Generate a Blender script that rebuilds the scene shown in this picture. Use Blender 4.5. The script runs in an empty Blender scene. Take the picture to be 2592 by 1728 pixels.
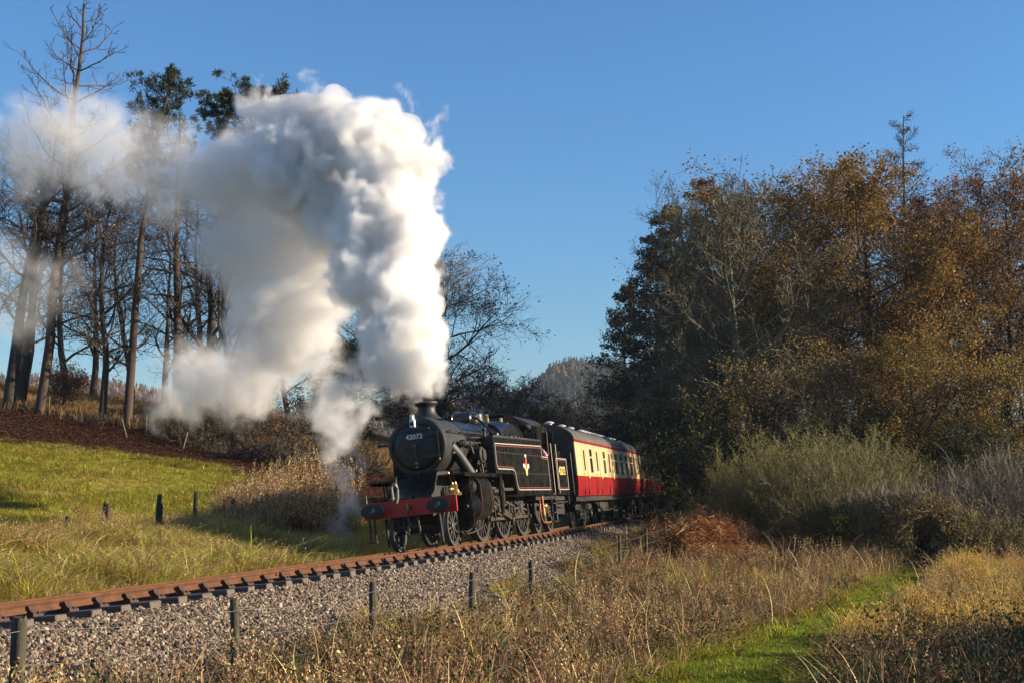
import bpy, bmesh, math, random
import numpy as np
from mathutils import Vector, Matrix, noise as mnoise

scene = bpy.context.scene
COL = scene.collection
R = math.radians

# ------------------------------------------------------------------ camera
CAM_H, CAM_PITCH = 1.584, 0.11271
cam = bpy.data.cameras.new("camera")
cam.lens = 45.08
cam.sensor_width = 36.0
cam.clip_start, cam.clip_end = 0.1, 9000.0
camo = bpy.data.objects.new("camera", cam)
camo.location = (0, 0, CAM_H)
camo.rotation_euler = (math.pi / 2 + CAM_PITCH, 0, 0)
COL.objects.link(camo)
scene.camera = camo

# ------------------------------------------------------------------ sky and sun
SUN_AZ, SUN_EL = 92.0, 19.0            # azimuth clockwise from +Y (the view direction)
SUN_STRENGTH, SKY_STRENGTH, EXPOSURE = 5.0, 0.08, 1.15
world = bpy.data.worlds.new("World")
scene.world = world
world.use_nodes = True
nt = world.node_tree
nt.nodes.clear()
out = nt.nodes.new("ShaderNodeOutputWorld")
bg = nt.nodes.new("ShaderNodeBackground")
sky = nt.nodes.new("ShaderNodeTexSky")
sky.sky_type = 'NISHITA'
sky.sun_disc = False
sky.sun_elevation = R(SUN_EL)
sky.sun_rotation = R(SUN_AZ)
sky.altitude = 0
sky.air_density = 1.5
sky.dust_density = 0.0
sky.ozone_density = 10.0
bg.inputs['Strength'].default_value = SKY_STRENGTH
nt.links.new(sky.outputs[0], bg.inputs[0])
nt.links.new(bg.outputs[0], out.inputs[0])

sun = bpy.data.lights.new("sun", 'SUN')
sun.energy = SUN_STRENGTH
sun.angle = R(0.5)
sun.color = (1.0, 0.83, 0.60)
suno = bpy.data.objects.new("sun", sun)
sdir = Vector((math.sin(R(SUN_AZ)) * math.cos(R(SUN_EL)), math.cos(R(SUN_AZ)) * math.cos(R(SUN_EL)), math.sin(R(SUN_EL))))
suno.rotation_euler = sdir.to_track_quat('Z', 'Y').to_euler()
suno.location = sdir * 200
COL.objects.link(suno)

scene.view_settings.view_transform = 'Standard'
scene.view_settings.look = 'None'
scene.view_settings.exposure = EXPOSURE
scene.view_settings.gamma = 1.0
scene.view_settings.use_curve_mapping = False
scene.render.engine = 'CYCLES'
cy = scene.cycles
cy.use_denoising = True
try:
    cy.denoiser = 'OPENIMAGEDENOISE'
except Exception:
    pass
cy.use_adaptive_sampling = True
cy.adaptive_threshold = 0.01
cy.max_bounces = 22
cy.diffuse_bounces = 3
cy.glossy_bounces = 3
cy.transmission_bounces = 6
cy.transparent_max_bounces = 8
cy.volume_bounces = 20
cy.sample_clamp_indirect = 6.0
cy.caustics_reflective = False
cy.caustics_refractive = False

# ------------------------------------------------------------------ helpers
FPX, CXP, CYP = 3246.0, 1296.0, 864.0   # focal length of the photograph in its own pixels


def WP(px, py, Y):
    """world point at depth Y of a direction measured on the photograph (used to size and site things)"""
    vx, vz = (px - CXP) / FPX, (CYP - py) / FPX
    c, s = math.cos(CAM_PITCH), math.sin(CAM_PITCH)
    dy, dz = c - vz * s, s + vz * c
    k = Y / dy
    return Vector((vx * k, Y, CAM_H + dz * k))


def link(o, parent=None):
    COL.objects.link(o)
    if parent is not None:
        o.parent = parent
    return o


def tag(o, label=None, cat=None, group=None, kind=None):
    if label:
        o['label'] = label
    if cat:
        o['category'] = cat
    if group:
        o['group'] = group
    if kind:
        o['kind'] = kind
    return o


def empty(name, loc=(0, 0, 0), rz=0, label=None, cat=None, group=None, kind=None):
    o = bpy.data.objects.new(name, None)
    o.empty_display_size = 0.3
    o.location = loc
    o.rotation_euler = (0, 0, rz)
    COL.objects.link(o)
    return tag(o, label, cat, group, kind)


def mesh_np(name, V, F, mat=None, smooth=False, colors=None):
    """mesh from arrays: V (n,3), F (m,k) with one k, or a list of such arrays"""
    me = bpy.data.meshes.new(name)
    V = np.asarray(V, np.float32)
    Fs = F if isinstance(F, list) else [F]
    Fs = [np.asarray(f, np.int32) for f in Fs if len(f)]
    nl = sum(f.size for f in Fs)
    npoly = sum(len(f) for f in Fs)
    me.vertices.add(len(V))
    me.vertices.foreach_set('co', V.ravel())
    me.loops.add(nl)
    me.polygons.add(npoly)
    li = np.concatenate([f.ravel() for f in Fs])
    tot = np.concatenate([np.full(len(f), f.shape[1], np.int32) for f in Fs])
    st = np.concatenate([[0], np.cumsum(tot)[:-1]]).astype(np.int32)
    me.loops.foreach_set('vertex_index', li)
    me.polygons.foreach_set('loop_start', st)
    me.polygons.foreach_set('loop_total', tot)
    if smooth:
        me.polygons.foreach_set('use_smooth', np.ones(npoly, bool))
    if colors is not None:
        a = me.color_attributes.new('Col', 'FLOAT_COLOR', 'POINT')
        c = np.ones((len(V), 4), np.float32)
        c[:, :3] = colors
        a.data.foreach_set('color', c.ravel())
    me.update(calc_edges=True)
    if mat is not None:
        me.materials.append(mat)
    return me


class MB:
    """collects solids (authored in b = distance back, y = towards the seen side, z = up when flip is on)"""

    def __init__(self, flip=False):
        self.v, self.f, self.flip, self.marks = [], [], flip, []

    def add(self, vs, fs):
        n = len(self.v)
        self.marks.append((n, len(self.f)))
        self.v += [tuple(v) for v in vs]
        self.f += [tuple(i + n for i in f) for f in fs]

    def box(self, x0, x1, y0, y1, z0, z1):
        vs = [(x, y, z) for x in (x0, x1) for y in (y0, y1) for z in (z0, z1)]
        self.add(vs, [(0, 1, 3, 2), (4, 6, 7, 5), (0, 4, 5, 1), (2, 3, 7, 6), (0, 2, 6, 4), (1, 5, 7, 3)])
        return self

    def frame(self, ax):
        a = Vector(ax).normalized()
        t = Vector((0, 0, 1)) if abs(a.z) < 0.9 else Vector((1, 0, 0))
        u = a.cross(t).normalized()
        return a, u, a.cross(u).normalized()

    def lathe(self, prof, o=(0, 0, 0), ax=(0, 0, 1), n=24, su=1.0, sv=1.0, cap=True):
        a, u, w = self.frame(ax)
        o = Vector(o)
        vs, fs = [], []
        for r, h in prof:
            for i in range(n):
                t = 2 * math.pi * i / n
                vs.append(o + a * h + u * (r * su * math.cos(t)) + w * (r * sv * math.sin(t)))
        for j in range(len(prof) - 1):
            for i in range(n):
                fs.append((j * n + i, j * n + (i + 1) % n, (j + 1) * n + (i + 1) % n, (j + 1) * n + i))
        if cap:
            fs.append(tuple(range(n)))
            fs.append(tuple(range((len(prof) - 1) * n, len(prof) * n)))
        self.add(vs, fs)
        return self

    def cyl(self, p0, p1, r0, r1=None, n=12):
        p0, p1 = Vector(p0), Vector(p1)
        d = p1 - p0
        return self.lathe([(r0, 0), (r0 if r1 is None else r1, d.length)], p0, d, n)

    def tube(self, pts, r, n=6):
        pts = [Vector(p) for p in pts]
        vs, fs = [], []
        for i, p in enumerate(pts):
            d = (pts[min(i + 1, len(pts) - 1)] - pts[max(i - 1, 0)])
            a, u, w = self.frame(d)
            rr = r[i] if isinstance(r, (list, tuple)) else r
            for k in range(n):
                t = 2 * math.pi * k / n
                vs.append(p + u * rr * math.cos(t) + w * rr * math.sin(t))
        for i in range(len(pts) - 1):
            for k in range(n):
                fs.append((i * n + k, i * n + (k + 1) % n, (i + 1) * n + (k + 1) % n, (i + 1) * n + k))
        fs.append(tuple(range(n)))
        fs.append(tuple(range((len(pts) - 1) * n, len(pts) * n)))
        self.add(vs, fs)
        return self

    def prism(self, poly, axis, lo, hi):
        """poly in the plane across axis: 'y' -> (x,z), 'x' -> (y,z), 'z' -> (x,y)"""
        mk = {'y': lambda a, b, t: (a, t, b), 'x': lambda a, b, t: (t, a, b), 'z': lambda a, b, t: (a, b, t)}[axis]
        n = len(poly)
        vs = [mk(a, b, lo) for a, b in poly] + [mk(a, b, hi) for a, b in poly]
        fs = [tuple(range(n)), tuple(range(n, 2 * n))] + [(i, (i + 1) % n, n + (i + 1) % n, n + i) for i in range(n)]
        self.add(vs, fs)
        return self

    def sphere(self, c, r, n=10, s=(1, 1, 1)):
        prof = [(math.sin(math.pi * i / n), -math.cos(math.pi * i / n)) for i in range(1, n)]
        c = Vector(c)
        vs, fs = [], []
        m = n * 2
        for rr, h in prof:
            for i in range(m):
                t = 2 * math.pi * i / m
                vs.append((c.x + r * s[0] * rr * math.cos(t), c.y + r * s[1] * rr * math.sin(t), c.z + r * s[2] * h))
        k = len(prof)
        for j in range(k - 1):
            for i in range(m):
                fs.append((j * m + i, j * m + (i + 1) % m, (j + 1) * m + (i + 1) % m, (j + 1) * m + i))
        vs.append((c.x, c.y, c.z - r * s[2]))
        vs.append((c.x, c.y, c.z + r * s[2]))
        for i in range(m):
            fs.append((k * m, (i + 1) % m, i))
            fs.append((k * m + 1, (k - 1) * m + i, (k - 1) * m + (i + 1) % m))
        self.add(vs, fs)
        return self

    def mesh(self, name, mat, angle=35, bevel=0.0):
        vs = [(-x, y, z) for x, y, z in self.v] if self.flip else self.v
        me = bpy.data.meshes.new(name)
        me.from_pydata(vs, [], self.f)
        bm = bmesh.new()
        bm.from_mesh(me)
        if bevel:
            es = [e for e in bm.edges if len(e.link_faces) == 2 and e.calc_face_angle(0) > 0.6]
            bmesh.ops.bevel(bm, geom=es, offset=bevel, segments=1, affect='EDGES')
        bmesh.ops.recalc_face_normals(bm, faces=bm.faces)
        bm.to_mesh(me)
        bm.free()
        me.shade_smooth()
        me.set_sharp_from_angle(angle=R(angle))
        if mat is not None:
            me.materials.append(mat)
        return me

    def build_each(self, name, mat, parent=None, angle=35, bevel=0.0):
        """every solid as an object of its own"""
        res = []
        for i, (v0, f0) in enumerate(self.marks):
            v1, f1 = self.marks[i + 1] if i + 1 < len(self.marks) else (len(self.v), len(self.f))
            q = MB(self.flip)
            q.add(self.v[v0:v1], [tuple(k - v0 for k in f) for f in self.f[f0:f1]])
            res.append(q.build(name, mat, parent, angle, bevel))
        return res

    def build(self, name, mat, parent=None, angle=35, bevel=0.0):
        return link(bpy.data.objects.new(name, self.mesh(name, mat, angle, bevel)), parent)


def copy_tree(o, parent=None):
    c = o.copy()
    COL.objects.link(c)
    c.parent = parent
    for ch in list(o.children):
        copy_tree(ch, c)
    return c


# ------------------------------------------------------------------ materials
def new_mat(name):
    m = bpy.data.materials.new(name)
    m.use_nodes = True
    return m, m.node_tree.nodes, m.node_tree.links, m.node_tree.nodes['Principled BSDF']


def ramp(nodes, stops):
    r = nodes.new('ShaderNodeValToRGB')
    el = r.color_ramp.elements
    while len(el) < len(stops):
        el.new(0.5)
    for e, (p, c) in zip(el, stops):
        e.position = p
        e.color = (*c, 1) if len(c) == 3 else c
    return r


def pmat(name, stops, scale=6.0, rough=0.6, rough2=None, metal=0.0, bump=0.0, bscale=40.0, spec=0.5, detail=6.0, stretch=(1, 1, 1), coat=0.0):
    """a painted or worn surface: noise-driven colour, roughness and fine relief"""
    m, N, L, b = new_mat(name)
    tc = N.new('ShaderNodeTexCoord')
    mp = N.new('ShaderNodeMapping')
    mp.inputs['Scale'].default_value = stretch
    L.new(tc.outputs['Object'], mp.inputs['Vector'])
    n1 = N.new('ShaderNodeTexNoise')
    n1.inputs['Scale'].default_value = scale
    n1.inputs['Detail'].default_value = detail
    n1.inputs['Roughness'].default_value = 0.65
    L.new(mp.outputs[0], n1.inputs['Vector'])
    r = ramp(N, stops)
    L.new(n1.outputs['Fac'], r.inputs[0])
    L.new(r.outputs[0], b.inputs['Base Color'])
    b.inputs['Metallic'].default_value = metal
    b.inputs['Specular IOR Level'].default_value = spec
    b.inputs['Coat Weight'].default_value = coat
    if rough2 is None:
        b.inputs['Roughness'].default_value = rough
    else:
        mr = N.new('ShaderNodeMapRange')
        mr.inputs['From Min'].default_value = 0.3
        mr.inputs['From Max'].default_value = 0.7
        mr.inputs['To Min'].default_value = rough
        mr.inputs['To Max'].default_value = rough2
        L.new(n1.outputs['Fac'], mr.inputs['Value'])
        L.new(mr.outputs[0], b.inputs['Roughness'])
    if bump:
        n2 = N.new('ShaderNodeTexNoise')
        n2.inputs['Scale'].default_value = bscale
        n2.inputs['Detail'].default_value = 4
        L.new(mp.outputs[0], n2.inputs['Vector'])
        bp = N.new('ShaderNodeBump')
        bp.inputs['Strength'].default_value = bump
        bp.inputs['Distance'].default_value = 0.02
        L.new(n2.outputs['Fac'], bp.inputs['Height'])
        L.new(bp.outputs[0], b.inputs['Normal'])
    return m


def leaf_mat(name, trans=0.35, rough=0.6, var=0.35, hue=0.02, spec=0.25):
    """foliage: colour from the 'Col' attribute of the leaves, varied per plant, with light passing through"""
    m, N, L, b = new_mat(name)
    at = N.new('ShaderNodeAttribute')
    at.attribute_name = 'Col'
    oi = N.new('ShaderNodeObjectInfo')
    mr = N.new('ShaderNodeMapRange')
    mr.inputs['To Min'].default_value = 1 - var
    mr.inputs['To Max'].default_value = 1 + var
    L.new(oi.outputs['Random'], mr.inputs['Value'])
    hs = N.new('ShaderNodeHueSaturation')
    L.new(at.outputs['Color'], hs.inputs['Color'])
    L.new(mr.outputs[0], hs.inputs['Value'])
    mh = N.new('ShaderNodeMath')
    mh.operation = 'MULTIPLY_ADD'
    L.new(oi.outputs['Random'], mh.inputs[0])
    mh.inputs[1].default_value = 2 * hue * 1.7
    mh.inputs[2].default_value = 0.5 - hue * 1.7
    L.new(mh.outputs[0], hs.inputs['Hue'])
    L.new(hs.outputs[0], b.inputs['Base Color'])
    b.inputs['Roughness'].default_value = rough
    b.inputs['Specular IOR Level'].default_value = spec
    tr = N.new('ShaderNodeBsdfTranslucent')
    L.new(hs.outputs[0], tr.inputs['Color'])
    mx = N.new('ShaderNodeMixShader')
    mx.inputs[0].default_value = trans
    L.new(b.outputs[0], mx.inputs[1])
    L.new(tr.outputs[0], mx.inputs[2])
    L.new(mx.outputs[0], N['Material Output'].inputs['Surface'])
    return m


M = {}
M['loco'] = pmat('locomotive_black_paint', [(0.3, (.004, .004, .004)), (0.7, (.009, .0085, .008))], 5, .2, .4, bump=.04, bscale=12, spec=.5)
M['smokebox'] = pmat('smokebox_black', [(0.3, (.012, .0115, .011)), (0.7, (.026, .025, .023))], 4, .45, .65, bump=.06, bscale=18)
M['door'] = pmat('smokebox_door_black', [(0.3, (.004, .004, .005)), (0.7, (.008, .008, .009))], 4, .35, .5)
M['under'] = pmat('oily_underframe_black', [(0.3, (.008, .007, .006)), (0.7, (.028, .024, .02))], 9, .5, .75, bump=.2, bscale=30)
M['steel'] = pmat('oily_steel_rods', [(0.3, (.06, .05, .04)), (0.7, (.15, .13, .10))], 14, .35, .55, metal=.7)
M['tyre'] = pmat('worn_wheel_tyre', [(0.3, (.07, .067, .06)), (0.7, (.15, .142, .13))], 14, .4, .6, metal=.5)
M['wheel'] = pmat('grimy_wheel_spokes', [(0.3, (.018, .016, .014)), (0.7, (.05, .045, .038))], 12, .45, .65)
M['red'] = pmat('buffer_beam_red', [(0.35, (.42, .016, .009)), (0.65, (.56, .024, .012))], 7, .4, .55)
M['redline'] = pmat('red_lining', [(0.3, (.12, .022, .018)), (0.7, (.17, .032, .027))], 7, .5)
M['whiteline'] = pmat('cream_white_lining', [(0.3, (.36, .345, .31)), (0.7, (.46, .44, .40))], 7, .5)
M['white'] = pmat('white_enamel', [(0.3, (.72, .72, .7)), (0.7, (.82, .82, .8))], 9, .4)
M['yellow'] = pmat('cream_yellow_transfer', [(0.3, (.72, .5, .12)), (0.7, (.8, .6, .2))], 9, .5)
M['emblemred'] = pmat('emblem_red', [(0.3, (.6, .05, .03)), (0.7, (.65, .07, .04))], 9, .5)
M['copper'] = pmat('copper_pipe', [(0.3, (.42, .13, .06)), (0.7, (.6, .22, .11))], 16, .35, .5, metal=.6)
M['brass'] = pmat('brass_fitting', [(0.3, (.5, .36, .12)), (0.7, (.65, .5, .2))], 16, .3, metal=.9)
M['hose'] = pmat('pale_vacuum_hose', [(0.3, (.14, .13, .11)), (0.7, (.26, .24, .2))], 16, .6)
M['crimson'] = pmat('coach_crimson', [(0.28, (.11, .005, .006)), (0.45, (.22, .005, .007)), (0.62, (.28, .007, .009)), (0.8, (.33, .011, .013))], 1.6, .28, .5, stretch=(4, 1, .22), detail=8)
M['cream'] = pmat('coach_cream', [(0.28, (.36, .27, .15)), (0.42, (.50, .37, .20)), (0.7, (.58, .44, .24))], 1.4, .35, .55, stretch=(4, 1, .3), detail=8)
M['coachend'] = pmat('coach_end_black', [(0.3, (.01, .01, .011)), (0.7, (.022, .022, .022))], 4, .5)
M['roof'] = pmat('coach_roof_grey', [(0.3, (.05, .044, .036)), (0.5, (.078, .069, .057)), (0.72, (.105, .094, .08))], 1.3, .6, .8, stretch=(.6, 3, 1), bump=.1, bscale=8)
M['vent'] = pmat('roof_vent_grey', [(0.3, (.42, .41, .40)), (0.7, (.55, .54, .52))], 9, .4)
M['lineyellow'] = pmat('coach_lining_gold', [(0.3, (.55, .36, .08)), (0.7, (.62, .42, .12))], 9, .5)
M['spring'] = pmat('yellow_axlebox_mark', [(0.3, (.5, .3, .03)), (0.7, (.6, .38, .06))], 9, .5)
M['rail'] = pmat('rusty_rail', [(0.25, (.06, .026, .014)), (0.5, (.105, .046, .023)), (0.75, (.15, .070, .036))], 5, .75, .9, bump=.15, bscale=60, spec=.2)
M['railtop'] = pmat('polished_rail_head', [(0.3, (.26, .17, .12)), (0.7, (.36, .26, .19))], 6, .3, .45, metal=.5)
M['chair'] = pmat('rail_chair_iron', [(0.3, (.025, .014, .009)), (0.7, (.075, .034, .017))], 14, .75, bump=.2, bscale=50)
M['sleeper'] = pmat('weathered_sleeper', [(0.3, (.05, .038, .03)), (0.6, (.15, .12, .095)), (0.8, (.26, .215, .175))], 5, .85, bump=.5, bscale=14, stretch=(9, .7, 9))
M['post'] = pmat('lichened_post', [(0.3, (.022, .018, .013)), (0.55, (.06, .05, .032)), (0.72, (.13, .115, .055)), (0.88, (.25, .23, .06))], 7, .9, bump=.6, bscale=30, stretch=(2.5, 2.5, .6))
M['postdark'] = pmat('dark_old_post', [(0.3, (.018, .014, .011)), (0.7, (.06, .05, .038))], 8, .9, bump=.6, bscale=30, stretch=(3, 3, .5))
M['wire'] = pmat('galvanised_wire', [(0.3, (.16, .15, .14)), (0.7, (.28, .27, .25))], 12, .55, metal=.3)
M['skin'] = pmat('skin', [(0.3, (.5, .27, .18)), (0.7, (.6, .34, .23))], 9, .5)
M['hair'] = pmat('hair', [(0.3, (.03, .02, .015)), (0.7, (.07, .05, .035))], 9, .6)
M['overall'] = pmat('dark_blue_overalls', [(0.3, (.015, .02, .035)), (0.7, (.03, .04, .06))], 9, .8)
M['pink'] = pmat('pale_pink_shirt', [(0.3, (.5, .33, .38)), (0.7, (.6, .42, .47))], 9, .8)
m, N, L, b = new_mat('coach_window_glass')
b.inputs['Base Color'].default_value = (.008, .009, .01, 1)
b.inputs['Roughness'].default_value = .04
M['glass'] = m
m, N, L, b = new_mat('greenish_window_glass')
b.inputs['Base Color'].default_value = (.03, .07, .06, 1)
b.inputs['Roughness'].default_value = .08
M['greenglass'] = m
M['bark_pine'] = pmat('pine_bark', [(0.3, (.03, .021, .016)), (0.6, (.075, .045, .03)), (0.8, (.12, .07, .042))], 3, .9, bump=.8, bscale=12, stretch=(3, 3, .6))
M['bark_grey'] = pmat('grey_bark', [(0.3, (.035, .03, .022)), (0.6, (.075, .065, .047)), (0.8, (.12, .105, .07))], 3, .9, bump=.6, bscale=14, stretch=(3, 3, .6))
M['bark_dark'] = pmat('dark_bark', [(0.3, (.018, .014, .011)), (0.7, (.055, .043, .033))], 3, .9, bump=.6, bscale=14, stretch=(3, 3, .6))
M['bark_olive'] = pmat('olive_grey_bark', [(0.3, (.07, .062, .035)), (0.6, (.14, .122, .066)), (0.8, (.22, .19, .11))], 2, .9, bump=.3, bscale=14)
M['bark_willow'] = pmat('olive_willow_twigs', [(0.3, (.12, .092, .04)), (0.6, (.20, .155, .068)), (0.8, (.28, .22, .11))], 2, .8)
M['bark_brush'] = pmat('grey_brown_twigs', [(0.3, (.11, .085, .058)), (0.6, (.18, .145, .10)), (0.8, (.26, .21, .15))], 2, .8)
M['bark_dead'] = pmat('bleached_dead_wood', [(0.3, (.08, .06, .045)), (0.7, (.2, .155, .11))], 3, .9, bump=.5, bscale=14, stretch=(3, 3, .6))
M['leaf'] = leaf_mat('leaves', .40, var=.12, hue=.004)
M['leafdark'] = leaf_mat('evergreen_leaves', .15, .7, spec=.15, var=.2, hue=.004)
M['blade'] = leaf_mat('grass_blades', .40, .7, var=.3, hue=.018)
M['needle'] = leaf_mat('pine_needles', .12, .6, var=.1, hue=.004)
M['stem'] = leaf_mat('dry_stems', .2, .8, var=.35, hue=.012)
# ------------------------------------------------------------------ the line of the railway: a gentle left-hand curve with cant
P0 = np.array([-2.611, 32.293])
YAW0, KAPPA, CANT = 1.29788, 0.0023909, 0.1063
RAD = 1.0 / KAPPA
CEN = P0 + RAD * np.array([-math.sin(YAW0), math.cos(YAW0)])


def track_pt(s, t=0.0):
    th = YAW0 + KAPPA * s
    n = np.array([math.sin(th), -math.cos(th)])
    return CEN + (RAD + t) * n, th


def track_co(x, y):
    """offset to the right (t) and distance along (s) of plan points"""
    dx, dy = x - CEN[0], y - CEN[1]
    r = np.hypot(dx, dy)
    th = np.arctan2(dx, -dy)
    th = np.where(th < 0, th + 2 * math.pi, th)
    return r - RAD, (th - YAW0) / KAPPA


def sst(a, b, x):
    t = np.clip((x - a) / (b - a), 0, 1)
    return t * t * (3 - 2 * t)


def vnoise(x, y, sc, seed=0):
    """smooth value noise on arrays"""
    x = np.asarray(x, float) / sc + seed * 17.31
    y = np.asarray(y, float) / sc - seed * 9.77
    xi, yi = np.floor(x), np.floor(y)
    fx, fy = x - xi, y - yi
    fx, fy = fx * fx * (3 - 2 * fx), fy * fy * (3 - 2 * fy)

    def h(a, b):
        v = np.sin(a * 127.1 + b * 311.7 + seed * 74.7) * 43758.5453
        return v - np.floor(v)
    return (h(xi, yi) * (1 - fx) + h(xi + 1, yi) * fx) * (1 - fy) + (h(xi, yi + 1) * (1 - fx) + h(xi + 1, yi + 1) * fx) * fy


def fbm(x, y, sc, seed=0, o=4):
    s, a, n = 0, 1.0, 0
    for i in range(o):
        s = s + a * vnoise(x, y, sc / 2 ** i, seed + i)
        n += a
        a *= .5
    return s / n


FENCE_Y = np.array([-10, 11.1, 14.9, 18.7, 23.0, 26.9, 31, 35.3, 38.9, 42, 45, 60, 120])
FENCE_Z = np.array([-.5, -.72, -.90, -1.0, -1.15, -1.15, -1.05, -.95, -.88, -.75, -.6, .2, 1.5])


def gz(x, y):
    x, y = np.asarray(x, float), np.asarray(y, float)
    t, s = track_co(x, y)
    ycap = np.minimum(y, 300)
    # seen side of the line (right)
    zr = np.interp(ycap, FENCE_Y, FENCE_Z) * (1 - sst(6, 14, t)) + sst(6, 14, t) * np.interp(ycap, [-10, 12, 20, 46, 60, 120, 300], [-.8, -1.0, -1.1, -1.0, -.3, 1.5, 4])
    zr = zr + 1.0 * (1 - sst(2, 9, np.hypot(x, y)))
    zr = zr + (fbm(x, y, 4, 3) - .5) * .35 * sst(4.5, 7, t)
    # far side (left): verge, field, leaf-strewn bank
    d = -t
    slope = np.interp(ycap, [20, 36, 55, 70], [.03, .055, .125, .13])
    zl = -.35 + .65 * sst(2.5, 7.5, d) + np.clip(d - 8, 0, 60) * slope
    zl = zl + 1.3 * sst(38, 57, ycap) * sst(5.5, 11, d)
    zl = zl + 1.1 * sst(54.5, 62, ycap + (d - 20) * .1) * sst(6.5, 12, d)
    zl = zl + .9 * sst(62, 85, ycap) * sst(8, 20, d)
    zl = zl + (fbm(x, y, 6, 8) - .5) * .3 * sst(7, 12, d)
    # the formation under the ballast
    bed = np.where(t > 0, np.interp(t, [0, 1.5, 4.4], [-.55, -.45, -1.3]), -.55)
    w = sst(1.6, 4.2, np.where(t > 0, t, d + .9))
    zz = np.where(t > 0, zr, zl)
    near = np.where(t > 0, np.minimum(zr, bed + .25), zl)
    z = bed * (1 - w) + np.where(w >= 1, zz, np.minimum(near, zz)) * w
    far = sst(140, 700, np.hypot(x, y))
    return z * (1 - far) + 2.0 * far


PATH = np.array([[1.2, 9.0], [2.95, 17.2], [4.5, 21.3], [7.2, 27.4], [11.1, 36.3], [12.9, 40.4], [14.2, 43.5], [15.2, 47], [16.5, 52]])


def path_d(x, y):
    best = np.full(np.shape(x), 1e9)
    for a, b in zip(PATH[:-1], PATH[1:]):
        ab = b - a
        k = np.clip(((x - a[0]) * ab[0] + (y - a[1]) * ab[1]) / (ab @ ab), 0, 1)
        best = np.minimum(best, np.hypot(x - a[0] - k * ab[0], y - a[1] - k * ab[1]))
    return best


def path_w(y):
    return np.interp(y, [9, 17, 27, 40], [.75, .68, .55, .42])


def srgb(r, g, b):
    f = lambda c: (c / 255 / 12.92) if c / 255 < .04045 else ((c / 255 + .055) / 1.055) ** 2.4
    return np.array([f(r), f(g), f(b)])


def ground_color(x, y):
    t, s = track_co(x, y)
    d = -t
    n1, n2 = fbm(x, y, 2.2, 5)[:, None], fbm(x, y, 9, 6)[:, None]
    soil = np.array([.016, .012, .008])
    weeds = np.array([.060, .047, .022]) * (.6 + .8 * n1)
    green = np.array([.045, .065, .014]) * (.7 + .6 * n1)
    fieldg = (np.array([.17, .165, .018]) * n2 + np.array([.27, .21, .035]) * (1 - n2)) * (.7 + .6 * n1)
    litter = np.array([.032, .018, .011]) * (.5 + .9 * n1)
    meadow = np.array([.17, .095, .035]) * (.7 + .5 * n1)
    c = weeds * .3 + soil * .7
    c = np.where((d > 0)[:, None], green, c)
    k = sst(7.5, 9, d)[:, None]
    c = c * (1 - k) + fieldg * k
    edge = 54.5 - (d - 20) * .10 + (n1[:, 0] - .5) * 2
    edge = np.where(d < 21, edge - np.clip(21 - d, 0, 12) * .25, edge)
    k = (sst(-.6, 1.0, y - edge) * sst(6, 9, d))[:, None]
    c = c * (1 - k) + litter * k
    k = (sst(63, 67, y) * sst(9, 14, d))[:, None]
    c = c * (1 - k) + meadow * k
    pw = path_w(y)
    k = ((1 - sst(pw * .8, pw * 1.5, path_d(x, y))) * (t > 2))[:, None]
    c = c * (1 - k) + np.array([.11, .15, .016]) * (.75 + .5 * n1) * k
    k = (sst(48, 56, y) * (t > 4))[:, None]
    c = c * (1 - k) + (soil * .5 + litter * .5) * k
    k = sst(120, 300, np.hypot(x, y))[:, None]
    return c * (1 - k) + np.array([.05, .055, .025]) * k


# ground: one sheet, fine near the line and coarse towards the horizon
gx = np.concatenate([-np.geomspace(2600, 52, 22), np.arange(-50, 50.1, .5), np.geomspace(52, 2600, 22)])
gy = np.concatenate([-np.geomspace(2600, 32, 16), np.arange(-30, 5, 2.0), np.arange(5, 100, .5), np.geomspace(101, 2600, 26)])
X, Y = np.meshgrid(gx, gy)
Z = gz(X, Y)
nx, ny = len(gx), len(gy)
idx = np.arange(nx * ny).reshape(ny, nx)
F = np.stack([idx[:-1, :-1], idx[:-1, 1:], idx[1:, 1:], idx[1:, :-1]], -1).reshape(-1, 4)
V = np.stack([X, Y, Z], -1).reshape(-1, 3)
m, N, L, b = new_mat('soil_and_grass_ground')
at = N.new('ShaderNodeAttribute'); at.attribute_name = 'Col'
tc = N.new('ShaderNodeTexCoord')
n1 = N.new('ShaderNodeTexNoise'); n1.inputs['Scale'].default_value = 7; n1.inputs['Detail'].default_value = 8
L.new(tc.outputs['Object'], n1.inputs['Vector'])
mr = N.new('ShaderNodeMapRange'); mr.inputs['From Min'].default_value = .3; mr.inputs['From Max'].default_value = .7
mr.inputs['To Min'].default_value = .45; mr.inputs['To Max'].default_value = 1.5
L.new(n1.outputs['Fac'], mr.inputs['Value'])
hs = N.new('ShaderNodeHueSaturation')
L.new(at.outputs['Color'], hs.inputs['Color']); L.new(mr.outputs[0], hs.inputs['Value'])
L.new(hs.outputs[0], b.inputs['Base Color'])
b.inputs['Roughness'].default_value = .95
b.inputs['Specular IOR Level'].default_value = .1
bp = N.new('ShaderNodeBump'); bp.inputs['Strength'].default_value = .8; bp.inputs['Distance'].default_value = .08
L.new(n1.outputs['Fac'], bp.inputs['Height']); L.new(bp.outputs[0], b.inputs['Normal'])
M['ground'] = m
V_GROUND_MIN = min(V[:, 2].min(), -14)
me = mesh_np('ground', V, F, m, True, ground_color(V[:, 0], V[:, 1]))
tag(link(bpy.data.objects.new('ground', me)), 'rough grassy ground sloping from the field down past the railway to the weedy lane', kind='structure')

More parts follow.
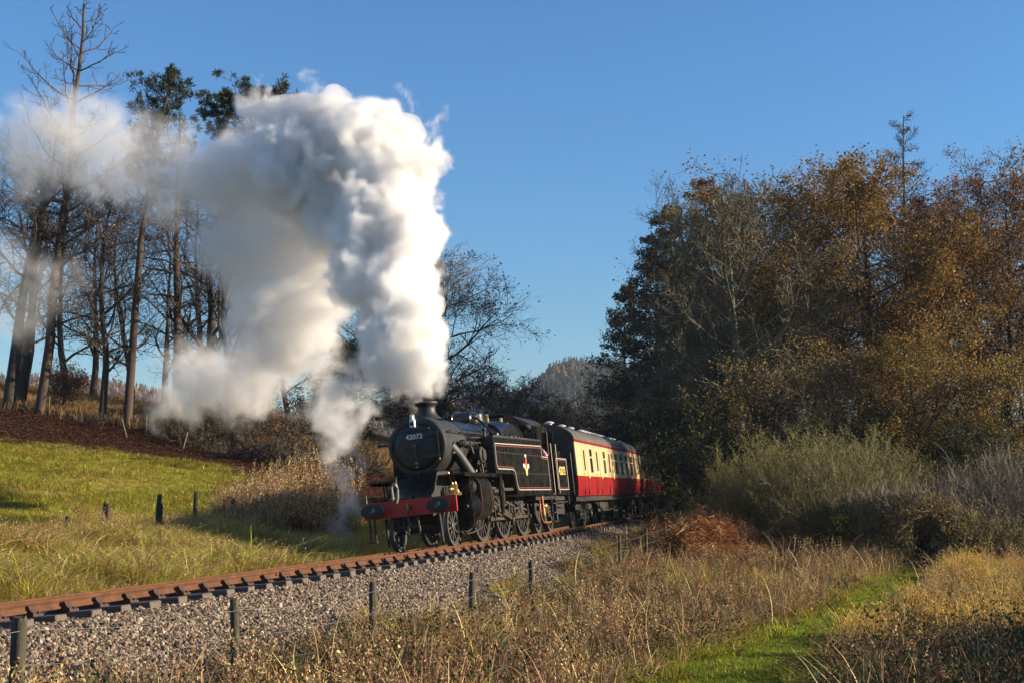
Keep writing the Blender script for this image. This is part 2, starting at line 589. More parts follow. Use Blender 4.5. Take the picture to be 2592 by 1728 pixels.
# ------------------------------------------------------------------ distant hills
rngh = np.random.default_rng(5)
az = np.radians(np.arange(0, 360, .5))
rr = np.array([420, 560, 700, 820, 900, 960, 1040, 1200, 1500, 1900])
pr = np.array([0, .10, .36, .72, .93, 1.0, .98, .75, .35, 0])
HA = np.radians([-180, -60, -24, -19, -16.5, -13, -9, -4, -1, 0.8, 1.7, 2.6, 4.5, 8, 12, 25, 60, 180])
HH = np.array([50, 60, 70, 68, 66, 50, 46, 52, 60, 66, 82, 86, 85, 70, 50, 45, 45, 50.])


def hill_h(a):
    a = (a + math.pi) % (2 * math.pi) - math.pi
    return np.interp(a, HA, HH) + 5 * (vnoise(a * 40, a * 0, 1, 4) - .5)


A, RRR = np.meshgrid(az, rr)
H = hill_h(A) * pr[:, None] + 2.0 + np.where((pr > 0)[:, None], 6 * (vnoise(np.cos(A) * RRR, np.sin(A) * RRR, 90, 3) - .5), -14)
V = np.stack([np.sin(A) * RRR, np.cos(A) * RRR, H], -1).reshape(-1, 3)
na, nr = len(az), len(rr)
idx = np.arange(na * nr).reshape(nr, na)
F = np.stack([idx[:-1], np.roll(idx, -1, 1)[:-1], np.roll(idx, -1, 1)[1:], idx[1:]], -1).reshape(-1, 4)
M['hill'] = pmat('wooded_hillside', [(0.3, (.03, .03, .02)), (0.5, (.055, .045, .028)), (0.7, (.09, .055, .032))], .02, .95, detail=8)
tag(link(bpy.data.objects.new('hills', mesh_np('hills', V, F, M['hill'], True))), 'distant wooded hills beyond the railway', kind='structure')

# ------------------------------------------------------------------ scattering of uncountable stuff
def vatt(me, name, arr, typ):
    a = me.attributes.new(name, typ, 'POINT')
    a.data.foreach_set('vector' if typ == 'FLOAT_VECTOR' else 'value', np.ascontiguousarray(arr).ravel())


def scatter(name, pts, rot, scl, idx, protos, label=None):
    """one stuff object that sets small meshes on points"""
    pc = bpy.data.collections.new(name + '_kinds')
    for k, me in enumerate(protos):
        o = bpy.data.objects.new(f'{name}_kind_{k:02d}', me)
        pc.objects.link(o)
    me = bpy.data.meshes.new(name)
    me.vertices.add(len(pts))
    me.vertices.foreach_set('co', np.asarray(pts, np.float32).ravel())
    vatt(me, 'rot', np.asarray(rot, np.float32), 'FLOAT_VECTOR')
    vatt(me, 'scl', np.asarray(scl, np.float32), 'FLOAT')
    vatt(me, 'kindidx', np.asarray(idx, np.int32), 'INT')
    o = link(bpy.data.objects.new(name, me))
    g = bpy.data.node_groups.new(name, 'GeometryNodeTree')
    g.interface.new_socket('Geometry', in_out='INPUT', socket_type='NodeSocketGeometry')
    g.interface.new_socket('Geometry', in_out='OUTPUT', socket_type='NodeSocketGeometry')
    N, L = g.nodes, g.links
    gi, go = N.new('NodeGroupInput'), N.new('NodeGroupOutput')
    ip = N.new('GeometryNodeInstanceOnPoints')
    ci = N.new('GeometryNodeCollectionInfo')
    ci.inputs['Collection'].default_value = pc
    ci.inputs['Separate Children'].default_value = True
    ci.inputs['Reset Children'].default_value = True
    ip.inputs['Pick Instance'].default_value = True

    def na(nm, typ):
        n = N.new('GeometryNodeInputNamedAttribute')
        n.data_type = typ
        n.inputs['Name'].default_value = nm
        return n.outputs['Attribute']
    e2r = N.new('FunctionNodeEulerToRotation')
    L.new(gi.outputs[0], ip.inputs['Points'])
    L.new(ci.outputs[0], ip.inputs['Instance'])
    L.new(na('kindidx', 'INT'), ip.inputs['Instance Index'])
    L.new(na('rot', 'FLOAT_VECTOR'), e2r.inputs[0])
    L.new(e2r.outputs[0], ip.inputs['Rotation'])
    L.new(na('scl', 'FLOAT'), ip.inputs['Scale'])
    L.new(ip.outputs[0], go.inputs[0])
    mod = o.modifiers.new('scatter', 'NODES')
    mod.node_group = g
    return tag(o, label, kind='stuff')


# woods on the distant hillside
fr_ = np.random.default_rng(31)
M['farwood'] = leaf_mat('distant_wood', .1, .8, var=.4, hue=.02)


def far_tree(kind_, rng):
    V, F, C = [], [], []
    n = 26
    for k in range(n):
        u = k / n
        r = (.28 * (1.05 - u) if kind_ == 0 else .42 * math.sin(min(1, .25 + u) * math.pi) + .05)
        a = rng.uniform(0, 6.28, 4)
        z = .08 + u * .9
        p = np.stack([np.cos(a) * r, np.sin(a) * r, np.full(4, z) + rng.uniform(-.05, .05, 4)], -1)
        o = len(V)
        V += [p[0], p[1], p[2], np.array([0, 0, z + .10])]
        F += [(o, o + 1, o + 3, o + 3), (o + 1, o + 2, o + 3, o + 3), (o + 2, o, o + 3, o + 3)]
        c = palette0[kind_] * rng.uniform(.7, 1.3)
        C += [c] * 4
    F = np.array(F)[:, :3]
    return mesh_np('far_tree', np.array(V), F, M['farwood'], False, np.array(C))


palette0 = [np.array([.035, .05, .036]), np.array([.19, .095, .055]), np.array([.12, .095, .06])]
fk = [far_tree(k, fr_) for k in (0, 1, 2)]
n = 9000
az_ = np.radians(fr_.uniform(-25, 13, n)); rr_ = fr_.uniform(600, 985, n)
hz0 = hill_h(az_) * np.interp(rr_, rr, pr) + 2.0
xx, yy = np.sin(az_) * rr_, np.cos(az_) * rr_
ki = np.where(fbm(xx, yy, 120, 3, 3) > .5, np.where(fr_.random(n) < .75, 1, 2), np.where(fr_.random(n) < .8, 0, 2))
scatter('distant_wood', np.stack([xx, yy, hz0 - 1.5], -1), np.stack([np.zeros(n), np.zeros(n), fr_.uniform(0, 6.28, n)], -1), fr_.uniform(8, 13, n), ki, fk, 'dark conifers and russet larches covering the distant hill')

# ------------------------------------------------------------------ track
def canted(s, t, u):
    """point at distance s, t across and u above the canted plane of the rail tops"""
    c, sn = math.cos(CANT), math.sin(CANT)
    p, th = track_pt(s, t * c - u * sn)
    return (p[0], p[1], t * sn + u * c)


def sweep(sec, s0, s1, step, name, mat, parent, closed=True):
    ss = np.arange(s0, s1 + 1e-6, step)
    n = len(sec)
    V = np.array([canted(s, a, b) for s in ss for a, b in sec])
    idx = np.arange(len(ss) * n).reshape(len(ss), n)
    j = np.roll(idx, -1, 1)
    if closed:
        F = np.stack([idx[:-1], j[:-1], j[1:], idx[1:]], -1).reshape(-1, 4)
        return link(bpy.data.objects.new(name, mesh_np(name, V, F, mat)), parent)
    F = np.stack([idx[:-1, :-1], idx[:-1, 1:], idx[1:, 1:], idx[1:, :-1]], -1).reshape(-1, 4)
    return V, F


track = empty('railway_track', (0, 0, 0), label='single railway track of rusty bullhead rails on wooden sleepers curving under the train', kind='structure')
RS0, RS1 = -26.0, 78.0
prof = [(-.033, 0), (.033, 0), (.036, -.012), (.036, -.038), (.012, -.052), (.010, -.105), (.035, -.118), (.035, -.142), (.03, -.148), (-.03, -.148), (-.035, -.142), (-.035, -.118), (-.010, -.105), (-.012, -.052), (-.036, -.038), (-.036, -.012)]
for sgn in (1, -1):
    r = sweep([(sgn * .7525 + a, b) for a, b in prof], RS0, RS1, 1.0, 'rail', M['rail'], track)
# fishplates
for s in (-8.45, 3.9, 22.2):
    for sgn in (1, -1):
        for side in (1, -1):
            fp = sweep([(sgn * .7525 + side * .016, -.05), (sgn * .7525 + side * .034, -.054), (sgn * .7525 + side * .034, -.108), (sgn * .7525 + side * .016, -.112)], s - .26, s + .26, .26, 'fishplate', M['rail'], track)
# sleepers with their chairs
mb = MB().box(-.125, .125, -1.3, 1.3, -.33, -.195)
sl_me = [mb.mesh('sleeper', M['sleeper'], bevel=.012)]
rs = random.Random(4)
for k in range(4):
    me = sl_me[0].copy()
    for v in me.vertices:
        v.co.x += rs.uniform(-.008, .008); v.co.z += rs.uniform(-.008, .004); v.co.y += rs.uniform(-.02, .02) * (1 if abs(v.co.y) > 1 else 0)
    sl_me.append(me)
cb = MB()
cb.box(-.10, .10, -.19, .19, -.194, -.165)
cb.prism([(.045, -.165), (.15, -.165), (.10, -.10), (.078, -.05), (.048, -.05), (.034, -.11)], 'x', -.055, .055)      # outer jaw with the key pocket
cb.prism([(-.045, -.165), (-.13, -.165), (-.075, -.09), (-.048, -.07), (-.034, -.11)], 'x', -.06, .06)
for yy in (-.155, .155):
    cb.cyl((-.055, yy, -.165), (-.055, yy, -.135), .022, n=6)
    cb.cyl((.055, yy, -.165), (.055, yy, -.135), .022, n=6)
ch_me = cb.mesh('rail_chair', M['chair'])
kb = MB().box(-.11, .10, .0365, .066, -.115, -.06)
key_me = kb.mesh('rail_key', M['sleeper'])


def track_mat(s, t=0.0):
    th = YAW0 + KAPPA * s
    d = Vector((math.cos(th), math.sin(th), 0))
    n = Vector((math.sin(th) * math.cos(CANT), -math.cos(th) * math.cos(CANT), math.sin(CANT)))
    u = Vector((-math.sin(th) * math.sin(CANT), math.cos(th) * math.sin(CANT), math.cos(CANT)))
    p = canted(s, t, 0)
    # local x against the running direction so that the frame stays right-handed: x = -d, y = n, z = u
    return Matrix(((-d.x, n.x, u.x, p[0]), (-d.y, n.y, u.y, p[1]), (-d.z, n.z, u.z, p[2]), (0, 0, 0, 1)))


s = RS0
k = 0
while s < RS1:
    o = bpy.data.objects.new('sleeper', rs.choice(sl_me))
    o.matrix_world = track_mat(s) @ Matrix.Rotation(rs.uniform(-.012, .012), 4, 'Z') @ Matrix.Translation((0, rs.uniform(-.03, .03), 0))
    link(o, track)
    if s < 42:
        for sgn in (1, -1):
            c = bpy.data.objects.new('rail_chair', ch_me)
            c.matrix_local = Matrix.Translation((0, sgn * .7525, 0)) @ Matrix.Rotation(0 if sgn > 0 else math.pi, 4, 'Z')
            link(c, o)
    s += .70 + rs.uniform(-.03, .03)
    k += 1

# ballast: a bed sheet and the stones on it
BP = [(-3.3, -.95), (-2.5, -.55), (-1.75, -.30), (-1.45, -.27), (-.9, -.25), (0, -.25), (.9, -.27), (1.15, -.30), (1.42, -.335), (1.7, -.41), (2.6, -.83), (3.4, -1.2), (4.2, -1.58), (4.8, -1.9)]
bt = np.interp(np.linspace(0, 1, 34), np.linspace(0, 1, len(BP)), [p[0] for p in BP])
ss = np.arange(RS0, RS1, .5)
V = []
for s in ss:
    f = float(np.interp(track_pt(s)[0][1], [11, 23, 30, 45], [.80, .98, .98, .80]))
    for t in bt:
        u = float(np.interp(t, [p[0] for p in BP], [p[1] for p in BP]))
        if t > 1.45:
            u = -.335 + (u + .335) * f
        x, y, z = canted(s, t, u)
        V.append((x, y, z + (vnoise(x, y, .6, 2) - .5) * (.05 if abs(t) < 1.4 else .10)))
V = np.array(V)
n = len(bt)
idx = np.arange(len(ss) * n).reshape(len(ss), n)
F = np.stack([idx[:-1, :-1], idx[1:, :-1], idx[1:, 1:], idx[:-1, 1:]], -1).reshape(-1, 4)
M['ballastbed'] = pmat('ballast_bed', [(0.3, (.03, .024, .02)), (0.5, (.12, .095, .075)), (0.7, (.26, .21, .17))], 16, .95, bump=1.0, bscale=22)
tag(link(bpy.data.objects.new('ballast_bed', mesh_np('ballast_bed', V, F, M['ballastbed'], True))), 'pale stone ballast bed sloping away under the track', kind='structure')
BEDV, BEDS, BEDT = V.reshape(len(ss), n, 3), ss, bt


def bed_z(s, t):
    fi = np.clip((s - BEDS[0]) / .5, 0, len(BEDS) - 1.001)
    fj = np.interp(t, BEDT, np.arange(len(BEDT)))
    fj = np.clip(fj, 0, len(BEDT) - 1.001)
    i, j = fi.astype(int), fj.astype(int)
    a, b2 = (fi - i), (fj - j)
    P = BEDV
    return (P[i, j] * ((1 - a) * (1 - b2))[:, None] + P[i + 1, j] * (a * (1 - b2))[:, None] + P[i, j + 1] * ((1 - a) * b2)[:, None] + P[i + 1, j + 1] * (a * b2)[:, None])


rng = np.random.default_rng(11)
M['stone'] = pmat('ballast_stone', [(0.25, (.17, .13, .105)), (0.5, (.30, .235, .185)), (0.75, (.46, .38, .31))], 3, .85)
_n = M['stone'].node_tree
oi = _n.nodes.new('ShaderNodeObjectInfo')
rp = ramp(_n.nodes, [(0, (.035, .025, .018)), (.3, (.105, .070, .046)), (.6, (.195, .137, .090)), (.85, (.275, .205, .14)), (1, (.45, .37, .27))])
_n.links.new(oi.outputs['Random'], rp.inputs[0])
_n.links.new(rp.outputs[0], _n.nodes['Principled BSDF'].inputs['Base Color'])
stones = []
for k in range(7):
    bm = bmesh.new()
    bmesh.ops.create_icosphere(bm, subdivisions=1, radius=1)
    for v in bm.verts:
        v.co *= rng.uniform(.7, 1.15)
        v.co.x *= rng.uniform(.95, 1.1); v.co.z *= .75
    me = bpy.data.meshes.new('ballast_stone'); bm.to_mesh(me); bm.free()
    me.materials.append(M['stone'])
    stones.append(me)


def strew(n, s0, s1, t0, t1):
    s = rng.uniform(s0, s1, n); t = rng.uniform(t0, t1, n)
    return s, t


parts = [strew(60000, -25, -8, 1.3, 4.7), strew(34000, -8, 8, 1.3, 4.6), strew(12000, 8, 34, 1.3, 4.2), strew(14000, -25, 4, -2.0, 1.35), strew(4000, 4, 30, -1.6, 1.35)]
s = np.concatenate([p[0] for p in parts]); t = np.concatenate([p[1] for p in parts])
P = bed_z(s, t)
g = gz(P[:, 0], P[:, 1])
keep = (P[:, 2] > g - .03) & ~((t > 3.0) & (fbm(P[:, 0], P[:, 1], 1.0, 21) < np.interp(t, [3.0, 4.6], [.25, .75])))
P, s, t = P[keep], s[keep], t[keep]
sc = rng.uniform(.013, .034, len(P)) * np.where(rng.random(len(P)) < .10, 1.6, 1)
P[:, 2] += sc * .3
scatter('ballast_stones', P, rng.uniform(0, 6.28, (len(P), 3)), sc, rng.integers(0, 7, len(P)), stones, 'loose pale pinkish ballast stones covering the slope beside the rails')
# ------------------------------------------------------------------ the locomotive
def vehicle_matrix(s_front, a, b):
    """pose of a vehicle whose leading end is at s_front and which stands on the curve at a and b; local x runs forward, y to the seen side"""
    A, _ = track_pt(a); B, _ = track_pt(b)
    d = (B - A) / np.linalg.norm(B - A)
    o = A - d * (a - s_front)
    n = np.array([d[1], -d[0]])
    c, sn = math.cos(CANT), math.sin(CANT)
    return Matrix(((-d[0], n[0] * c, -n[0] * sn, o[0]), (-d[1], n[1] * c, -n[1] * sn, o[1]), (0, sn, c, 0), (0, 0, 0, 1)))


loco = empty('steam_locomotive')
LM = vehicle_matrix(0.0, 2.0, 13.0)
loco.matrix_world = LM
tag(loco, 'black tank engine numbered 42073 leading the train, red buffer beam in front', 'steam locomotive')


def lp():
    return MB(True)


CZ = 2.65                                            # boiler centre line
# frames and front
f = lp()
for y in (-.56, .56):
    f.prism([(.5, .78), (.5, 1.32), (.75, 1.42), (1.15, 1.93), (2.1, 1.95), (3.6, 1.30), (13.4, 1.28), (13.4, .78), (9.6, .62), (3.4, .62), (2.3, .9), (1.0, .9)], 'y', y - .015, y + .015)
f.box(12.0, 13.6, -1.15, 1.15, 1.02, 1.16)
f.box(9.3, 12.0, -1.15, 1.15, 1.06, 1.18)
f.box(2.2, 9.3, -.55, .55, .72, .95)
f.build('frame', M['under'], loco)
f = lp()
f.prism([(.52, 1.29), (.52, 1.33), (.72, 1.42), (1.45, 1.98), (3.35, 1.98), (3.35, 1.2), (1.5, 1.2)], 'y', -.545, .545)
f.build('front_plating', M['loco'], loco)
f = lp()
f.box(.42, .47, -1.25, 1.25, .86, 1.28)
f.build('buffer_beam', M['red'], loco, bevel=.008)
f = lp()
for x in np.linspace(-1.15, 1.15, 13):
    for z in (.92, 1.22):
        f.sphere((.418, x, z), .014, 4)
o = f.build('beam_rivet', M['red'], loco); o['kind'] = 'stuff'
for y in (-.865, .865):
    f = lp()
    f.lathe([(.17, .0), (.17, .05), (.125, .06), (.11, .30), (.085, .30), (.085, .38)], (.42, y, 1.06), (-1, 0, 0), 16)
    bo = f.build('buffer', M['loco'], loco)
    f = lp()
    f.lathe([(.94, 0), (1.0, .012), (1.0, .03), (.8, .045), (.3, .055), (.05, .056)], (.055, y, 1.06), (-1, 0, 0), 28, su=.31, sv=.185)
    f.build('buffer_head', M['under'], bo)
    f = lp()
    f.sphere((.0, y + .04, 1.09), .045, 6, (.2, 1, 1.2)).sphere((.0, y - .03, 1.03), .03, 6, (.2, 1.2, .8))
    f.build('grease_mark', M['hose'], bo)
f = lp()
f.box(.30, .42, -.045, .045, 1.02, 1.12).tube([(.32, 0, 1.07), (.20, 0, 1.09), (.16, 0, 1.14), (.20, 0, 1.17)], .024)
f.build('draw_hook', M['steel'], loco)
f = lp()
for k in range(5):
    z = 1.0 - k * .13
    f.tube([(.24 + .03 * math.sin(t), .05 * math.cos(t) * (1 if k % 2 else .3), z + .085 * math.sin(t * 1.0 + 1.57)) for t in np.linspace(0, 6.28, 9)], .014, 5)
f.build('coupling_chain', M['steel'], loco)
# vacuum stand pipe and hose, steam-heat hose below
f = lp()
f.tube([(.40, -.42, 1.25), (.36, -.42, 1.62), (.33, -.36, 1.70), (.30, -.27, 1.68), (.29, -.24, 1.55), (.29, -.25, 1.35), (.30, -.30, 1.22)], .034, 8)
f.build('vacuum_hose', M['hose'], loco)
f = lp()
f.tube([(.40, .20, .85), (.34, .22, .66), (.33, .25, .48), (.34, .20, .38)], .03, 8).tube([(.42, -.18, .84), (.36, -.18, .62), (.35, -.12, .44), (.37, -.05, .36)], .028, 8)
f.build('steam_heat_hose', M['under'], loco)
for y in (-.72, .72):
    f = lp()
    f.prism([(.5, .84), (.62, .84), (.72, .2), (.66, .1), (.6, .2)], 'y', y - .02, y + .02)
    f.build('guard_iron', M['under'], loco)
f = lp()
for dy in (-.07, .07):
    f.box(.44, .49, -1.06 + dy - .02, -1.06 + dy + .02, .30, .86)
f.box(.40, .62, -1.17, -.95, .27, .30)
f.build('front_step', M['under'], loco)
f = lp()
f.tube([(.5, -1.18, 1.28), (.5, -1.18, 1.50)], .018).tube([(.5, 1.18, 1.28), (.5, 1.18, 1.34)], .018)
for y in (-.86, .86, 0):
    f.box(.46, .50, y - .03, y + .03, 1.28, 1.40)
f.build_each('lamp_iron', M['loco'], loco)
# smokebox
f = lp()
f.lathe([(.70, .0), (.755, .0), (.78, .02), (.78, .06), (.80, .08), (.80, 2.0), (.775, 2.02)], (1.43, 0, CZ), (1, 0, 0), 48)
f.lathe([(.815, 0), (.815, .05)], (3.38, 0, CZ), (1, 0, 0), 48)
f.prism([(-.42, 1.95), (.42, 1.95), (.60, 2.2), (-.60, 2.2)], 'x', 1.5, 3.3)
f.build('smokebox', M['smokebox'], loco, angle=30)
f = lp()
f.lathe([(.755, .0), (.77, -.025), (.69, -.03), (.69, .0)], (1.43, 0, CZ), (1, 0, 0), 48, cap=False)
f.build('smokebox_ring', M['loco'], loco)
f = lp()
prof = [(.63, .0), (.63, -.03), (.60, -.055)] + [(.6 * math.cos(t), -.055 - .085 * math.sin(t)) for t in np.linspace(.05, 1.5, 9)]
f.lathe(prof, (1.43, 0, CZ), (1, 0, 0), 40)
dr = f.build('smokebox_door', M['door'], loco, angle=50)
f = lp()
for z in (CZ + .28, CZ - .28):
    f.prism([(-.05, z - .035), (.62, z - .045), (.62, z + .045), (-.05, z + .035)], 'x', 1.27, 1.31)
f.box(1.30, 1.42, .585, .635, CZ - .36, CZ + .36)
f.build('door_hinge', M['loco'], dr)
f = lp()
f.cyl((1.36, .612, CZ - .40), (1.36, .612, CZ + .36), .017, n=8)
f.build('hinge_pin', M['copper'], dr)
f = lp()
f.cyl((1.30, 0, CZ), (1.20, 0, CZ), .05, n=10).cyl((1.22, 0, CZ), (1.22, .02, CZ - .30), .014, n=6).cyl((1.20, 0, CZ), (1.20, -.34, CZ - .03), .012, n=6).sphere((1.20, -.35, CZ - .03), .022, 5).sphere((1.19, 0, CZ), .035, 6)
f.build('door_handle', M['steel'], dr)
f = lp()
f.cyl((1.24, -.45, CZ + .43), (1.24, .42, CZ + .43), .014, n=6)
for y in (-.42, 0, .40):
    f.cyl((1.24, y, CZ + .43), (1.34, y, CZ + .43), .012, n=6)
f.sphere((1.235, .43, CZ + .43), .028, 5)
f.build('door_handrail', M['steel'], dr)
f = lp()
f.box(1.26, 1.285, -.31, .31, CZ + .155, CZ + .34)
npl = f.build('number_plate', M['loco'], loco)


def text_obj(txt, size, mat, name, parent, b, y, z, facing, ext=.004):
    """raised lettering standing on the engine; facing 'front' or 'side'"""
    cu = bpy.data.curves.new(name, 'FONT')
    cu.body = txt
    cu.size = size
    cu.extrude = ext
    cu.align_x = 'CENTER'; cu.align_y = 'CENTER'
    cu.resolution_u = 3
    cu.offset = size * .014
    tmp = bpy.data.objects.new('t', cu)
    COL.objects.link(tmp)
    dg = bpy.context.evaluated_depsgraph_get()
    me = bpy.data.meshes.new_from_object(tmp.evaluated_get(dg))
    bpy.data.objects.remove(tmp)
    me.materials.clear(); me.materials.append(mat)
    o = bpy.data.objects.new(name, me)
    if facing == 'front':      # text right = +y, up = +z, facing +x (forward)
        o.matrix_local = Matrix(((0, 0, 1, -b), (1, 0, 0, y), (0, 1, 0, z), (0, 0, 0, 1)))
    else:                      # seen side: text right = backwards (-x), facing +y
        o.matrix_local = Matrix(((-1, 0, 0, -b), (0, 0, 1, y), (0, 1, 0, z), (0, 0, 0, 1)))
    link(o, parent)
    return o


text_obj('42073', .185, M['white'], 'number', npl, 1.258, 0, CZ + .248, 'front')
f = lp()
f.box(1.262, 1.27, -.07, .07, CZ - .50, CZ - .42)
f.build('shed_plate', M['under'], loco)
text_obj('15', .07, M['white'], 'shed_code', loco.children[-1], 1.26, .0, CZ - .44, 'front')
text_obj('SC', .05, M['white'], 'shed_letters', loco, 1.28, .0, CZ - .54, 'front')
# chimney
f = lp()
f.lathe([(.44, -.03), (.36, .02), (.285, .09), (.245, .18), (.235, .30), (.25, .36), (.31, .40), (.325, .43), (.315, .46), (.27, .475), (.22, .47), (.2, .3)], (2.55, 0, 3.42), (0, 0, 1), 32)
f.build('chimney', M['smokebox'], loco, angle=50)
# boiler, bands, firebox
f = lp()
f.lathe([(.775, 0), (.80, .6), (.845, 3.9)], (3.42, 0, CZ), (1, 0, 0), 48)
f.build('boiler', M['loco'], loco)
for b in (3.95, 4.95, 5.9, 6.85):
    f = lp()
    r = .783 + (b - 3.42) / 3.9 * .068
    f.lathe([(r - .02, -.03), (r + .008, -.03), (r + .008, .03), (r - .02, .03)], (b, 0, CZ), (1, 0, 0), 48, cap=False)
    f.build('boiler_band', M['loco'], loco)


def belpaire(w, top, r):
    pts = []
    for sg in (1, -1):
        arc = [(sg * (w - r + r * math.sin(t)), top - r + r * math.cos(t)) for t in np.linspace(0, math.pi / 2, 7)]
        pts += arc if sg == 1 else arc[::-1]
        if sg == 1:
            pts += [(w, 1.6), (-w, 1.6)]
    return pts


f = lp()
a, c = belpaire(.83, CZ + .84, .52), belpaire(.86, CZ + .92, .34)
n = len(a)
f.add([(7.15, y, z) for y, z in a] + [(7.55, y, z) for y, z in c] + [(9.75, y, z + -.03) for y, z in c],
      [(i, (i + 1) % n, n + (i + 1) % n, n + i) for i in range(n)] + [(n + i, n + (i + 1) % n, 2 * n + (i + 1) % n, 2 * n + i) for i in range(n)] + [tuple(range(n)), tuple(range(2 * n, 3 * n))])
f.build('firebox', M['loco'], loco, angle=45)
# dome with top feed
f = lp()
f.lathe([(.47, -.12), (.42, -.03), (.385, .06), (.37, .25), (.34, .34), (.26, .40), (.12, .43), (.02, .435)], (6.95, 0, CZ + .86), (0, 0, 1), 28, su=1.0, sv=1.0)
f.build('dome', M['loco'], loco, angle=50)
f = lp()
f.prism([(5.75, CZ + .78), (5.75, CZ + 1.06), (5.95, CZ + 1.16), (6.65, CZ + 1.20), (6.8, CZ + .8)], 'y', -.27, .27)
f.build('top_feed', M['loco'], loco, bevel=.06, angle=60)
f = lp()
for sg in (1, -1):
    f.tube([(5.95, sg * .27, CZ + .98), (5.97, sg * .42, CZ + .93), (5.99, sg * .62, CZ + .72), (6.0, sg * .80, CZ + .42), (6.0, sg * .90, CZ + .05)], .035, 8)
f.build('feed_pipe', M['loco'], loco)
for y in (-.13, .13):
    f = lp()
    f.lathe([(.07, 0), (.07, .10), (.05, .12), (.05, .26), (.06, .28), (.03, .33)], (8.15, y, CZ + .88), (0, 0, 1), 10)
    f.build('safety_valve', M['brass'], loco)
f = lp()
f.lathe([(.035, 0), (.035, .12), (.05, .13), (.04, .24), (.01, .27)], (9.0, .35, CZ + .86), (0, 0, 1), 10).lathe([(.03, 0), (.03, .1), (.045, .12), (.01, .17)], (8.75, .62, CZ + .76), (0, 0, 1), 8)
f.build_each('whistle', M['brass'], loco)
# hand rails and pipework on the boiler side
for sg in (1, -1):
    f = lp()
    f.tube([(1.7, sg * .86, CZ + .34), (4.5, sg * .89, CZ + .36), (7.2, sg * .92, CZ + .4)], .017, 6)
    for b in (1.8, 2.9, 4.1, 5.6):
        f.cyl((b, sg * .70, CZ + .34), (b, sg * .87, CZ + .345), .016, n=6).sphere((b, sg * .868, CZ + .345), .03, 5)
    f.build('handrail', M['steel'], loco)
f = lp()
f.cyl((2.35, .93, CZ + .02), (3.45, .93, CZ + .04), .075, n=12).cyl((2.45, .93, CZ + .02), (2.55, .93, CZ + .02), .10, n=12).cyl((2.95, .93, CZ + .03), (3.05, .93, CZ + .03), .10, n=12).cyl((3.35, .93, CZ + .04), (3.42, .93, CZ + .04), .10, n=12).cyl((2.22, .93, CZ + .02), (2.35, .93, CZ + .02), .04, n=8)
f.cyl((2.5, .70, CZ + .02), (2.5, .93, CZ + .02), .03, n=8).cyl((3.0, .70, CZ + .02), (3.0, .93, CZ + .02), .03, n=8).cyl((3.2, .93, CZ + .04), (3.2, 1.0, CZ - .25), .03, n=8)
f.build('ejector', M['under'], loco)
f = lp()
f.lathe([(.20, 0), (.24, .03), (.24, .26), (.20, .30)], (3.65, .86, 2.36), (0, 1, 0), 18).lathe([(.16, .30), (.16, .34), (.05, .35)], (3.65, .86, 2.36), (0, 1, 0), 18)
f.tube([(3.65, 1.0, 2.62), (3.5, 1.0, 2.72), (3.3, .95, 2.68)], .028, 7).tube([(3.9, 1.05, 2.3), (4.0, 1.1, 2.1), (3.9, 1.12, 1.9)], .025, 7).tube([(3.45, 1.05, 2.2), (3.35, 1.1, 2.0), (3.4, 1.12, 1.86)], .025, 7)
f.build('air_pump', M['under'], loco)
f = lp()
f.tube([(1.9, .80, CZ - .25), (2.3, .90, CZ - .17), (2.65, .93, CZ - .02)], .022, 7).tube([(3.4, .93, CZ + .05), (4.4, .95, CZ + .1), (5.6, .93, CZ + .12)], .022, 7).tube([(3.4, .90, CZ + .2), (4.2, .93, CZ + .24), (5.0, .93, CZ + .24)], .018, 7)
f.tube([(3.2, 1.05, 1.9), (3.25, 1.06, 2.12), (3.7, 1.07, 2.14), (3.75, 1.08, 1.88)], .02, 6).tube([(4.15, 1.0, 2.05), (4.12, 1.05, 2.3), (4.2, 1.05, 2.5)], .02, 6)
f.build('pipe_run', M['steel'], loco)
f = lp()
f.cyl((1.45, -.80, CZ + .12), (1.40, -1.02, CZ + .12), .03, n=8).sphere((1.4, -1.03, CZ + .12), .05, 5)
f.build('blower_valve', M['under'], loco)
# outside steam pipes
for sg in (1, -1):
    f = lp()
    f.tube([(2.05, sg * .70, 2.62), (2.25, sg * .84, 2.36), (2.6, sg * .98, 1.95), (2.7, sg * 1.02, 1.78)], [.16, .155, .15, .17], 16)
    f.build('steam_pipe', M['smokebox'], loco)
# running boards
for sg in (1, -1):
    f = lp()
    f.box(1.15, 4.3, *sorted((sg * .60, sg * 1.31)), 1.80, 1.84)
    f.box(1.15, 4.3, *sorted((sg * 1.28, sg * 1.31)), 1.74, 1.80)
    f.build('running_board', M['loco'], loco)
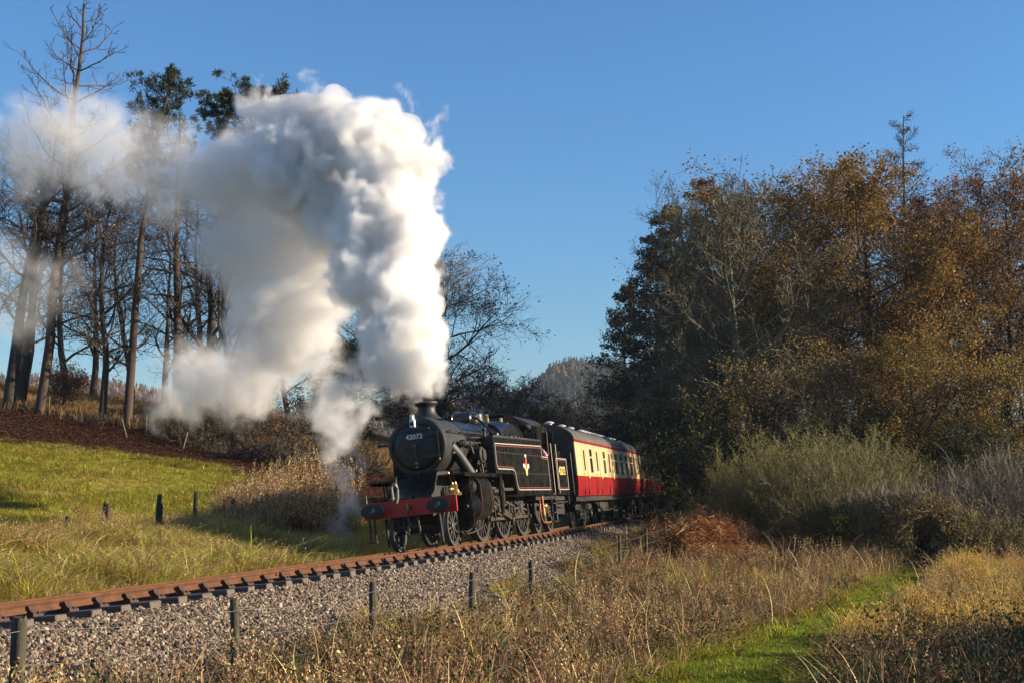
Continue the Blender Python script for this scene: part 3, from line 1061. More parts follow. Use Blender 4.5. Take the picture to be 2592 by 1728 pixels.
# cylinders with their cladding
for sg in (1, -1):
    cyl = lp()
    sec = [(.60, 1.74), (1.16, 1.74)] + [(1.06 + .26 * math.sin(t), 1.48 + .26 * math.cos(t)) for t in np.linspace(.5, 1.5, 5)] + [(1.33, 1.2)] + [(.97 + .36 * math.cos(t), .98 - .38 * math.sin(t)) for t in np.linspace(0, 1.75, 9)] + [(.60, .62)]
    cyl.prism([(sg * y, z) for y, z in sec], 'x', 2.42, 3.52)
    co = cyl.build('cylinder', M['loco'], loco, angle=40)
    f = lp()
    f.lathe([(.36, .0), (.36, -.06), (.31, -.09), (.20, -.16), (.07, -.19), (.05, -.27)], (2.42, sg * .95, .98), (1, 0, 0), 24)
    f.build('cylinder_cover', M['door'], co, angle=50)
    f = lp()
    f.lathe([(.21, .0), (.21, -.10), (.17, -.13), (.17, -.30), (.12, -.34), (.05, -.35)], (2.42, sg * 1.02, 1.48), (1, 0, 0), 20)
    f.build('valve_cover', M['under'], co, angle=50)
    for b in (2.47, 3.45):
        f = lp()
        pts = [(b, sg * (y + .004) if y > .7 else sg * y, z) for y, z in sec[1:-1]]
        for p, q in zip(pts[:-1], pts[1:]):
            d = (Vector(q) - Vector(p)).normalized()
            f.add([(b - .014, p[1], p[2]), (b + .014, p[1], p[2]), (b + .014, q[1], q[2]), (b - .014, q[1], q[2])], [(0, 1, 2, 3)])
        f.build('cylinder_lining', M['redline'], co)
    f = lp()
    f.tube([(2.5, sg * 1.05, .60), (2.45, sg * 1.0, .42), (2.2, sg * .98, .34), (1.8, sg * .98, .32)], .02, 6).tube([(3.4, sg * 1.05, .60), (3.3, sg * 1.0, .38), (2.4, sg * 1.0, .28), (1.85, sg * 1.0, .27)], .02, 6)
    f.build('drain_pipe', M['steel'], co)
    # front footsteps below the cylinder
    f = lp()
    f.prism([(1.86, 1.80), (1.92, 1.80), (2.02, .42), (1.98, .36), (1.92, .36)], 'y', sg * 1.20 - .01, sg * 1.20 + .01)
    f.prism([(2.12, 1.80), (2.17, 1.80), (2.14, .42), (2.08, .42)], 'y', sg * 1.20 - .01, sg * 1.20 + .01)
    for z in (.42, .80):
        f.box(1.90, 2.18, *sorted((sg * 1.02, sg * 1.24)), z - .015, z + .015)
    f.build('footstep', M['loco'], loco)
f = lp()
f.tube([(1.55, .75, 1.9), (1.56, .80, 1.7), (1.6, .86, 1.45), (1.6, .90, 1.3)], .022, 6).tube([(1.75, .80, 1.82), (1.75, .85, 1.62), (1.78, .90, 1.36)], .024, 6)
f.build('lubricator_pipe', M['copper'], loco)
f = lp()
f.box(1.35, 1.75, .66, 1.0, 1.28, 1.36).box(1.5, 1.66, .80, .94, 1.36, 1.58).sphere((1.4, .8, 1.45), .07, 6)
f.build('lubricator', M['brass'], loco)

# wheels
def wheel(name, b, sg, r, ns, crank=None):
    w = lp()
    y = sg * .735
    a = (0, sg, 0)
    w.lathe([(r - .10, -.06), (r - .045, -.06), (r - .045, .055), (r - .10, .055)], (b, y, r), a, 36, cap=False)
    w.lathe([(.16 if r > .6 else .12, -.09), (.16 if r > .6 else .12, .07), (.09, .085)], (b, y, r), a, 16)
    off = .2
    for k in range(ns):
        t = 2 * math.pi * k / ns + off
        c, s_ = math.cos(t), math.sin(t)
        r0, r1 = .11, r - .07
        hw0, hw1 = .042 if r > .6 else .034, .028 if r > .6 else .022
        p = []
        for rad, hw in ((r0, hw0), (r1, hw1)):
            for q in (-1, 1):
                p.append((b + c * rad - s_ * hw * q, r + s_ * rad + c * hw * q))
        vs = [(x, y + sg * .04, z) for x, z in p] + [(x, y - sg * .02, z) for x, z in p]
        w.add(vs, [(0, 1, 3, 2), (4, 6, 7, 5), (0, 2, 6, 4), (1, 5, 7, 3), (0, 4, 5, 1), (2, 3, 7, 6)])
    if crank is not None:
        t = crank
        c, s_ = math.cos(t), math.sin(t)
        w.cyl((b + c * .33, y, r + s_ * .33), (b + c * .33, y + sg * .30, r + s_ * .33), .065, n=12)
        # crescent balance weight opposite the pin
        t2 = np.linspace(t + math.pi - .62, t + math.pi + .62, 9)
        poly = [(b + math.cos(q) * (r - .08), r + math.sin(q) * (r - .08)) for q in t2] + [(b + math.cos(t2[-1]) * (r - .2), r + math.sin(t2[-1]) * (r - .2)), (b + math.cos(t2[0]) * (r - .2), r + math.sin(t2[0]) * (r - .2))]
        w.prism(poly, 'y', y + sg * .042, y + sg * .06)
    wo = w.build(name, M['wheel'], loco)
    w = lp()
    w.lathe([(r - .046, -.065), (r, -.065), (r - .004, .03), (r + .028, .032), (r + .024, .066), (r - .046, .066)], (b, y, r), (0, -sg, 0), 40, cap=False)
    w.lathe([(r - .05, .066), (r - .05, -.065)], (b, y, r), (0, -sg, 0), 40, cap=False)
    w.build('tyre', M['tyre'], wo)
    return wo


CR = R(-62)
for sg in (1, -1):
    q = CR if sg == 1 else CR + math.pi / 2
    wheel('pony_wheel', 1.40, sg, .50, 10)
    for b in (4.12, 6.42, 8.74):
        wheel('driving_wheel', b, sg, .876, 19, q)
    for b in (10.72, 12.48):
        wheel('bogie_wheel', b, sg, .50, 10)
f = lp()
for b, r in ((1.4, .5), (4.12, .876), (6.42, .876), (8.74, .876), (10.72, .5), (12.48, .5)):
    f.cyl((b, -.7, r), (b, .7, r), .09, n=10)
f.build_each('axle', M['under'], loco)
for sg in (1, -1):
    q = CR if sg == 1 else CR + math.pi / 2
    px, pz = .33 * math.cos(q), .876 + .33 * math.sin(q)
    f = lp()
    y = sg * .93
    f.box(4.12 + px, 8.74 + px, y - .025, y + .025, pz - .045, pz + .045)
    for b in (4.12, 6.42, 8.74):
        f.cyl((b + px, y - .04, pz), (b + px, y + .04, pz), .11, n=14)
    f.build('coupling_rod', M['steel'], loco)
    f = lp()
    y = sg * 1.03
    f.prism([(4.40, .93), (4.40, 1.03), (6.42 + px, pz + .09), (6.42 + px, pz - .09)], 'y', y - .028, y + .028)
    f.cyl((6.42 + px, y - .05, pz), (6.42 + px, y + .05, pz), .14, n=14).cyl((4.40, y - .05, .98), (4.40, y + .05, .98), .09, n=12)
    f.build('connecting_rod', M['steel'], loco)
    f = lp()
    f.box(3.52, 5.0, sg * .95 - .05, sg * .95 + .05, 1.12, 1.18).box(3.52, 5.0, sg * .95 - .05, sg * .95 + .05, .78, .84)
    f.box(4.2, 4.6, sg * .95 - .07, sg * .95 + .07, .84, 1.12)
    f.cyl((3.52, sg * .95, .98), (4.2, sg * .95, .98), .035, n=8)
    f.build('crosshead', M['steel'], loco)
    f = lp()
    f.prism([(4.95, .72), (5.12, .72), (5.2, 1.5), (5.2, 1.82), (4.9, 1.82), (4.9, 1.4)], 'y', sg * 1.18 - .03, sg * 1.18 + .03)
    f.box(4.93, 5.12, *sorted((sg * .6, sg * 1.18)), 1.45, 1.82)
    f.build('motion_bracket', M['loco'], loco)
    f = lp()
    f.prism([(5.55, 1.02), (5.65, 1.0), (5.72, 1.45), (5.62, 1.7), (5.52, 1.7), (5.58, 1.42)], 'y', sg * 1.08 - .03, sg * 1.08 + .03)
    f.box(3.9, 5.6, sg * 1.06 - .02, sg * 1.06 + .02, 1.42, 1.48)
    f.prism([(4.38, .55), (4.44, .55), (4.30, 1.50), (4.24, 1.50)], 'y', sg * 1.12 - .015, sg * 1.12 + .015)
    f.prism([(5.62, 1.02), (5.62, 1.08), (6.42 + px * .5, pz + .36), (6.42 + px * .5, pz + .30)], 'y', sg * 1.12 - .015, sg * 1.12 + .015)
    f.prism([(6.42 + px - .05, pz), (6.42 + px + .05, pz), (6.42 + px * .45 + .05, pz + .33), (6.42 + px * .45 - .05, pz + .33)], 'y', sg * 1.13 - .02, sg * 1.13 + .02)
    f.box(5.2, 7.3, sg * 1.2 - .02, sg * 1.2 + .02, 1.36, 1.44)
    f.build('valve_gear', M['steel'], loco)
    # sanding pipes, springs and brake gear between the wheels
    f = lp()
    for b in (5.27, 7.58, 9.6):
        f.box(b - .05, b + .05, *sorted((sg * .68, sg * .80)), .35, 1.15).box(b - .12, b + .02, *sorted((sg * .68, sg * .80)), .5, .9)
    f.box(3.6, 9.8, sg * .62 - .02, sg * .62 + .02, .30, .36)
    f.tube([(5.0, sg * .8, 1.2), (5.05, sg * .78, .6), (4.98, sg * .76, .15)], .018, 5).tube([(7.9, sg * .8, 1.2), (7.85, sg * .78, .6), (7.75, sg * .76, .15)], .018, 5)
    f.build('brake_gear', M['under'], loco)
    f = lp()
    f.prism([(9.9, .62), (10.3, .36), (10.9, .36), (11.3, .62), (11.9, .62), (12.2, .38), (12.75, .38), (13.1, .62), (13.1, .95), (9.9, .95)], 'y', sg * .9 - .03, sg * .9 + .03)
    for b in (10.72, 12.48):
        f.box(b - .14, b + .14, sg * .98 - .09, sg * .98 + .09, .36, .66)
    f.build('bogie_frame', M['under'], loco)
    f = lp()
    f.prism([(11.25, 1.2), (11.30, 1.2), (11.32, .30), (11.24, .30)], 'y', sg * 1.20 - .012, sg * 1.20 + .012)
    f.prism([(11.85, 1.2), (11.92, 1.2), (11.86, .30), (11.80, .30)], 'y', sg * 1.20 - .012, sg * 1.20 + .012)
    for z in (.32, .62, .92):
        f.box(11.22, 11.92, *sorted((sg * 1.02, sg * 1.26)), z - .015, z + .015)
    f.build('cab_step', M['under'], loco)
f = lp()
f.tube([(10.02, 1.19, 1.20), (10.02, 1.19, .95), (10.04, 1.19, .62)], .026, 8)
f.tube([(9.62, 1.18, .92), (9.60, 1.18, .74), (9.68, 1.18, .52), (9.85, 1.18, .37), (10.1, 1.18, .32), (11.0, 1.18, .32)], .026, 8)
f.tube([(9.62, 1.18, .92), (9.75, 1.16, 1.0), (9.9, 1.1, 1.12)], .026, 8)
f.build('injector_pipe', M['copper'], loco)
f = lp()
f.cyl((10.2, 1.12, .85), (10.7, 1.12, .85), .07, n=10).cyl((10.35, 1.12, .85), (10.35, 1.12, .55), .04, n=8).tube([(10.7, 1.12, .85), (11.0, 1.1, .8), (11.05, 1.1, .5)], .03, 7).sphere((10.45, 1.14, .85), .10, 7)
f.build('injector', M['brass'], loco)
f = lp()
f.box(12.2, 13.5, .85, 1.12, .55, .98).tube([(12.0, 1.2, .95), (12.8, 1.22, .93), (13.7, 1.2, .96)], .025, 6).tube([(12.0, 1.2, .80), (13.0, 1.22, .78)], .02, 6)
f.build('sand_box', M['under'], loco)

# side tanks, cab sides and bunker: plates with the stepped lower edge
TY = 1.30
SIDE = [(4.28, 1.84), (6.02, 1.84), (6.20, 1.80), (6.30, 1.70), (6.36, 1.40), (6.50, 1.25), (6.75, 1.20), (11.02, 1.20), (11.02, 2.47), (10.22, 2.50), (10.20, 2.96), (4.28, 2.90)]
for sg in (1, -1):
    f = lp()
    f.prism(SIDE, 'y', *sorted((sg * .90, sg * TY)))
    st = f.build('side_tank', M['loco'], loco)
    f = lp()
    f.prism([(4.26, 2.86), (10.2, 2.94), (10.2, 2.985), (4.26, 2.92)], 'y', *sorted((sg * (TY - .02), sg * (TY + .012))))
    f.box(4.255, 4.285, *sorted((sg * (TY - .03), sg * (TY + .008))), 1.84, 2.88)
    f.build('tank_beading', M['smokebox'], st)
    f = lp()
    for z0, z1 in ((2.42, 2.44), (1.86, 1.88)):
        f.box(4.45 if z0 > 2 else 6.4, 10.1 if z0 > 2 else 10.9, *sorted((sg * TY, sg * (TY + .006))), z0 + (.02 if z0 > 2 else 0), z1 + (.02 if z0 > 2 else 0))
    f.box(10.20, 10.23, *sorted((sg * TY, sg * (TY + .006))), 1.42, 2.46)
    f.build('plate_seam', M['smokebox'], st)
    f = lp()
    for z in (2.74, 2.52, 2.36, 2.22, 2.06, 1.92, 1.74, 1.60, 1.48):
        for b in np.arange(4.65, 10.1, .42):
            if z < 1.9 and b < 6.6:
                continue
            if abs(b - 7.85) < .3 and 1.9 < z < 2.45:
                continue
            f.sphere((b, sg * TY, z + (b - 4.3) * .008), .013, 3)
    for b in np.arange(4.4, 10.2, .2):
        f.sphere((b, sg * (TY + .004), 2.86 + (b - 4.3) * .013), .012, 3)
    rv = f.build('rivets', M['smokebox'], st); rv['kind'] = 'stuff'
    for nm, mt, ins, wd in (('white_lining', M['whiteline'], 0.0, .026), ('red_lining', M['redline'], .06, .03)):
        # the band runs round the tank and cab side and is mitred at the corners
        path = [(4.40, 2.70), (10.10, 2.79), (10.12, 2.45), (10.93, 2.44), (10.93, 1.36), (6.78, 1.36), (6.62, 1.40), (6.53, 1.52), (6.46, 1.80), (6.38, 1.90), (6.22, 1.96), (4.52, 1.96), (4.40, 2.08)]
        pts = [Vector(p) for p in path]
        n = len(pts)

        def inset(dist):
            res = []
            for i in range(n):
                d0 = (pts[i] - pts[i - 1]).normalized(); d1 = (pts[(i + 1) % n] - pts[i]).normalized()
                n0, n1_ = Vector((d0.y, -d0.x)), Vector((d1.y, -d1.x))
                bis = (n0 + n1_)
                bis = bis / max(bis.length_squared / 2, .25) if bis.length > 1e-6 else n0
                res.append(pts[i] + bis * dist)
            return res
        A_, B_ = inset(ins), inset(ins + wd)
        f = lp()
        vs = [(p.x, sg * (TY + .0065), p.y) for p in A_] + [(p.x, sg * (TY + .0065), p.y) for p in B_]
        f.add(vs, [(i, (i + 1) % n, n + (i + 1) % n, n + i) for i in range(n)])
        f.build(nm, mt, st)
    f = lp()
    f.cyl((5.2, sg * 1.1, 2.92), (5.2, sg * 1.1, 3.02), .16, n=14).cyl((4.7, sg * .95, 2.9), (4.7, sg * .95, 3.12), .035, n=8).sphere((4.7, sg * .95, 3.14), .06, 6).box(6.0, 6.4, sg * 1.1 - .1, sg * 1.1 + .1, 2.92, 2.99)
    for b in np.arange(6.8, 9.5, .45):
        f.cyl((b, sg * 1.2, 2.93), (b, sg * 1.2, 3.0), .025, n=6)
    f.build_each('tank_fitting', M['loco'], st)
    # crest
    if sg:
        f = lp()
        yy = sorted((sg * (TY + .0), sg * (TY + .0075)))
        f.prism([(7.85 + .16 * math.cos(t), 2.05 + .17 * math.sin(t)) for t in np.linspace(0, 6.28, 15)[:-1]], 'y', *yy)
        f.prism([(7.72, 2.00), (7.98, 2.00), (7.93, 1.84), (7.85, 1.80), (7.77, 1.84)], 'y', sg * TY, sg * (TY + .006))
        f.build('crest_wheel', M['yellow'], st)
        f = lp()
        f.prism([(7.76, 2.02), (7.95, 2.02), (7.92, 2.18), (7.97, 2.30), (7.90, 2.36), (7.80, 2.34), (7.78, 2.22), (7.74, 2.14)], 'y', *sorted((sg * (TY + .0), sg * (TY + .0105))))
        f.build('crest_lion', M['emblemred'], st)
        f = lp()
        f.prism([(7.77, 2.37), (7.93, 2.37), (7.96, 2.46), (7.89, 2.42), (7.85, 2.48), (7.81, 2.42), (7.74, 2.46)], 'y', *sorted((sg * TY, sg * (TY + .0075))))
        for q in (-1, 1):
            f.prism([(7.85 + q * .17, 2.02), (7.85 + q * .34, 2.05), (7.85 + q * .36, 2.14), (7.85 + q * .28, 2.18), (7.85 + q * .17, 2.12)], 'y', *sorted((sg * TY, sg * (TY + .006))))
        f.build('crest_crown', M['white'], st)

# cab
f = lp()
arc = [(1.24 * math.sin(t), 2.62 + 1.30 * math.cos(t)) for t in np.linspace(-.72, .72, 11)]
fr = [(1.28, 2.96), (1.26, 3.42)] + [(y, z) for y, z in arc[::-1]][0:] + [(-1.26, 3.42), (-1.28, 2.96)]
# cab front built round its two look-out windows
f.box(9.72, 9.76, -.40, .40, 2.96, 3.84)
for sg in (1, -1):
    f.box(9.72, 9.76, *sorted((sg * .40, sg * 1.28)), 2.92, 3.02)
    f.prism([(sg * .40, 3.52), (sg * .40, 3.84), (sg * .80, 3.70), (sg * 1.12, 3.50)], 'x', 9.72, 9.76)
    f.box(9.72, 9.76, *sorted((sg * 1.17, sg * 1.28)), 3.02, 3.45)
cf = f.build('cab_front', M['loco'], loco)
f = lp()
for sg in (1, -1):
    f.box(9.69, 9.72, *sorted((sg * .40, sg * .43)), 3.02, 3.5).box(9.69, 9.72, *sorted((sg * 1.14, sg * 1.17)), 3.02, 3.46)
f.build_each('window_frame', M['smokebox'], cf)
for sg in (1, -1):
    f = lp()
    yy = sorted((sg * 1.26, sg * TY))
    f.box(9.76, 10.30, *yy, 2.9, 3.42).box(11.08, 11.26, *yy, 1.2, 3.42).box(10.30, 11.08, *yy, 3.34, 3.42).box(10.24, 10.32, *yy, 2.47, 3.42)
    f.box(12.0, 12.10, *yy, 2.4, 3.42)
    sd = f.build('cab_side', M['loco'], loco)
    f = lp()
    f.tube([(10.33, sg * 1.315, 2.5), (10.33, sg * 1.315, 3.32), (11.06, sg * 1.315, 3.30), (11.06, sg * 1.315, 2.5)], .014, 6)
    f.build('window_beading', M['smokebox'], sd)
    f = lp()
    f.tube([(11.27, sg * 1.36, 1.25), (11.27, sg * 1.36, 2.9)], .018, 6).tube([(11.98, sg * 1.36, 1.25), (11.98, sg * 1.36, 2.9)], .018, 6)
    f.build('grab_rail', M['steel'], sd)
f = lp()
outer = [(1.36 * math.sin(t) * 1.0, 2.62 + (1.34) * math.cos(t) - .10 * (abs(t) / .86) ** 2 * .6) for t in np.linspace(-.93, .93, 17)]
inner = [(y * .97, z - .04) for y, z in outer]
f.prism(outer + inner[::-1], 'x', 9.58, 12.62)
f.build('cab_roof', M['smokebox'], loco, angle=40)
f = lp()
for b in (9.62, 10.6, 11.6, 12.58):
    f.prism([(y * 1.004, z + .014) for y, z in outer] + [(y * .99, z - .01) for y, z in outer[::-1]], 'x', b - .02, b + .02)
f.build('roof_rib', M['loco'], loco)
f = lp()
f.box(9.76, 12.1, -1.24, 1.24, 1.2, 1.26)
f.lathe([(.75, 0), (.75, .08)], (9.8, 0, 2.35), (1, 0, 0), 24).box(9.78, 10.0, -.8, .8, 1.26, 2.7)
f.cyl((9.9, -.3, 2.6), (10.25, -.3, 2.65), .03, n=8).cyl((9.9, .3, 2.5), (10.2, .35, 2.3), .03, n=8).lathe([(.09, 0), (.09, .04)], (10.0, .25, 2.95), (1, 0, 0), 12)
f.build('footplate', M['under'], loco)
f = lp()
f.box(12.06, 12.10, -1.26, 1.26, 1.2, 2.75)
for sg in (1, -1):
    f.box(12.06, 12.10, *sorted((sg * .98, sg * 1.26)), 2.75, 3.44)
    f.box(12.06, 12.10, *sorted((sg * 0, sg * .12)), 2.75, 3.86)
    f.prism([(sg * .12, 3.42), (sg * .12, 3.86), (sg * .6, 3.76), (sg * .98, 3.58), (sg * .98, 3.42)], 'x', 12.06, 12.10)
f.build('cab_back', M['loco'], loco)
for sg in (1, -1):
    f = lp()
    f.prism([(12.0, 1.20), (13.86, 1.18), (13.86, 2.48), (12.0, 2.50)], 'y', *sorted((sg * 1.0, sg * TY)))
    bs = f.build('bunker', M['loco'], loco)
    for nm, mt, ins, wd in (('white_lining', M['whiteline'], 0, .026), ('red_lining', M['redline'], .055, .026)):
        f = lp()
        x0, x1, z0, z1 = 12.10 + ins, 13.78 - ins, 1.36 + ins, 2.44 - ins
        P_ = [(x0, z0), (x1, z0), (x1, z1), (x0, z1)]
        Q_ = [(x0 + wd * 1.5, z0 + wd), (x1 - wd * 1.5, z0 + wd), (x1 - wd * 1.5, z1 - wd), (x0 + wd * 1.5, z1 - wd)]
        f.add([(x, sg * (TY + .0065), z) for x, z in P_ + Q_], [(i, (i + 1) % 4, 4 + (i + 1) % 4, 4 + i) for i in range(4)])
        f.build(nm, mt, bs)
    if sg == 1:
        text_obj('42073', .40, M['yellow'], 'cab_number', bs, 12.94, TY + .004, 2.0, 'side')
f = lp()
f.box(12.1, 13.84, -1.0, 1.0, 1.2, 2.4)
f.prism([(12.2, 2.4), (13.78, 2.4), (13.78, 2.75), (12.2, 2.62)], 'y', -1.12, 1.12)
f.prism([(13.80, 1.2), (13.86, 1.2), (13.86, 3.0), (13.80, 3.0)], 'y', -1.0, 1.0)
f.build('bunker_body', M['loco'], loco)
f = lp()
rg = random.Random(8)
for k in range(70):
    f.sphere((rg.uniform(12.3, 13.7), rg.uniform(-.95, .95), 2.66 + rg.uniform(0, .12)), rg.uniform(.06, .13), 3, (1, rg.uniform(.7, 1.2), rg.uniform(.6, 1)))
co = f.build('coal', M['under'], loco, angle=10); co['kind'] = 'stuff'
f = lp()
f.box(13.8, 13.86, -1.25, 1.25, .86, 1.2)
for y in (-.865, .865):
    f.lathe([(.11, 0), (.1, .4), (.2, .42), (.2, .46)], (13.86, y, 1.06), (1, 0, 0), 14)
f.build('rear_beam', M['under'], loco)

# white oil lamp on the top lamp bracket
hl = empty('headlamp', label='white oil lamp standing on the bracket at the top of the smokebox front', cat='lamp')
hl.matrix_world = LM @ Matrix.Translation((-1.31, -.02, CZ + .50)) @ Matrix.Scale(.82, 4)
f = MB()
f.box(-.08, .08, -.085, .085, 0, .24)
f.build('lamp_body', M['white'], hl, bevel=.015)
f = MB()
f.lathe([(.075, 0), (.06, .04), (.05, .10), (.06, .11), (.05, .15)], (0, 0, .24), (0, 0, 1), 12)
f.build('lamp_chimney', M['white'], hl)
f = MB()
f.lathe([(.065, 0), (.065, .03), (.05, .035)], (.08, 0, .12), (1, 0, 0), 14)
f.build('lens', M['glass'], hl)
f = MB()
f.tube([(0, -.08, .22), (0, -.07, .40), (0, 0, .45), (0, .07, .40), (0, .08, .22)], .009, 5)
f.build('carrying_handle', M['white'], hl)
f = lp()
f.box(1.25, 1.40, -.06, .02, CZ + .46, CZ + .499)
f.build('lamp_bracket', M['loco'], loco)


# ------------------------------------------------------------------ crew
def person(name, mat4, label, top, arm_pose, cap=True):
    """one standing figure: a continuous body grown from a skeleton, with clothes-coloured upper body, face, hair and cap"""
    root = empty(name, label=label, cat='person')
    root.matrix_world = mat4
    J = {'hip': (0, 0, .92), 'waist': (0, 0, 1.08), 'chest': (.01, 0, 1.32), 'neck': (.02, 0, 1.48), 'nk2': (.03, 0, 1.54),
         'shL': (0, .19, 1.42), 'shR': (0, -.19, 1.42), 'hiL': (0, .10, .90), 'hiR': (0, -.10, .90),
         'knL': (.03, .11, .49), 'knR': (.03, -.11, .49), 'anL': (0, .11, .09), 'anR': (0, -.11, .09), 'toL': (.17, .13, .04), 'toR': (.17, -.13, .04)}
    J.update(arm_pose)
    E_ = [('hip', 'waist'), ('waist', 'chest'), ('chest', 'neck'), ('neck', 'nk2'), ('chest', 'shL'), ('chest', 'shR'), ('shL', 'elL'), ('elL', 'wrL'), ('shR', 'elR'), ('elR', 'wrR'),
          ('hip', 'hiL'), ('hip', 'hiR'), ('hiL', 'knL'), ('hiR', 'knR'), ('knL', 'anL'), ('knR', 'anR'), ('anL', 'toL'), ('anR', 'toR')]
    rad = {'hip': .145, 'waist': .135, 'chest': .155, 'neck': .06, 'nk2': .055, 'sh': .075, 'el': .048, 'wr': .034, 'hi': .095, 'kn': .06, 'an': .045, 'to': .045}
    keys = list(J)
    me = bpy.data.meshes.new('body')
    me.from_pydata([J[k] for k in keys], [(keys.index(a), keys.index(b)) for a, b in E_], [])
    o = bpy.data.objects.new('body', me)
    COL.objects.link(o)
    sk = o.modifiers.new('skin', 'SKIN')
    for i, k in enumerate(keys):
        r = rad.get(k, rad.get(k[:2], .05))
        me.skin_vertices[0].data[i].radius = (r, r)
    me.skin_vertices[0].data[0].use_root = True
    sb = o.modifiers.new('sub', 'SUBSURF'); sb.levels = 1; sb.render_levels = 1
    dg = bpy.context.evaluated_depsgraph_get()
    me2 = bpy.data.meshes.new_from_object(o.evaluated_get(dg))
    bpy.data.objects.remove(o)
    me2.materials.clear(); me2.materials.append(M['overall'] if top is None else top)
    me2.shade_smooth()
    body = link(bpy.data.objects.new('body', me2), root)
    f = MB()
    f.sphere((.05, 0, 1.66), .1, 8, (1.0, .78, 1.22))
    f.prism([(.14, 1.63), (.185, 1.62), (.14, 1.68)], 'y', -.015, .015)
    for q in (-1, 1):
        f.sphere((.04, q * .08, 1.65), .028, 4, (.7, .4, 1.2))
    f.build('head', M['skin'], root, angle=60)
    f = MB()
    for q in (-1, 1):
        f.sphere((.135, q * .033, 1.68), .012, 4)
    f.build_each('eye', M['glass'], root)
    f = MB()
    f.box(.138, .146, -.025, .025, 1.592, 1.60)
    f.build('mouth', M['emblemred'], root)
    f = MB()
    f.sphere((.025, 0, 1.695), .1, 8, (1.02, .84, 1.0))
    f.build('hair', M['hair'], root)
    if cap:
        f = MB()
        f.lathe([(.10, 0), (.125, .035), (.11, .06), (.02, .075)], (.045, 0, 1.735), (.1, 0, 1), 16)
        f.prism([(.13, .07), (.21, .05), (.21, -.05), (.13, -.07)], 'z', 1.73, 1.745)
        f.build('cap', M['overall'], root)
    for nm, el in (('L', 'elL'), ('R', 'elR')):
        w, e = Vector(J['wr' + nm]), Vector(J[el])
        d = (w - e).normalized()
        f = MB()
        side = d.cross(Vector((0, 0, 1))).normalized() if abs(d.z) < .95 else Vector((0, 1, 0))
        nn = d.cross(side)
        f.tube([w - d * .01, w + d * .05, w + d * .09], [.028, .04, .034], 7)
        for k, (off, ln) in enumerate(((-.03, .07), (-.01, .085), (.01, .08), (.03, .06))):
            p = w + d * .085 + side * off
            f.tube([p, p + d * ln * .5 + nn * .006, p + d * ln * .8 + nn * .03], [.009, .0085, .007], 5)
        p = w + d * .04 + side * .035
        f.tube([p, p + d * .03 + side * .025, p + d * .06 + side * .03], [.011, .010, .008], 5)
        f.build('hand', M['skin'], root)
    return root


person('person', LM @ Matrix.Translation((-10.05, .88, 1.62)) @ Matrix.Rotation(.25, 4, 'Z'), 'driver in a dark cap looking out through the cab front window', None,
       {'elL': (.12, .27, 1.18), 'wrL': (.33, .20, 1.22), 'elR': (.14, -.26, 1.18), 'wrR': (.36, -.18, 1.25)})
person('person', LM @ Matrix.Translation((-10.72, 1.02, 1.28)) @ Matrix.Rotation(.9, 4, 'Z'), 'crew member in a pale pink shirt leaning an arm on the cab side opening', M['pink'],
       {'elL': (.16, .26, 1.20), 'wrL': (.36, .05, 1.22), 'elR': (.16, -.24, 1.16), 'wrR': (.36, -.14, 1.25)}, cap=False)
# ------------------------------------------------------------------ coaches
CL = 19.6


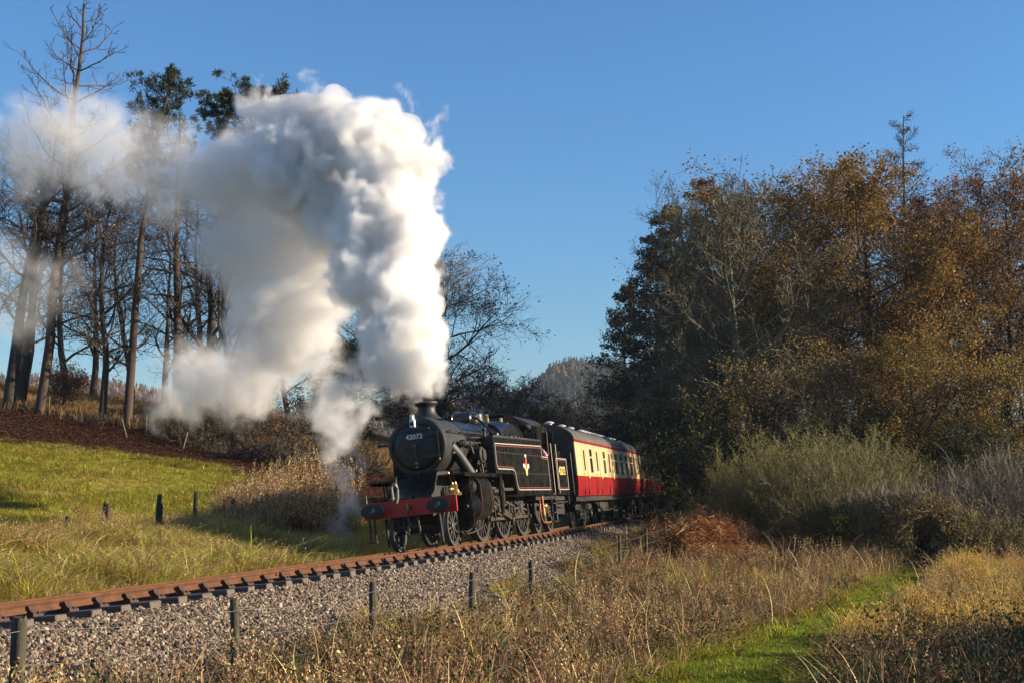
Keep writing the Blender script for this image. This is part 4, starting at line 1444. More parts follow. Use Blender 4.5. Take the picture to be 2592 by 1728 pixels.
def make_coach():
    root = empty('railway_coach')
    z0, zs, ze = 1.13, 1.88, 3.10
    Y1 = 1.38
    # window openings of the seen side: (b0, b1, sill, head, kind)
    W = [(1.75, 2.10, 2.04, 2.86, 'door'), (3.30, 3.95, 1.98, 2.94, 'win'), (5.00, 5.40, 2.06, 2.88, 'door'), (6.95, 7.60, 1.98, 2.94, 'green'), (8.55, 8.95, 2.04, 2.88, 'door'),
         (9.55, 9.95, 2.04, 2.94, 'win'), (10.55, 11.55, 1.98, 2.94, 'win'), (12.35, 13.35, 1.98, 2.94, 'win'), (14.15, 15.15, 1.98, 2.94, 'win'), (15.95, 16.95, 1.98, 2.94, 'win'), (17.45, 17.95, 1.98, 2.94, 'win'), (18.65, 19.05, 2.04, 2.88, 'door')]
    for sg in (1, -1):
        yy = sorted((sg * (Y1 - .05), sg * Y1))
        f = lp()
        prev = 0.0
        for b0, b1, a, c, kd in W:
            f.box(prev, b0, *yy, zs, ze)
            f.box(b0, b1, *yy, zs, a)
            f.box(b0, b1, *yy, c, ze)
            prev = b1
        f.box(prev, CL, *yy, zs, ze)
        side = f.build('upper_panel', M['cream'], root, angle=20)
        f = lp()
        f.prism([(sg * (Y1 - .06), zs), (sg * Y1, zs), (sg * (Y1 - .005), 1.5), (sg * (Y1 - .05), z0), (sg * (Y1 - .09), z0)], 'x', 0.0, CL)
        low = f.build('lower_panel', M['crimson'], root, angle=20)
        f = lp()
        f.box(0, CL, *sorted((sg * (Y1 - .02), sg * (Y1 + .006))), ze - .005, ze + .095)
        f.build('cornice_stripe', M['crimson'], root)
        f = lp()
        f.box(0, CL, *sorted((sg * Y1, sg * (Y1 + .005))), zs - .018, zs + .018)
        f.build('waist_line', M['lineyellow'], root)
        f = lp()
        for b in (1.45, 2.4, 4.65, 5.75, 8.2, 9.3, 18.3, 19.4):
            f.box(b - .012, b + .012, *sorted((sg * (Y1 - .03), sg * (Y1 + .003))), z0 + .05, ze)
        f.build('door_edge', M['coachend'], root)
        f = lp()
        for b in (1.5, 2.35, 4.7, 5.7, 8.25, 9.25, 18.35, 19.35):
            f.box(b - .05, b + .05, *sorted((sg * Y1, sg * (Y1 + .03))), 1.50, 1.545)
            f.box(b - .03, b + .03, *sorted((sg * Y1, sg * (Y1 + .03))), 1.92, 1.965)
        o = f.build('door_hinge', M['brass'], root); o['kind'] = 'stuff'
        for b in (2.52, 5.88, 9.42, 18.2):
            f = lp()
            f.tube([(b, sg * (Y1 + .0), 1.75), (b, sg * (Y1 + .05), 1.78), (b, sg * (Y1 + .05), 2.35), (b, sg * Y1, 2.38)], .013, 5)
            f.build('grab_handle', M['brass'], root)
        for b0, b1, a, c, kd in W:
            f = lp()
            y_ = sorted((sg * (Y1 - .04), sg * (Y1 + .008)))
            w = .028
            f.box(b0 - .005, b0 + w, *y_, a, c).box(b1 - w, b1 + .005, *y_, a, c).box(b0 + w, b1 - w, *y_, a - .004, a + w).box(b0 + w, b1 - w, *y_, c - w, c + .004)
            tr = c - .34
            if kd in ('win', 'green'):
                f.box(b0 + w, b1 - w, *y_, tr - .03, tr + .03)
            fr = f.build('window', M['cream'], root)
            gl = M['greenglass'] if kd == 'green' else M['glass']
            zsplit = [(a + w, tr - .03), (tr + .03, c - w)] if kd in ('win', 'green') else [(a + w, c - w)]
            for p, q in zsplit:
                g = lp()
                g.box(b0 + w, b1 - w, *sorted((sg * (Y1 - .036), sg * (Y1 - .028))), p, q)
                g.build('pane', gl, fr)
    # ends
    for b, d in ((0.0, -1), (CL, 1)):
        f = lp()
        arc = [(1.30 * math.sin(t) , 3.10 + .74 * math.cos(t)) for t in np.linspace(-1.5, 1.5, 15)]
        f.prism([(-1.325, 1.13), (-1.325, 3.1)] + arc + [(1.325, 3.1), (1.325, 1.13)], 'x', *sorted((b + (.002 if d < 0 else -.002), b - d * .06)))
        f.build('coach_end', M['coachend'], root)
        f = lp()
        x = sorted((b, b + d * .42))
        f.box(*x, -.56, -.44, 1.15, 3.25).box(*x, .44, .56, 1.15, 3.25).box(*x, -.44, .44, 3.13, 3.25)
        f.box(*sorted((b, b + d * .16)), -.44, .44, 1.15, 3.13)
        f.build('gangway', M['under'], root)
        f = lp()
        f.tube([(b + d * .02, 1.2, 1.2), (b + d * .07, 1.2, 1.3), (b + d * .07, 1.2, 2.7), (b + d * .02, 1.2, 2.75)], .02, 6).tube([(b + d * .05, -.9, 1.2), (b + d * .05, -.9, 3.2)], .02, 6).box(*sorted((b, b + d * .03)), .62, 1.15, 2.0, 2.05)
        f.build('end_handrail', M['smokebox'], root)
        f = lp()
        for y in (-.865, .865):
            f.lathe([(.1, 0), (.09, .3), (.2, .31), (.2, .36)], (b, y, 1.04), (d, 0, 0), 14)
        f.build('coach_buffer', M['under'], root)
    # roof
    f = lp()
    arc = [(1.39 * math.sin(t), 3.19 + .67 * math.cos(t)) for t in np.linspace(-math.pi / 2, math.pi / 2, 21)]
    arc2 = [(y * .96, z - .05) for y, z in arc]
    f.prism(arc + arc2[::-1], 'x', -.03, CL + .03)
    rf = f.build('roof', M['roof'], root, angle=40)
    f = lp()
    for b in np.linspace(.9, CL - .9, 9):
        f.prism([(y * 1.003, z + .008) for y, z in arc] + [(y * .99, z - .02) for y, z in arc[::-1]], 'x', b - .025, b + .025)
    f.build('roof_seam', M['roof'], rf, angle=40)
    for b in (1.0, 3.6, 5.6, 8.2, 9.1, 10.1, 11.0, 11.9, 12.9, 13.8, 14.9, 17.0, 18.2):
        f = lp()
        f.lathe([(.11, -.03), (.11, .06), (.19, .07), (.20, .11), (.10, .16), (.02, .17)], (b, .35, 3.83), (0, 0, 1), 14)
        f.build('roof_ventilator', M['vent'], rf)
    f = lp()
    f.box(15.6, 16.5, -.2, .55, 3.80, 3.88)
    f.build('water_filler', M['roof'], rf, bevel=.03)
    # underframe
    f = lp()
    for sg in (1, -1):
        f.box(0, CL, *sorted((sg * 1.16, sg * 1.24)), .92, 1.13)
        f.tube([(5.0, sg * 1.1, .94), (7.2, sg * 1.1, .52), (12.4, sg * 1.1, .52), (14.6, sg * 1.1, .94)], .05, 6)
        f.box(0, CL, *sorted((sg * 1.24, sg * 1.36)), .93, .96)
    f.box(0, CL, -1.2, 1.2, 1.07, 1.13)
    for b in np.linspace(.1, CL - .1, 12):
        f.box(b - .05, b + .05, -1.16, 1.16, .95, 1.07)
    f.build('underframe', M['under'], root)
    for b0, b1, zz, y in ((6.3, 7.9, .48, .95), (8.4, 9.6, .55, .9), (10.8, 12.0, .50, .95)):
        f = lp()
        for sg in (1, -1):
            f.box(b0, b1, *sorted((sg * .35, sg * (y + .12))), zz, .95)
        f.build('equipment_box', M['under'], root, bevel=.02)
    f = lp()
    f.cyl((12.8, .3, .7), (13.9, .3, .7), .22, n=14).cyl((5.3, -.4, .72), (6.1, -.4, .72), .24, n=14)
    f.build('vacuum_cylinder', M['under'], root)
    for cb_ in (2.7, 16.9):
        f = lp()
        for sg in (1, -1):
            y = sg * 1.0
            f.prism([(cb_ - 1.95, .78), (cb_ - 1.7, .84), (cb_ - .6, .84), (cb_ - .4, .66), (cb_ + .4, .66), (cb_ + .6, .84), (cb_ + 1.7, .84), (cb_ + 1.95, .78), (cb_ + 1.95, .66), (cb_ + .7, .58), (cb_ + .5, .42), (cb_ - .5, .42), (cb_ - .7, .58), (cb_ - 1.95, .66)], 'y', y - .04, y + .04)
            f.prism([(cb_ - 1.6, .55), (cb_ - 1.3, .30), (cb_ + 1.3, .30), (cb_ + 1.6, .55), (cb_ + 1.5, .58), (cb_ + 1.25, .36), (cb_ - 1.25, .36), (cb_ - 1.5, .58)], 'y', y - .03, y + .03)
            for q in (-.22, .22):
                for k in range(4):
                    f.lathe([(.085, 0), (.085, .05)], (cb_ + q, y, .28 + k * .085), (0, 0, 1), 10)
            for q in (-.75, .75):
                f.cyl((cb_ + q, y + sg * .05, .34), (cb_ + q, y + sg * .05, .86), .025, n=6)
            f.box(cb_ - .5, cb_ + .5, *sorted((sg * .98, sg * 1.12)), .20, .26)
            f.tube([(cb_ - 1.2, sg * 1.2, .94), (cb_ - 1.25, sg * 1.22, .52), (cb_ - .7, sg * 1.22, .5), (cb_ - .65, sg * 1.2, .94)], .018, 5)
        bg_ = f.build('bogie', M['under'], root)
        for q in (-1.3, 1.3):
            for sg in (1, -1):
                f = lp()
                f.lathe([(.45, -.06), (.455, .03), (.48, .035), (.48, .07), (.40, .07), (.38, .02), (.15, .0), (.12, -.06)], (cb_ + q, sg * .735, .455), (0, -sg, 0), 28)
                f.build('wheel', M['wheel'], bg_)
                f = lp()
                f.box(cb_ + q - .15, cb_ + q + .15, *sorted((sg * .94, sg * 1.12)), .33, .62)
                f.build('axle_box', M['under'], bg_)
                f = lp()
                f.lathe([(.055, 0), (.055, .012)], (cb_ + q, sg * 1.12, .47), (0, sg, 0), 10)
                f.build('axle_cover', M['spring'], bg_)
    for b in (2.0, 5.2, 8.8, 18.8):
        for sg in (1, -1):
            f = lp()
            f.box(b - .35, b + .35, *sorted((sg * 1.22, sg * 1.42)), .60, .63)
            f.box(b - .3, b - .27, *sorted((sg * 1.22, sg * 1.26)), .63, .93).box(b + .27, b + .3, *sorted((sg * 1.22, sg * 1.26)), .63, .93)
            f.build('step_board', M['under'], root)
    return root


coach = make_coach()
coach.matrix_world = vehicle_matrix(15.0, 17.7, 31.9)
tag(coach, 'sunlit crimson and cream railway coach coupled directly behind the black engine', 'coach', 'coaches of the train')
c2 = copy_tree(coach)
c2.matrix_world = vehicle_matrix(35.35, 38.0, 52.3)
tag(c2, 'second coach of the train, in the dark shade of the trees', 'coach', 'coaches of the train')

# ------------------------------------------------------------------ fences
rf_ = random.Random(21)


def post_mesh(h, r, mat, below=.5, lean=0.0):
    f = MB()
    n = 10
    prof = [(r * 1.05, -below), (r * 1.02, 0), (r, h * .5), (r * .97, h - .03), (r * .8, h)]
    f.lathe(prof, (0, 0, 0), (0, 0, 1), n)
    for i, v in enumerate(f.v):
        a = math.atan2(v[1], v[0])
        k = 1 + .12 * math.sin(a * 2 + h * 9) + .08 * math.sin(a * 5 + h * 3 + v[2] * 4) + rf_.uniform(-.07, .07)
        dz = rf_.uniform(-.02, .015) if v[2] > h - .06 else 0
        f.v[i] = (v[0] * k, v[1] * k, v[2] + dz)
    return f.mesh('fence_post', mat, angle=50)


fence = empty('wire_fence', label='post and wire fence with lichened round posts along the foot of the ballast', cat='fence')
FP = [(45, 1560, 11.1), (605, 1515, 14.9), (945, 1473, 18.7), (1193, 1447, 23.0), (1350, 1418, 26.9), (1568, 1354, 35.3), (1634, 1338, 38.9), (1684, 1322, 42.0), (1722, 1306, 45.0)]
tops = []
for i, (px, py, Y_) in enumerate(FP):
    T = WP(px, py, Y_)
    base = float(gz(T.x, T.y))
    h = T.z - base
    rad = [.062, .056, .058, .052, .05, .05, .05, .045, .045][i]
    o = bpy.data.objects.new('fence_post', post_mesh(h, rad, M['post']))
    o.location = (T.x, T.y, base)
    o.rotation_euler = (rf_.uniform(-.05, .05), rf_.uniform(-.045, .045), rf_.uniform(0, 6))
    link(o, fence)
    tops.append((Vector((T.x, T.y, base)), h))
ext = [(tops[0][0] + (tops[0][0] - tops[1][0]), tops[0][1])] + tops + [(tops[-1][0] + (tops[-1][0] - tops[-2][0]) * 1.0, tops[-1][1])]
for fr in (.90, .66, .40):
    pts = []
    for (a, ha), (b_, hb) in zip(ext[:-1], ext[1:]):
        for k in range(6):
            q = k / 6
            p = a.lerp(b_, q)
            pts.append((p.x + .055, p.y, a.z * (1 - q) + b_.z * q + fr * (ha * (1 - q) + hb * q) - .05 * math.sin(math.pi * q) + rf_.uniform(-.008, .008)))
    f = MB()
    f.tube(pts, .0026, 4)
    f.build('wire_strand', M['wire'], fence)

old = [((270, 1275, 32.7), 'shortest of the three dark posts at the field edge, split and worn'), ((400, 1250, 35.1), 'thick dark post between two others at the field edge, broken along its right side'), ((493, 1242, 36.9), 'tall slim dark post nearest the reeds at the field edge')]
for (px, py, Y_), lab in old:
    T = WP(px, py, Y_)
    base = float(gz(T.x, T.y))
    o = bpy.data.objects.new('old_post', post_mesh(T.z - base, .072 if px == 400 else .06, M['postdark']))
    o.location = (T.x, T.y, base)
    o.rotation_euler = (0, rf_.uniform(.02, .05), 0)
    link(o)
    tag(o, lab, 'post', 'old fence posts along the field')
    if px != 493:
        f = MB()
        f.prism([(-.03, 0), (.035, 0), (.03, .62), (-.005, .70), (-.03, .55)], 'y', -.03, .03)
        st = f.build('split_slab', M['postdark'], o, bevel=.006)
        st.location = (.085 if px == 400 else -.08, .0, (T.z - base) - .95 if px == 400 else .25)
for (px, py, Y_), lab in [((167, 1306, 31.2), 'low dark post stump among the pale dead weeds'), ((586, 1262, 39.0), 'dark stump half hidden at the left end of the reeds')]:
    T = WP(px, py, Y_)
    base = float(gz(T.x, T.y))
    o = bpy.data.objects.new('old_post', post_mesh(T.z - base, .055, M['postdark']))
    o.location = (T.x, T.y, base); o.rotation_euler = (0, .08, 1)
    tag(link(o), lab, 'post', 'old fence posts along the field')
# stakes on the wooded bank
for px, py, Y_, h, tilt, lab in [(42, 1072, 60.5, .9, 0, 'pale stake left of the thick leaning trunk on the bank'), (121, 1068, 60.5, .9, .05, 'pale stake right of the thick leaning trunk on the bank'), (278, 1076, 61, .5, 0, 'short yellowish stake between two dark trunks'), (369, 1096, 59, 1.0, 0, 'upright pale stake on the leaf-strewn bank'), (322, 1107, 58, 1.0, -.35, 'leaning pale stake on the leaf-strewn bank'), (461, 1143, 57, .95, .3, 'leaning pinkish stake lowest on the leaf-strewn bank')]:
    T = WP(px, py, Y_)
    base = float(gz(T.x, T.y))
    o = bpy.data.objects.new('wooden_stake', post_mesh(max(h, T.z - base), .035, M['bark_olive']))
    o.location = (T.x, T.y, base); o.rotation_euler = (0, tilt, 1)
    tag(link(o), lab, 'stake', 'stakes on the wooded bank')
# marker post beside the opening in the hedge
T = WP(2378, 1392, 41.5)
mk = empty('marker_post', (T.x, T.y, float(gz(T.x, T.y))), label='small post with a pale round waymark disc beside the opening in the bushes', cat='post')
f = MB(); f.box(-.045, .045, -.03, .03, -.3, T.z - mk.location.z + .02); f.build('post', M['post'], mk)
f = MB(); f.lathe([(.075, 0), (.075, .012)], (0, -.03, T.z - mk.location.z - .05), (0, -1, 0), 16); f.build('waymark_disc', M['white'], mk)
# lineside block
f = MB()
f.prism([(-.22, -.1), (.24, -.1), (.2, .12), (.02, .2), (-.2, .14)], 'y', -.16, .16)
o = f.build('grey_rock', M['ballastbed'], None, bevel=.04)
T = WP(1146, 1487, 24.0)
o.location = (T.x, T.y, float(gz(T.x, T.y)) + .1)
tag(o, 'grey rock lying at the foot of the ballast beside the mossy patch', 'rock')
# ------------------------------------------------------------------ trees
def unit(v):
    return v / np.maximum(np.linalg.norm(v, axis=-1, keepdims=True), 1e-9)


def grow(st, dr, ln, rd, K, wob, up, rng, taper=.35):
    """polylines from starts: wandering by wob, turning upwards by up"""
    n = len(st)
    P = np.empty((n, K + 1, 3)); D = np.empty((n, K + 1, 3))
    P[:, 0] = st
    d = unit(dr)
    D[:, 0] = d
    for k in range(K):
        d = unit(d + rng.normal(0, wob, (n, 3)) + np.array([0, 0, 1.0]) * up)
        P[:, k + 1] = P[:, k] + d * (ln / K)[:, None]
        D[:, k + 1] = d
    Rr = rd[:, None] * np.linspace(1, taper, K + 1)[None]
    return P, D, Rr


def spawn(P, D, Rr, ln, m, u0, u1, ang, asd, lr, rng, rr=.55, shape=None, flat=0.0):
    """m children on each branch between fractions u0 and u1, leaving it at ang degrees"""
    n, K1, _ = P.shape
    u = (np.linspace(u0, u1, m)[None] + rng.uniform(-.5, .5, (n, m)) * (u1 - u0) / m).clip(0, .999)
    f = u * (K1 - 1)
    i = f.astype(int); a = (f - i)[..., None]
    ii = np.arange(n)[:, None]
    st = P[ii, i] * (1 - a) + P[ii, i + 1] * a
    dd = unit(D[ii, i] * (1 - a) + D[ii, i + 1] * a)
    az = rng.uniform(0, 2 * math.pi, (n, 1)) + np.arange(m)[None] * 2.399963 + rng.normal(0, .35, (n, m))
    ref = np.where(np.abs(dd[..., 2:3]) < .9, np.array([0, 0, 1.0]), np.array([1.0, 0, 0]))
    e1 = unit(np.cross(dd, ref)); e2 = np.cross(dd, e1)
    side = e1 * np.cos(az)[..., None] + e2 * np.sin(az)[..., None]
    if flat:
        side[..., 2] *= 1 - flat
        side = unit(side)
    A = np.radians(rng.normal(ang, asd, (n, m)))[..., None]
    d = dd * np.cos(A) + side * np.sin(A)
    sh = shape(u) if shape else (1.15 - .6 * u)
    L_ = ln[:, None] * lr * sh * rng.uniform(.7, 1.25, (n, m))
    r = (Rr[ii, i] * (1 - a[..., 0]) + Rr[ii, i + 1] * a[..., 0]) * rr
    return st.reshape(-1, 3), d.reshape(-1, 3), L_.ravel(), r.ravel()


def tubes(P, Rr, sides, rng=None):
    n, K1, _ = P.shape
    d = unit(P[:, -1] - P[:, 0])
    ref = np.where(np.abs(d[:, 2:3]) < .9, np.array([0, 0, 1.0]), np.array([1.0, 0, 0]))
    e1 = unit(np.cross(d, ref)); e2 = np.cross(d, e1)
    if sides == 1:
        a = rng.uniform(0, math.pi, (n, 1))
        e = e1 * np.cos(a) + e2 * np.sin(a)
        V = np.stack([P - e[:, None] * Rr[..., None], P + e[:, None] * Rr[..., None]], 2)
        s = 2
    else:
        t = np.arange(sides) * 2 * math.pi / sides
        ring = e1[:, None] * np.cos(t)[None, :, None] + e2[:, None] * np.sin(t)[None, :, None]
        V = P[:, :, None] + ring[:, None] * Rr[:, :, None, None]
        s = sides
    idx = np.arange(n * K1 * s).reshape(n, K1, s)
    if sides == 1:
        F = np.stack([idx[:, :-1, 0], idx[:, :-1, 1], idx[:, 1:, 1], idx[:, 1:, 0]], -1).reshape(-1, 4)
    else:
        j = np.roll(idx, -1, 2)
        F = np.stack([idx[:, :-1], j[:, :-1], j[:, 1:], idx[:, 1:]], -1).reshape(-1, 4)
    return V.reshape(-1, 3), F


def leaf_quads(C, size, rng, nbias=0.0, asp=.6):
    """kite-shaped leaves (or leaf sprays) at points C"""
    n = len(C)
    a = unit(rng.normal(0, 1, (n, 3)) + np.array([0, 0, nbias]))
    b_ = unit(np.cross(a, rng.normal(0, 1, (n, 3))))
    s = (size * rng.uniform(.6, 1.3, n))[:, None]
    V = np.stack([C - a * s * .5, C + b_ * s * asp * .5, C + a * s * .5, C - b_ * s * asp * .5], 1).reshape(-1, 3)
    return V, np.arange(n * 4).reshape(n, 4)


def needle_fans(C, D, size, rng, m=7):
    """tufts of narrow needles bursting from the ends of twigs"""
    n = len(C)
    C = np.repeat(C, m, 0); D = np.repeat(D, m, 0)
    a = unit(unit(rng.normal(0, 1, (n * m, 3))) * .8 + D * .7)
    b_ = unit(np.cross(a, rng.normal(0, 1, (n * m, 3))))
    s = (size * rng.uniform(.7, 1.2, n * m))[:, None]
    V = np.stack([C, C + a * s * .6 + b_ * s * .07, C + a * s, C + a * s * .6 - b_ * s * .07], 1).reshape(-1, 3)
    return V, np.arange(n * m * 4).reshape(-1, 4)


def palette(n, cols, rng, var=.25):
    c = np.array([k[1:] for k in cols]); w = np.array([k[0] for k in cols]); w = w / w.sum()
    i = rng.choice(len(c), n, p=w)
    return c[i] * rng.uniform(1 - var, 1 + var, (n, 1))


def join_mesh(name, chunks, mats):
    """chunks of (V, F, material index, colour or None) into one mesh"""
    Vs, Fs, mi, cs, o = [], [], [], [], 0
    for V, F, k, c in chunks:
        if len(V) == 0:
            continue
        Vs.append(V); Fs.append(F + o); mi.append(np.full(len(F), k, np.int32))
        cs.append(np.tile([.05, .04, .03], (len(V), 1)) if c is None else np.repeat(c, len(V) // len(c), 0))
        o += len(V)
    me = mesh_np(name, np.concatenate(Vs), np.concatenate(Fs), None, False, np.concatenate(cs))
    for m_ in mats:
        me.materials.append(m_)
    me.polygons.foreach_set('material_index', np.concatenate(mi))
    return me


SH_OAK = lambda u: .45 + 1.0 * np.sin(np.clip((u - .1) * 1.15, 0, 1) * math.pi) ** .8
SH_CONE = lambda u: 1.12 - u
SH_TOP = lambda u: 1.1 - .55 * u
SH_UP = lambda u: 1.0 - .3 * u

ORANGE = [(3, .31, .165, .034), (2, .38, .235, .038), (3, .21, .115, .030), (2, .13, .08, .026), (2, .19, .155, .032)]
RUST = [(3, .22, .105, .044), (2, .29, .15, .055), (2, .14, .07, .034)]
YGREEN = [(3, .28, .21, .038), (3, .15, .14, .032), (2, .34, .20, .04)]
BROWN = [(3, .16, .085, .045), (2, .22, .13, .07), (1, .10, .055, .035)]
DKGREEN = [(3, .020, .032, .012), (2, .032, .045, .016), (1, .05, .055, .02)]
PINE = [(3, .022, .038, .017), (2, .034, .052, .022), (1, .05, .062, .03)]
LARCH = [(3, .085, .055, .026), (2, .06, .055, .026), (1, .14, .08, .035)]
OLIVE = [(3, .20, .20, .05), (2, .26, .235, .06), (1, .12, .13, .04)]


def tree_meshes(H, rng, kind='oak', r0=.3, trunk=None, bark='bark_grey', leaf=None, leafmat='leaf', nleaf=0, lsize=.14, frm=.22, n1=13, a1=58, l1=.36, n2=8, l2=.45, n3=7, l3=.45, n4=6, l4=.5, up=.05, wob=.16, shape=None, lean=(0, 0), twig=.010, jit=.18, tufts=0, flat=0.0, droop=0.0):
    shape = shape or SH_OAK
    if trunk is not None:
        T = np.array(trunk, float)
        d = np.concatenate([[0], np.cumsum(np.linalg.norm(np.diff(T, axis=0), axis=1))])
        q = np.linspace(0, d[-1], 13)
        P0_ = np.stack([np.interp(q, d, T[:, k]) for k in range(3)], -1)[None]
        D0 = unit(np.gradient(P0_[0], axis=0))[None]
        P0_ = P0_ + rng.normal(0, .03, P0_.shape) * np.linspace(0, 1, 13)[None, :, None]
        R0 = (r0 * np.linspace(1, .13, 13) ** .8)[None]
        H = d[-1]
    else:
        P0_, D0, R0 = grow(np.zeros((1, 3)), np.array([[lean[0], lean[1], 1.0]]), np.array([H * .92]), np.array([r0]), 12, wob * .35, .06, rng, .1)
        R0 = R0 * np.array([1.35] + [1.0] * 12)[None]
    P0_[0, 0, 2] -= .4
    ln = np.array([H])
    ch_t, ch_c = [], []
    V, F = tubes(P0_, R0, 9); ch_t.append((V, F, 0, None))
    s1 = spawn(P0_, D0, R0, ln, n1, frm, .98, a1, 9, l1, rng, .48, shape, flat)
    P1, D1, R1 = grow(*s1, 7, wob, up - droop, rng, .22)
    V, F = tubes(P1, R1, 5); ch_t.append((V, F, 0, None))
    s2 = spawn(P1, D1, R1, s1[2], n2, .2, .98, 48, 12, l2, rng, .55, None, flat)
    P2, D2, R2 = grow(*s2, 4, wob * 1.2, up - droop * .6, rng, .3)
    R2 = np.maximum(R2, twig * 1.3)
    V, F = tubes(P2, R2, 3); ch_c.append((V, F, 0, None))
    last = (P2, D2)
    if n3:
        s3 = spawn(P2, D2, R2, s2[2], n3, .15, .98, 44, 12, l3, rng, .6)
        P3, D3, R3 = grow(*s3, 3, wob * 1.3, up, rng, .4)
        R3 = np.maximum(R3, twig)
        V, F = tubes(P3, R3, 1, rng); ch_c.append((V, F, 0, None))
        last = (P3, D3)
        if n4:
            s4 = spawn(P3, D3, R3, s3[2], n4, .15, .98, 40, 12, l4, rng, .7)
            P4, D4, R4 = grow(*s4, 2, wob * 1.3, up, rng, .6)
            R4 = np.maximum(R4, twig * .75)
            V, F = tubes(P4, R4, 1, rng); ch_c.append((V, F, 0, None))
            last = (P4, D4)
    if leaf and nleaf:
        P, D = last
        i = rng.integers(0, len(P), nleaf); k = rng.integers(0, P.shape[1], nleaf)
        C = P[i, k] + rng.normal(0, jit, (nleaf, 3))
        if tufts:
            V, F = needle_fans(P[i, -1] + rng.normal(0, jit * .5, (nleaf, 3)), D[i, -1], lsize, rng, tufts)
            ch_c.append((V, F, 1, palette(nleaf * tufts, leaf, rng)))
        else:
            V, F = leaf_quads(C, lsize, rng)
            ch_c.append((V, F, 1, palette(nleaf, leaf, rng)))
    if trunk is None:                      # the topmost twigs reach the stated height
        q = H / np.percentile(np.concatenate([c[0][:, 2] for c in ch_c]), 99.8)
        for ch in (ch_t, ch_c):
            for i, c in enumerate(ch):
                ch[i] = (c[0] * np.array([.5 + .5 * q, .5 + .5 * q, q]),) + c[1:]
    return join_mesh('trunk', ch_t, [M[bark]]), join_mesh('crown', ch_c, [M[bark], M[leafmat]])


def place_tree(name, meshes, x, y, label, cat='tree', group=None, rz=0.0, sc=1.0, z=None):
    root = empty(name, (x, y, float(gz(x, y)) if z is None else z), rz, label, cat, group)
    root.scale = (sc, sc, sc)
    link(bpy.data.objects.new('trunk', meshes[0]), root)
    link(bpy.data.objects.new('crown', meshes[1]), root)
    return root


def at_px(px, Y_):
    x = (px - CXP) / FPX * Y_
    return x, Y_


def tree_px(name, px, Y_, top, label, seed, cat='tree', group=None, **kw):
    x, y = at_px(px, Y_)
    H = WP(px, top, Y_).z - float(gz(x, y))
    return place_tree(name, tree_meshes(H, np.random.default_rng(seed), **kw), x, y, label, cat, group)


def trunk_px(name, pts, Y_, label, seed, cat='tree', group=None, **kw):
    """tree whose trunk follows a measured line"""
    T = [WP(px, py, Y_) for px, py in pts]
    x, y = T[0].x, T[0].y
    z = float(gz(x, y))
    rel = [(p.x - x, 0.25 * math.sin(i * 2.1), max(p.z - z, 0) if i else 0) for i, p in enumerate(T)]
    return place_tree(name, tree_meshes(1, np.random.default_rng(seed), trunk=rel, **kw), x, y, label, cat, group)


LW = 'trees of the wood on the bank'
RW = 'trees of the wood beside the curve'
# --- wood on the left bank
trunk_px('dead_larch', [(96, 1061), (120, 900), (136, 767), (156, 560), (176, 430), (192, 260), (203, 130), (210, 8)], 60, 'tall dead larch with a bare whorled top above the drifting steam', 1, group=LW, r0=.25, bark='bark_pine', frm=.36, n1=40, a1=78, l1=.19, n2=7, l2=.35, n3=5, l3=.4, n4=0, up=.11, wob=.12, shape=lambda u: np.where(u > .5, 1.0, .8) * (1.15 - .5 * u) * np.clip((1.04 - u) * 6, .2, 1), flat=.5, twig=.011)
trunk_px('pine_tree', [(321, 1084), (338, 800), (362, 584), (376, 492), (392, 350), (418, 265), (446, 185)], 60, 'leaning pine with a narrow sparse crown between the dead larch and the spreading pine', 2, group=LW, r0=.22, bark='bark_pine', frm=.58, n1=34, a1=64, l1=.125, n2=5, l2=.42, n3=4, l3=.5, n4=0, up=.10, leaf=PINE, leafmat='needle', nleaf=640, lsize=.30, tufts=14, jit=.06, shape=lambda u: (1.2 - .45 * u) * np.clip((1.05 - u) * 5, .3, 1), flat=.2)
trunk_px('pine_tree', [(640, 1085), (648, 800), (656, 560), (662, 430), (650, 360), (634, 300), (618, 240)], 66, 'large spreading pine with flat dark boughs behind the top of the steam', 3, group=LW, r0=.26, bark='bark_pine', frm=.58, n1=24, a1=76, l1=.22, n2=7, l2=.40, n3=5, l3=.45, n4=0, up=.09, leaf=PINE, leafmat='needle', nleaf=2100, lsize=.31, tufts=14, jit=.08, shape=lambda u: np.where(u > .75, 1.15, .7) * np.clip((1.06 - u) * 4, .3, 1), flat=.7)
trunk_px('dead_snag', [(445, 1090), (446, 880), (449, 600), (450, 440), (452, 282)], 61, 'straight bare trunk with a broken top and a few stub branches', 4, group=LW, r0=.24, bark='bark_pine', frm=.30, n1=26, a1=75, l1=.10, n2=6, l2=.5, n3=5, l3=.5, n4=0, up=.04, wob=.2)
trunk_px('oak_tree', [(257, 1080), (266, 900), (258, 740), (264, 584), (285, 500)], 60, 'slim dark trunk with wispy brown twigs, left of the leaning pine', 5, group=LW, r0=.19, bark='bark_dark', frm=.22, n1=24, a1=68, l1=.20, n2=7, l2=.5, n3=6, l3=.5, n4=4, up=.03, leaf=BROWN, nleaf=1500, lsize=.13)
trunk_px('pine_tree', [(18, 1062), (36, 880), (66, 720), (96, 560), (128, 430), (150, 330)], 60, 'leftmost leaning dark trunk vanishing into the steam', 6, group=LW, r0=.29, bark='bark_dark', frm=.45, n1=14, a1=65, l1=.17, n2=7, l2=.5, n3=6, l3=.5, n4=3, up=.05)
trunk_px('pine_tree', [(46, 1066), (72, 880), (90, 700), (106, 560), (120, 440)], 61.5, 'dark trunk between the leftmost trunk and the dead larch', 7, group=LW, r0=.27, bark='bark_dark', frm=.42, n1=14, a1=62, l1=.20, n2=7, l2=.5, n3=6, l3=.5, n4=3, up=.05)
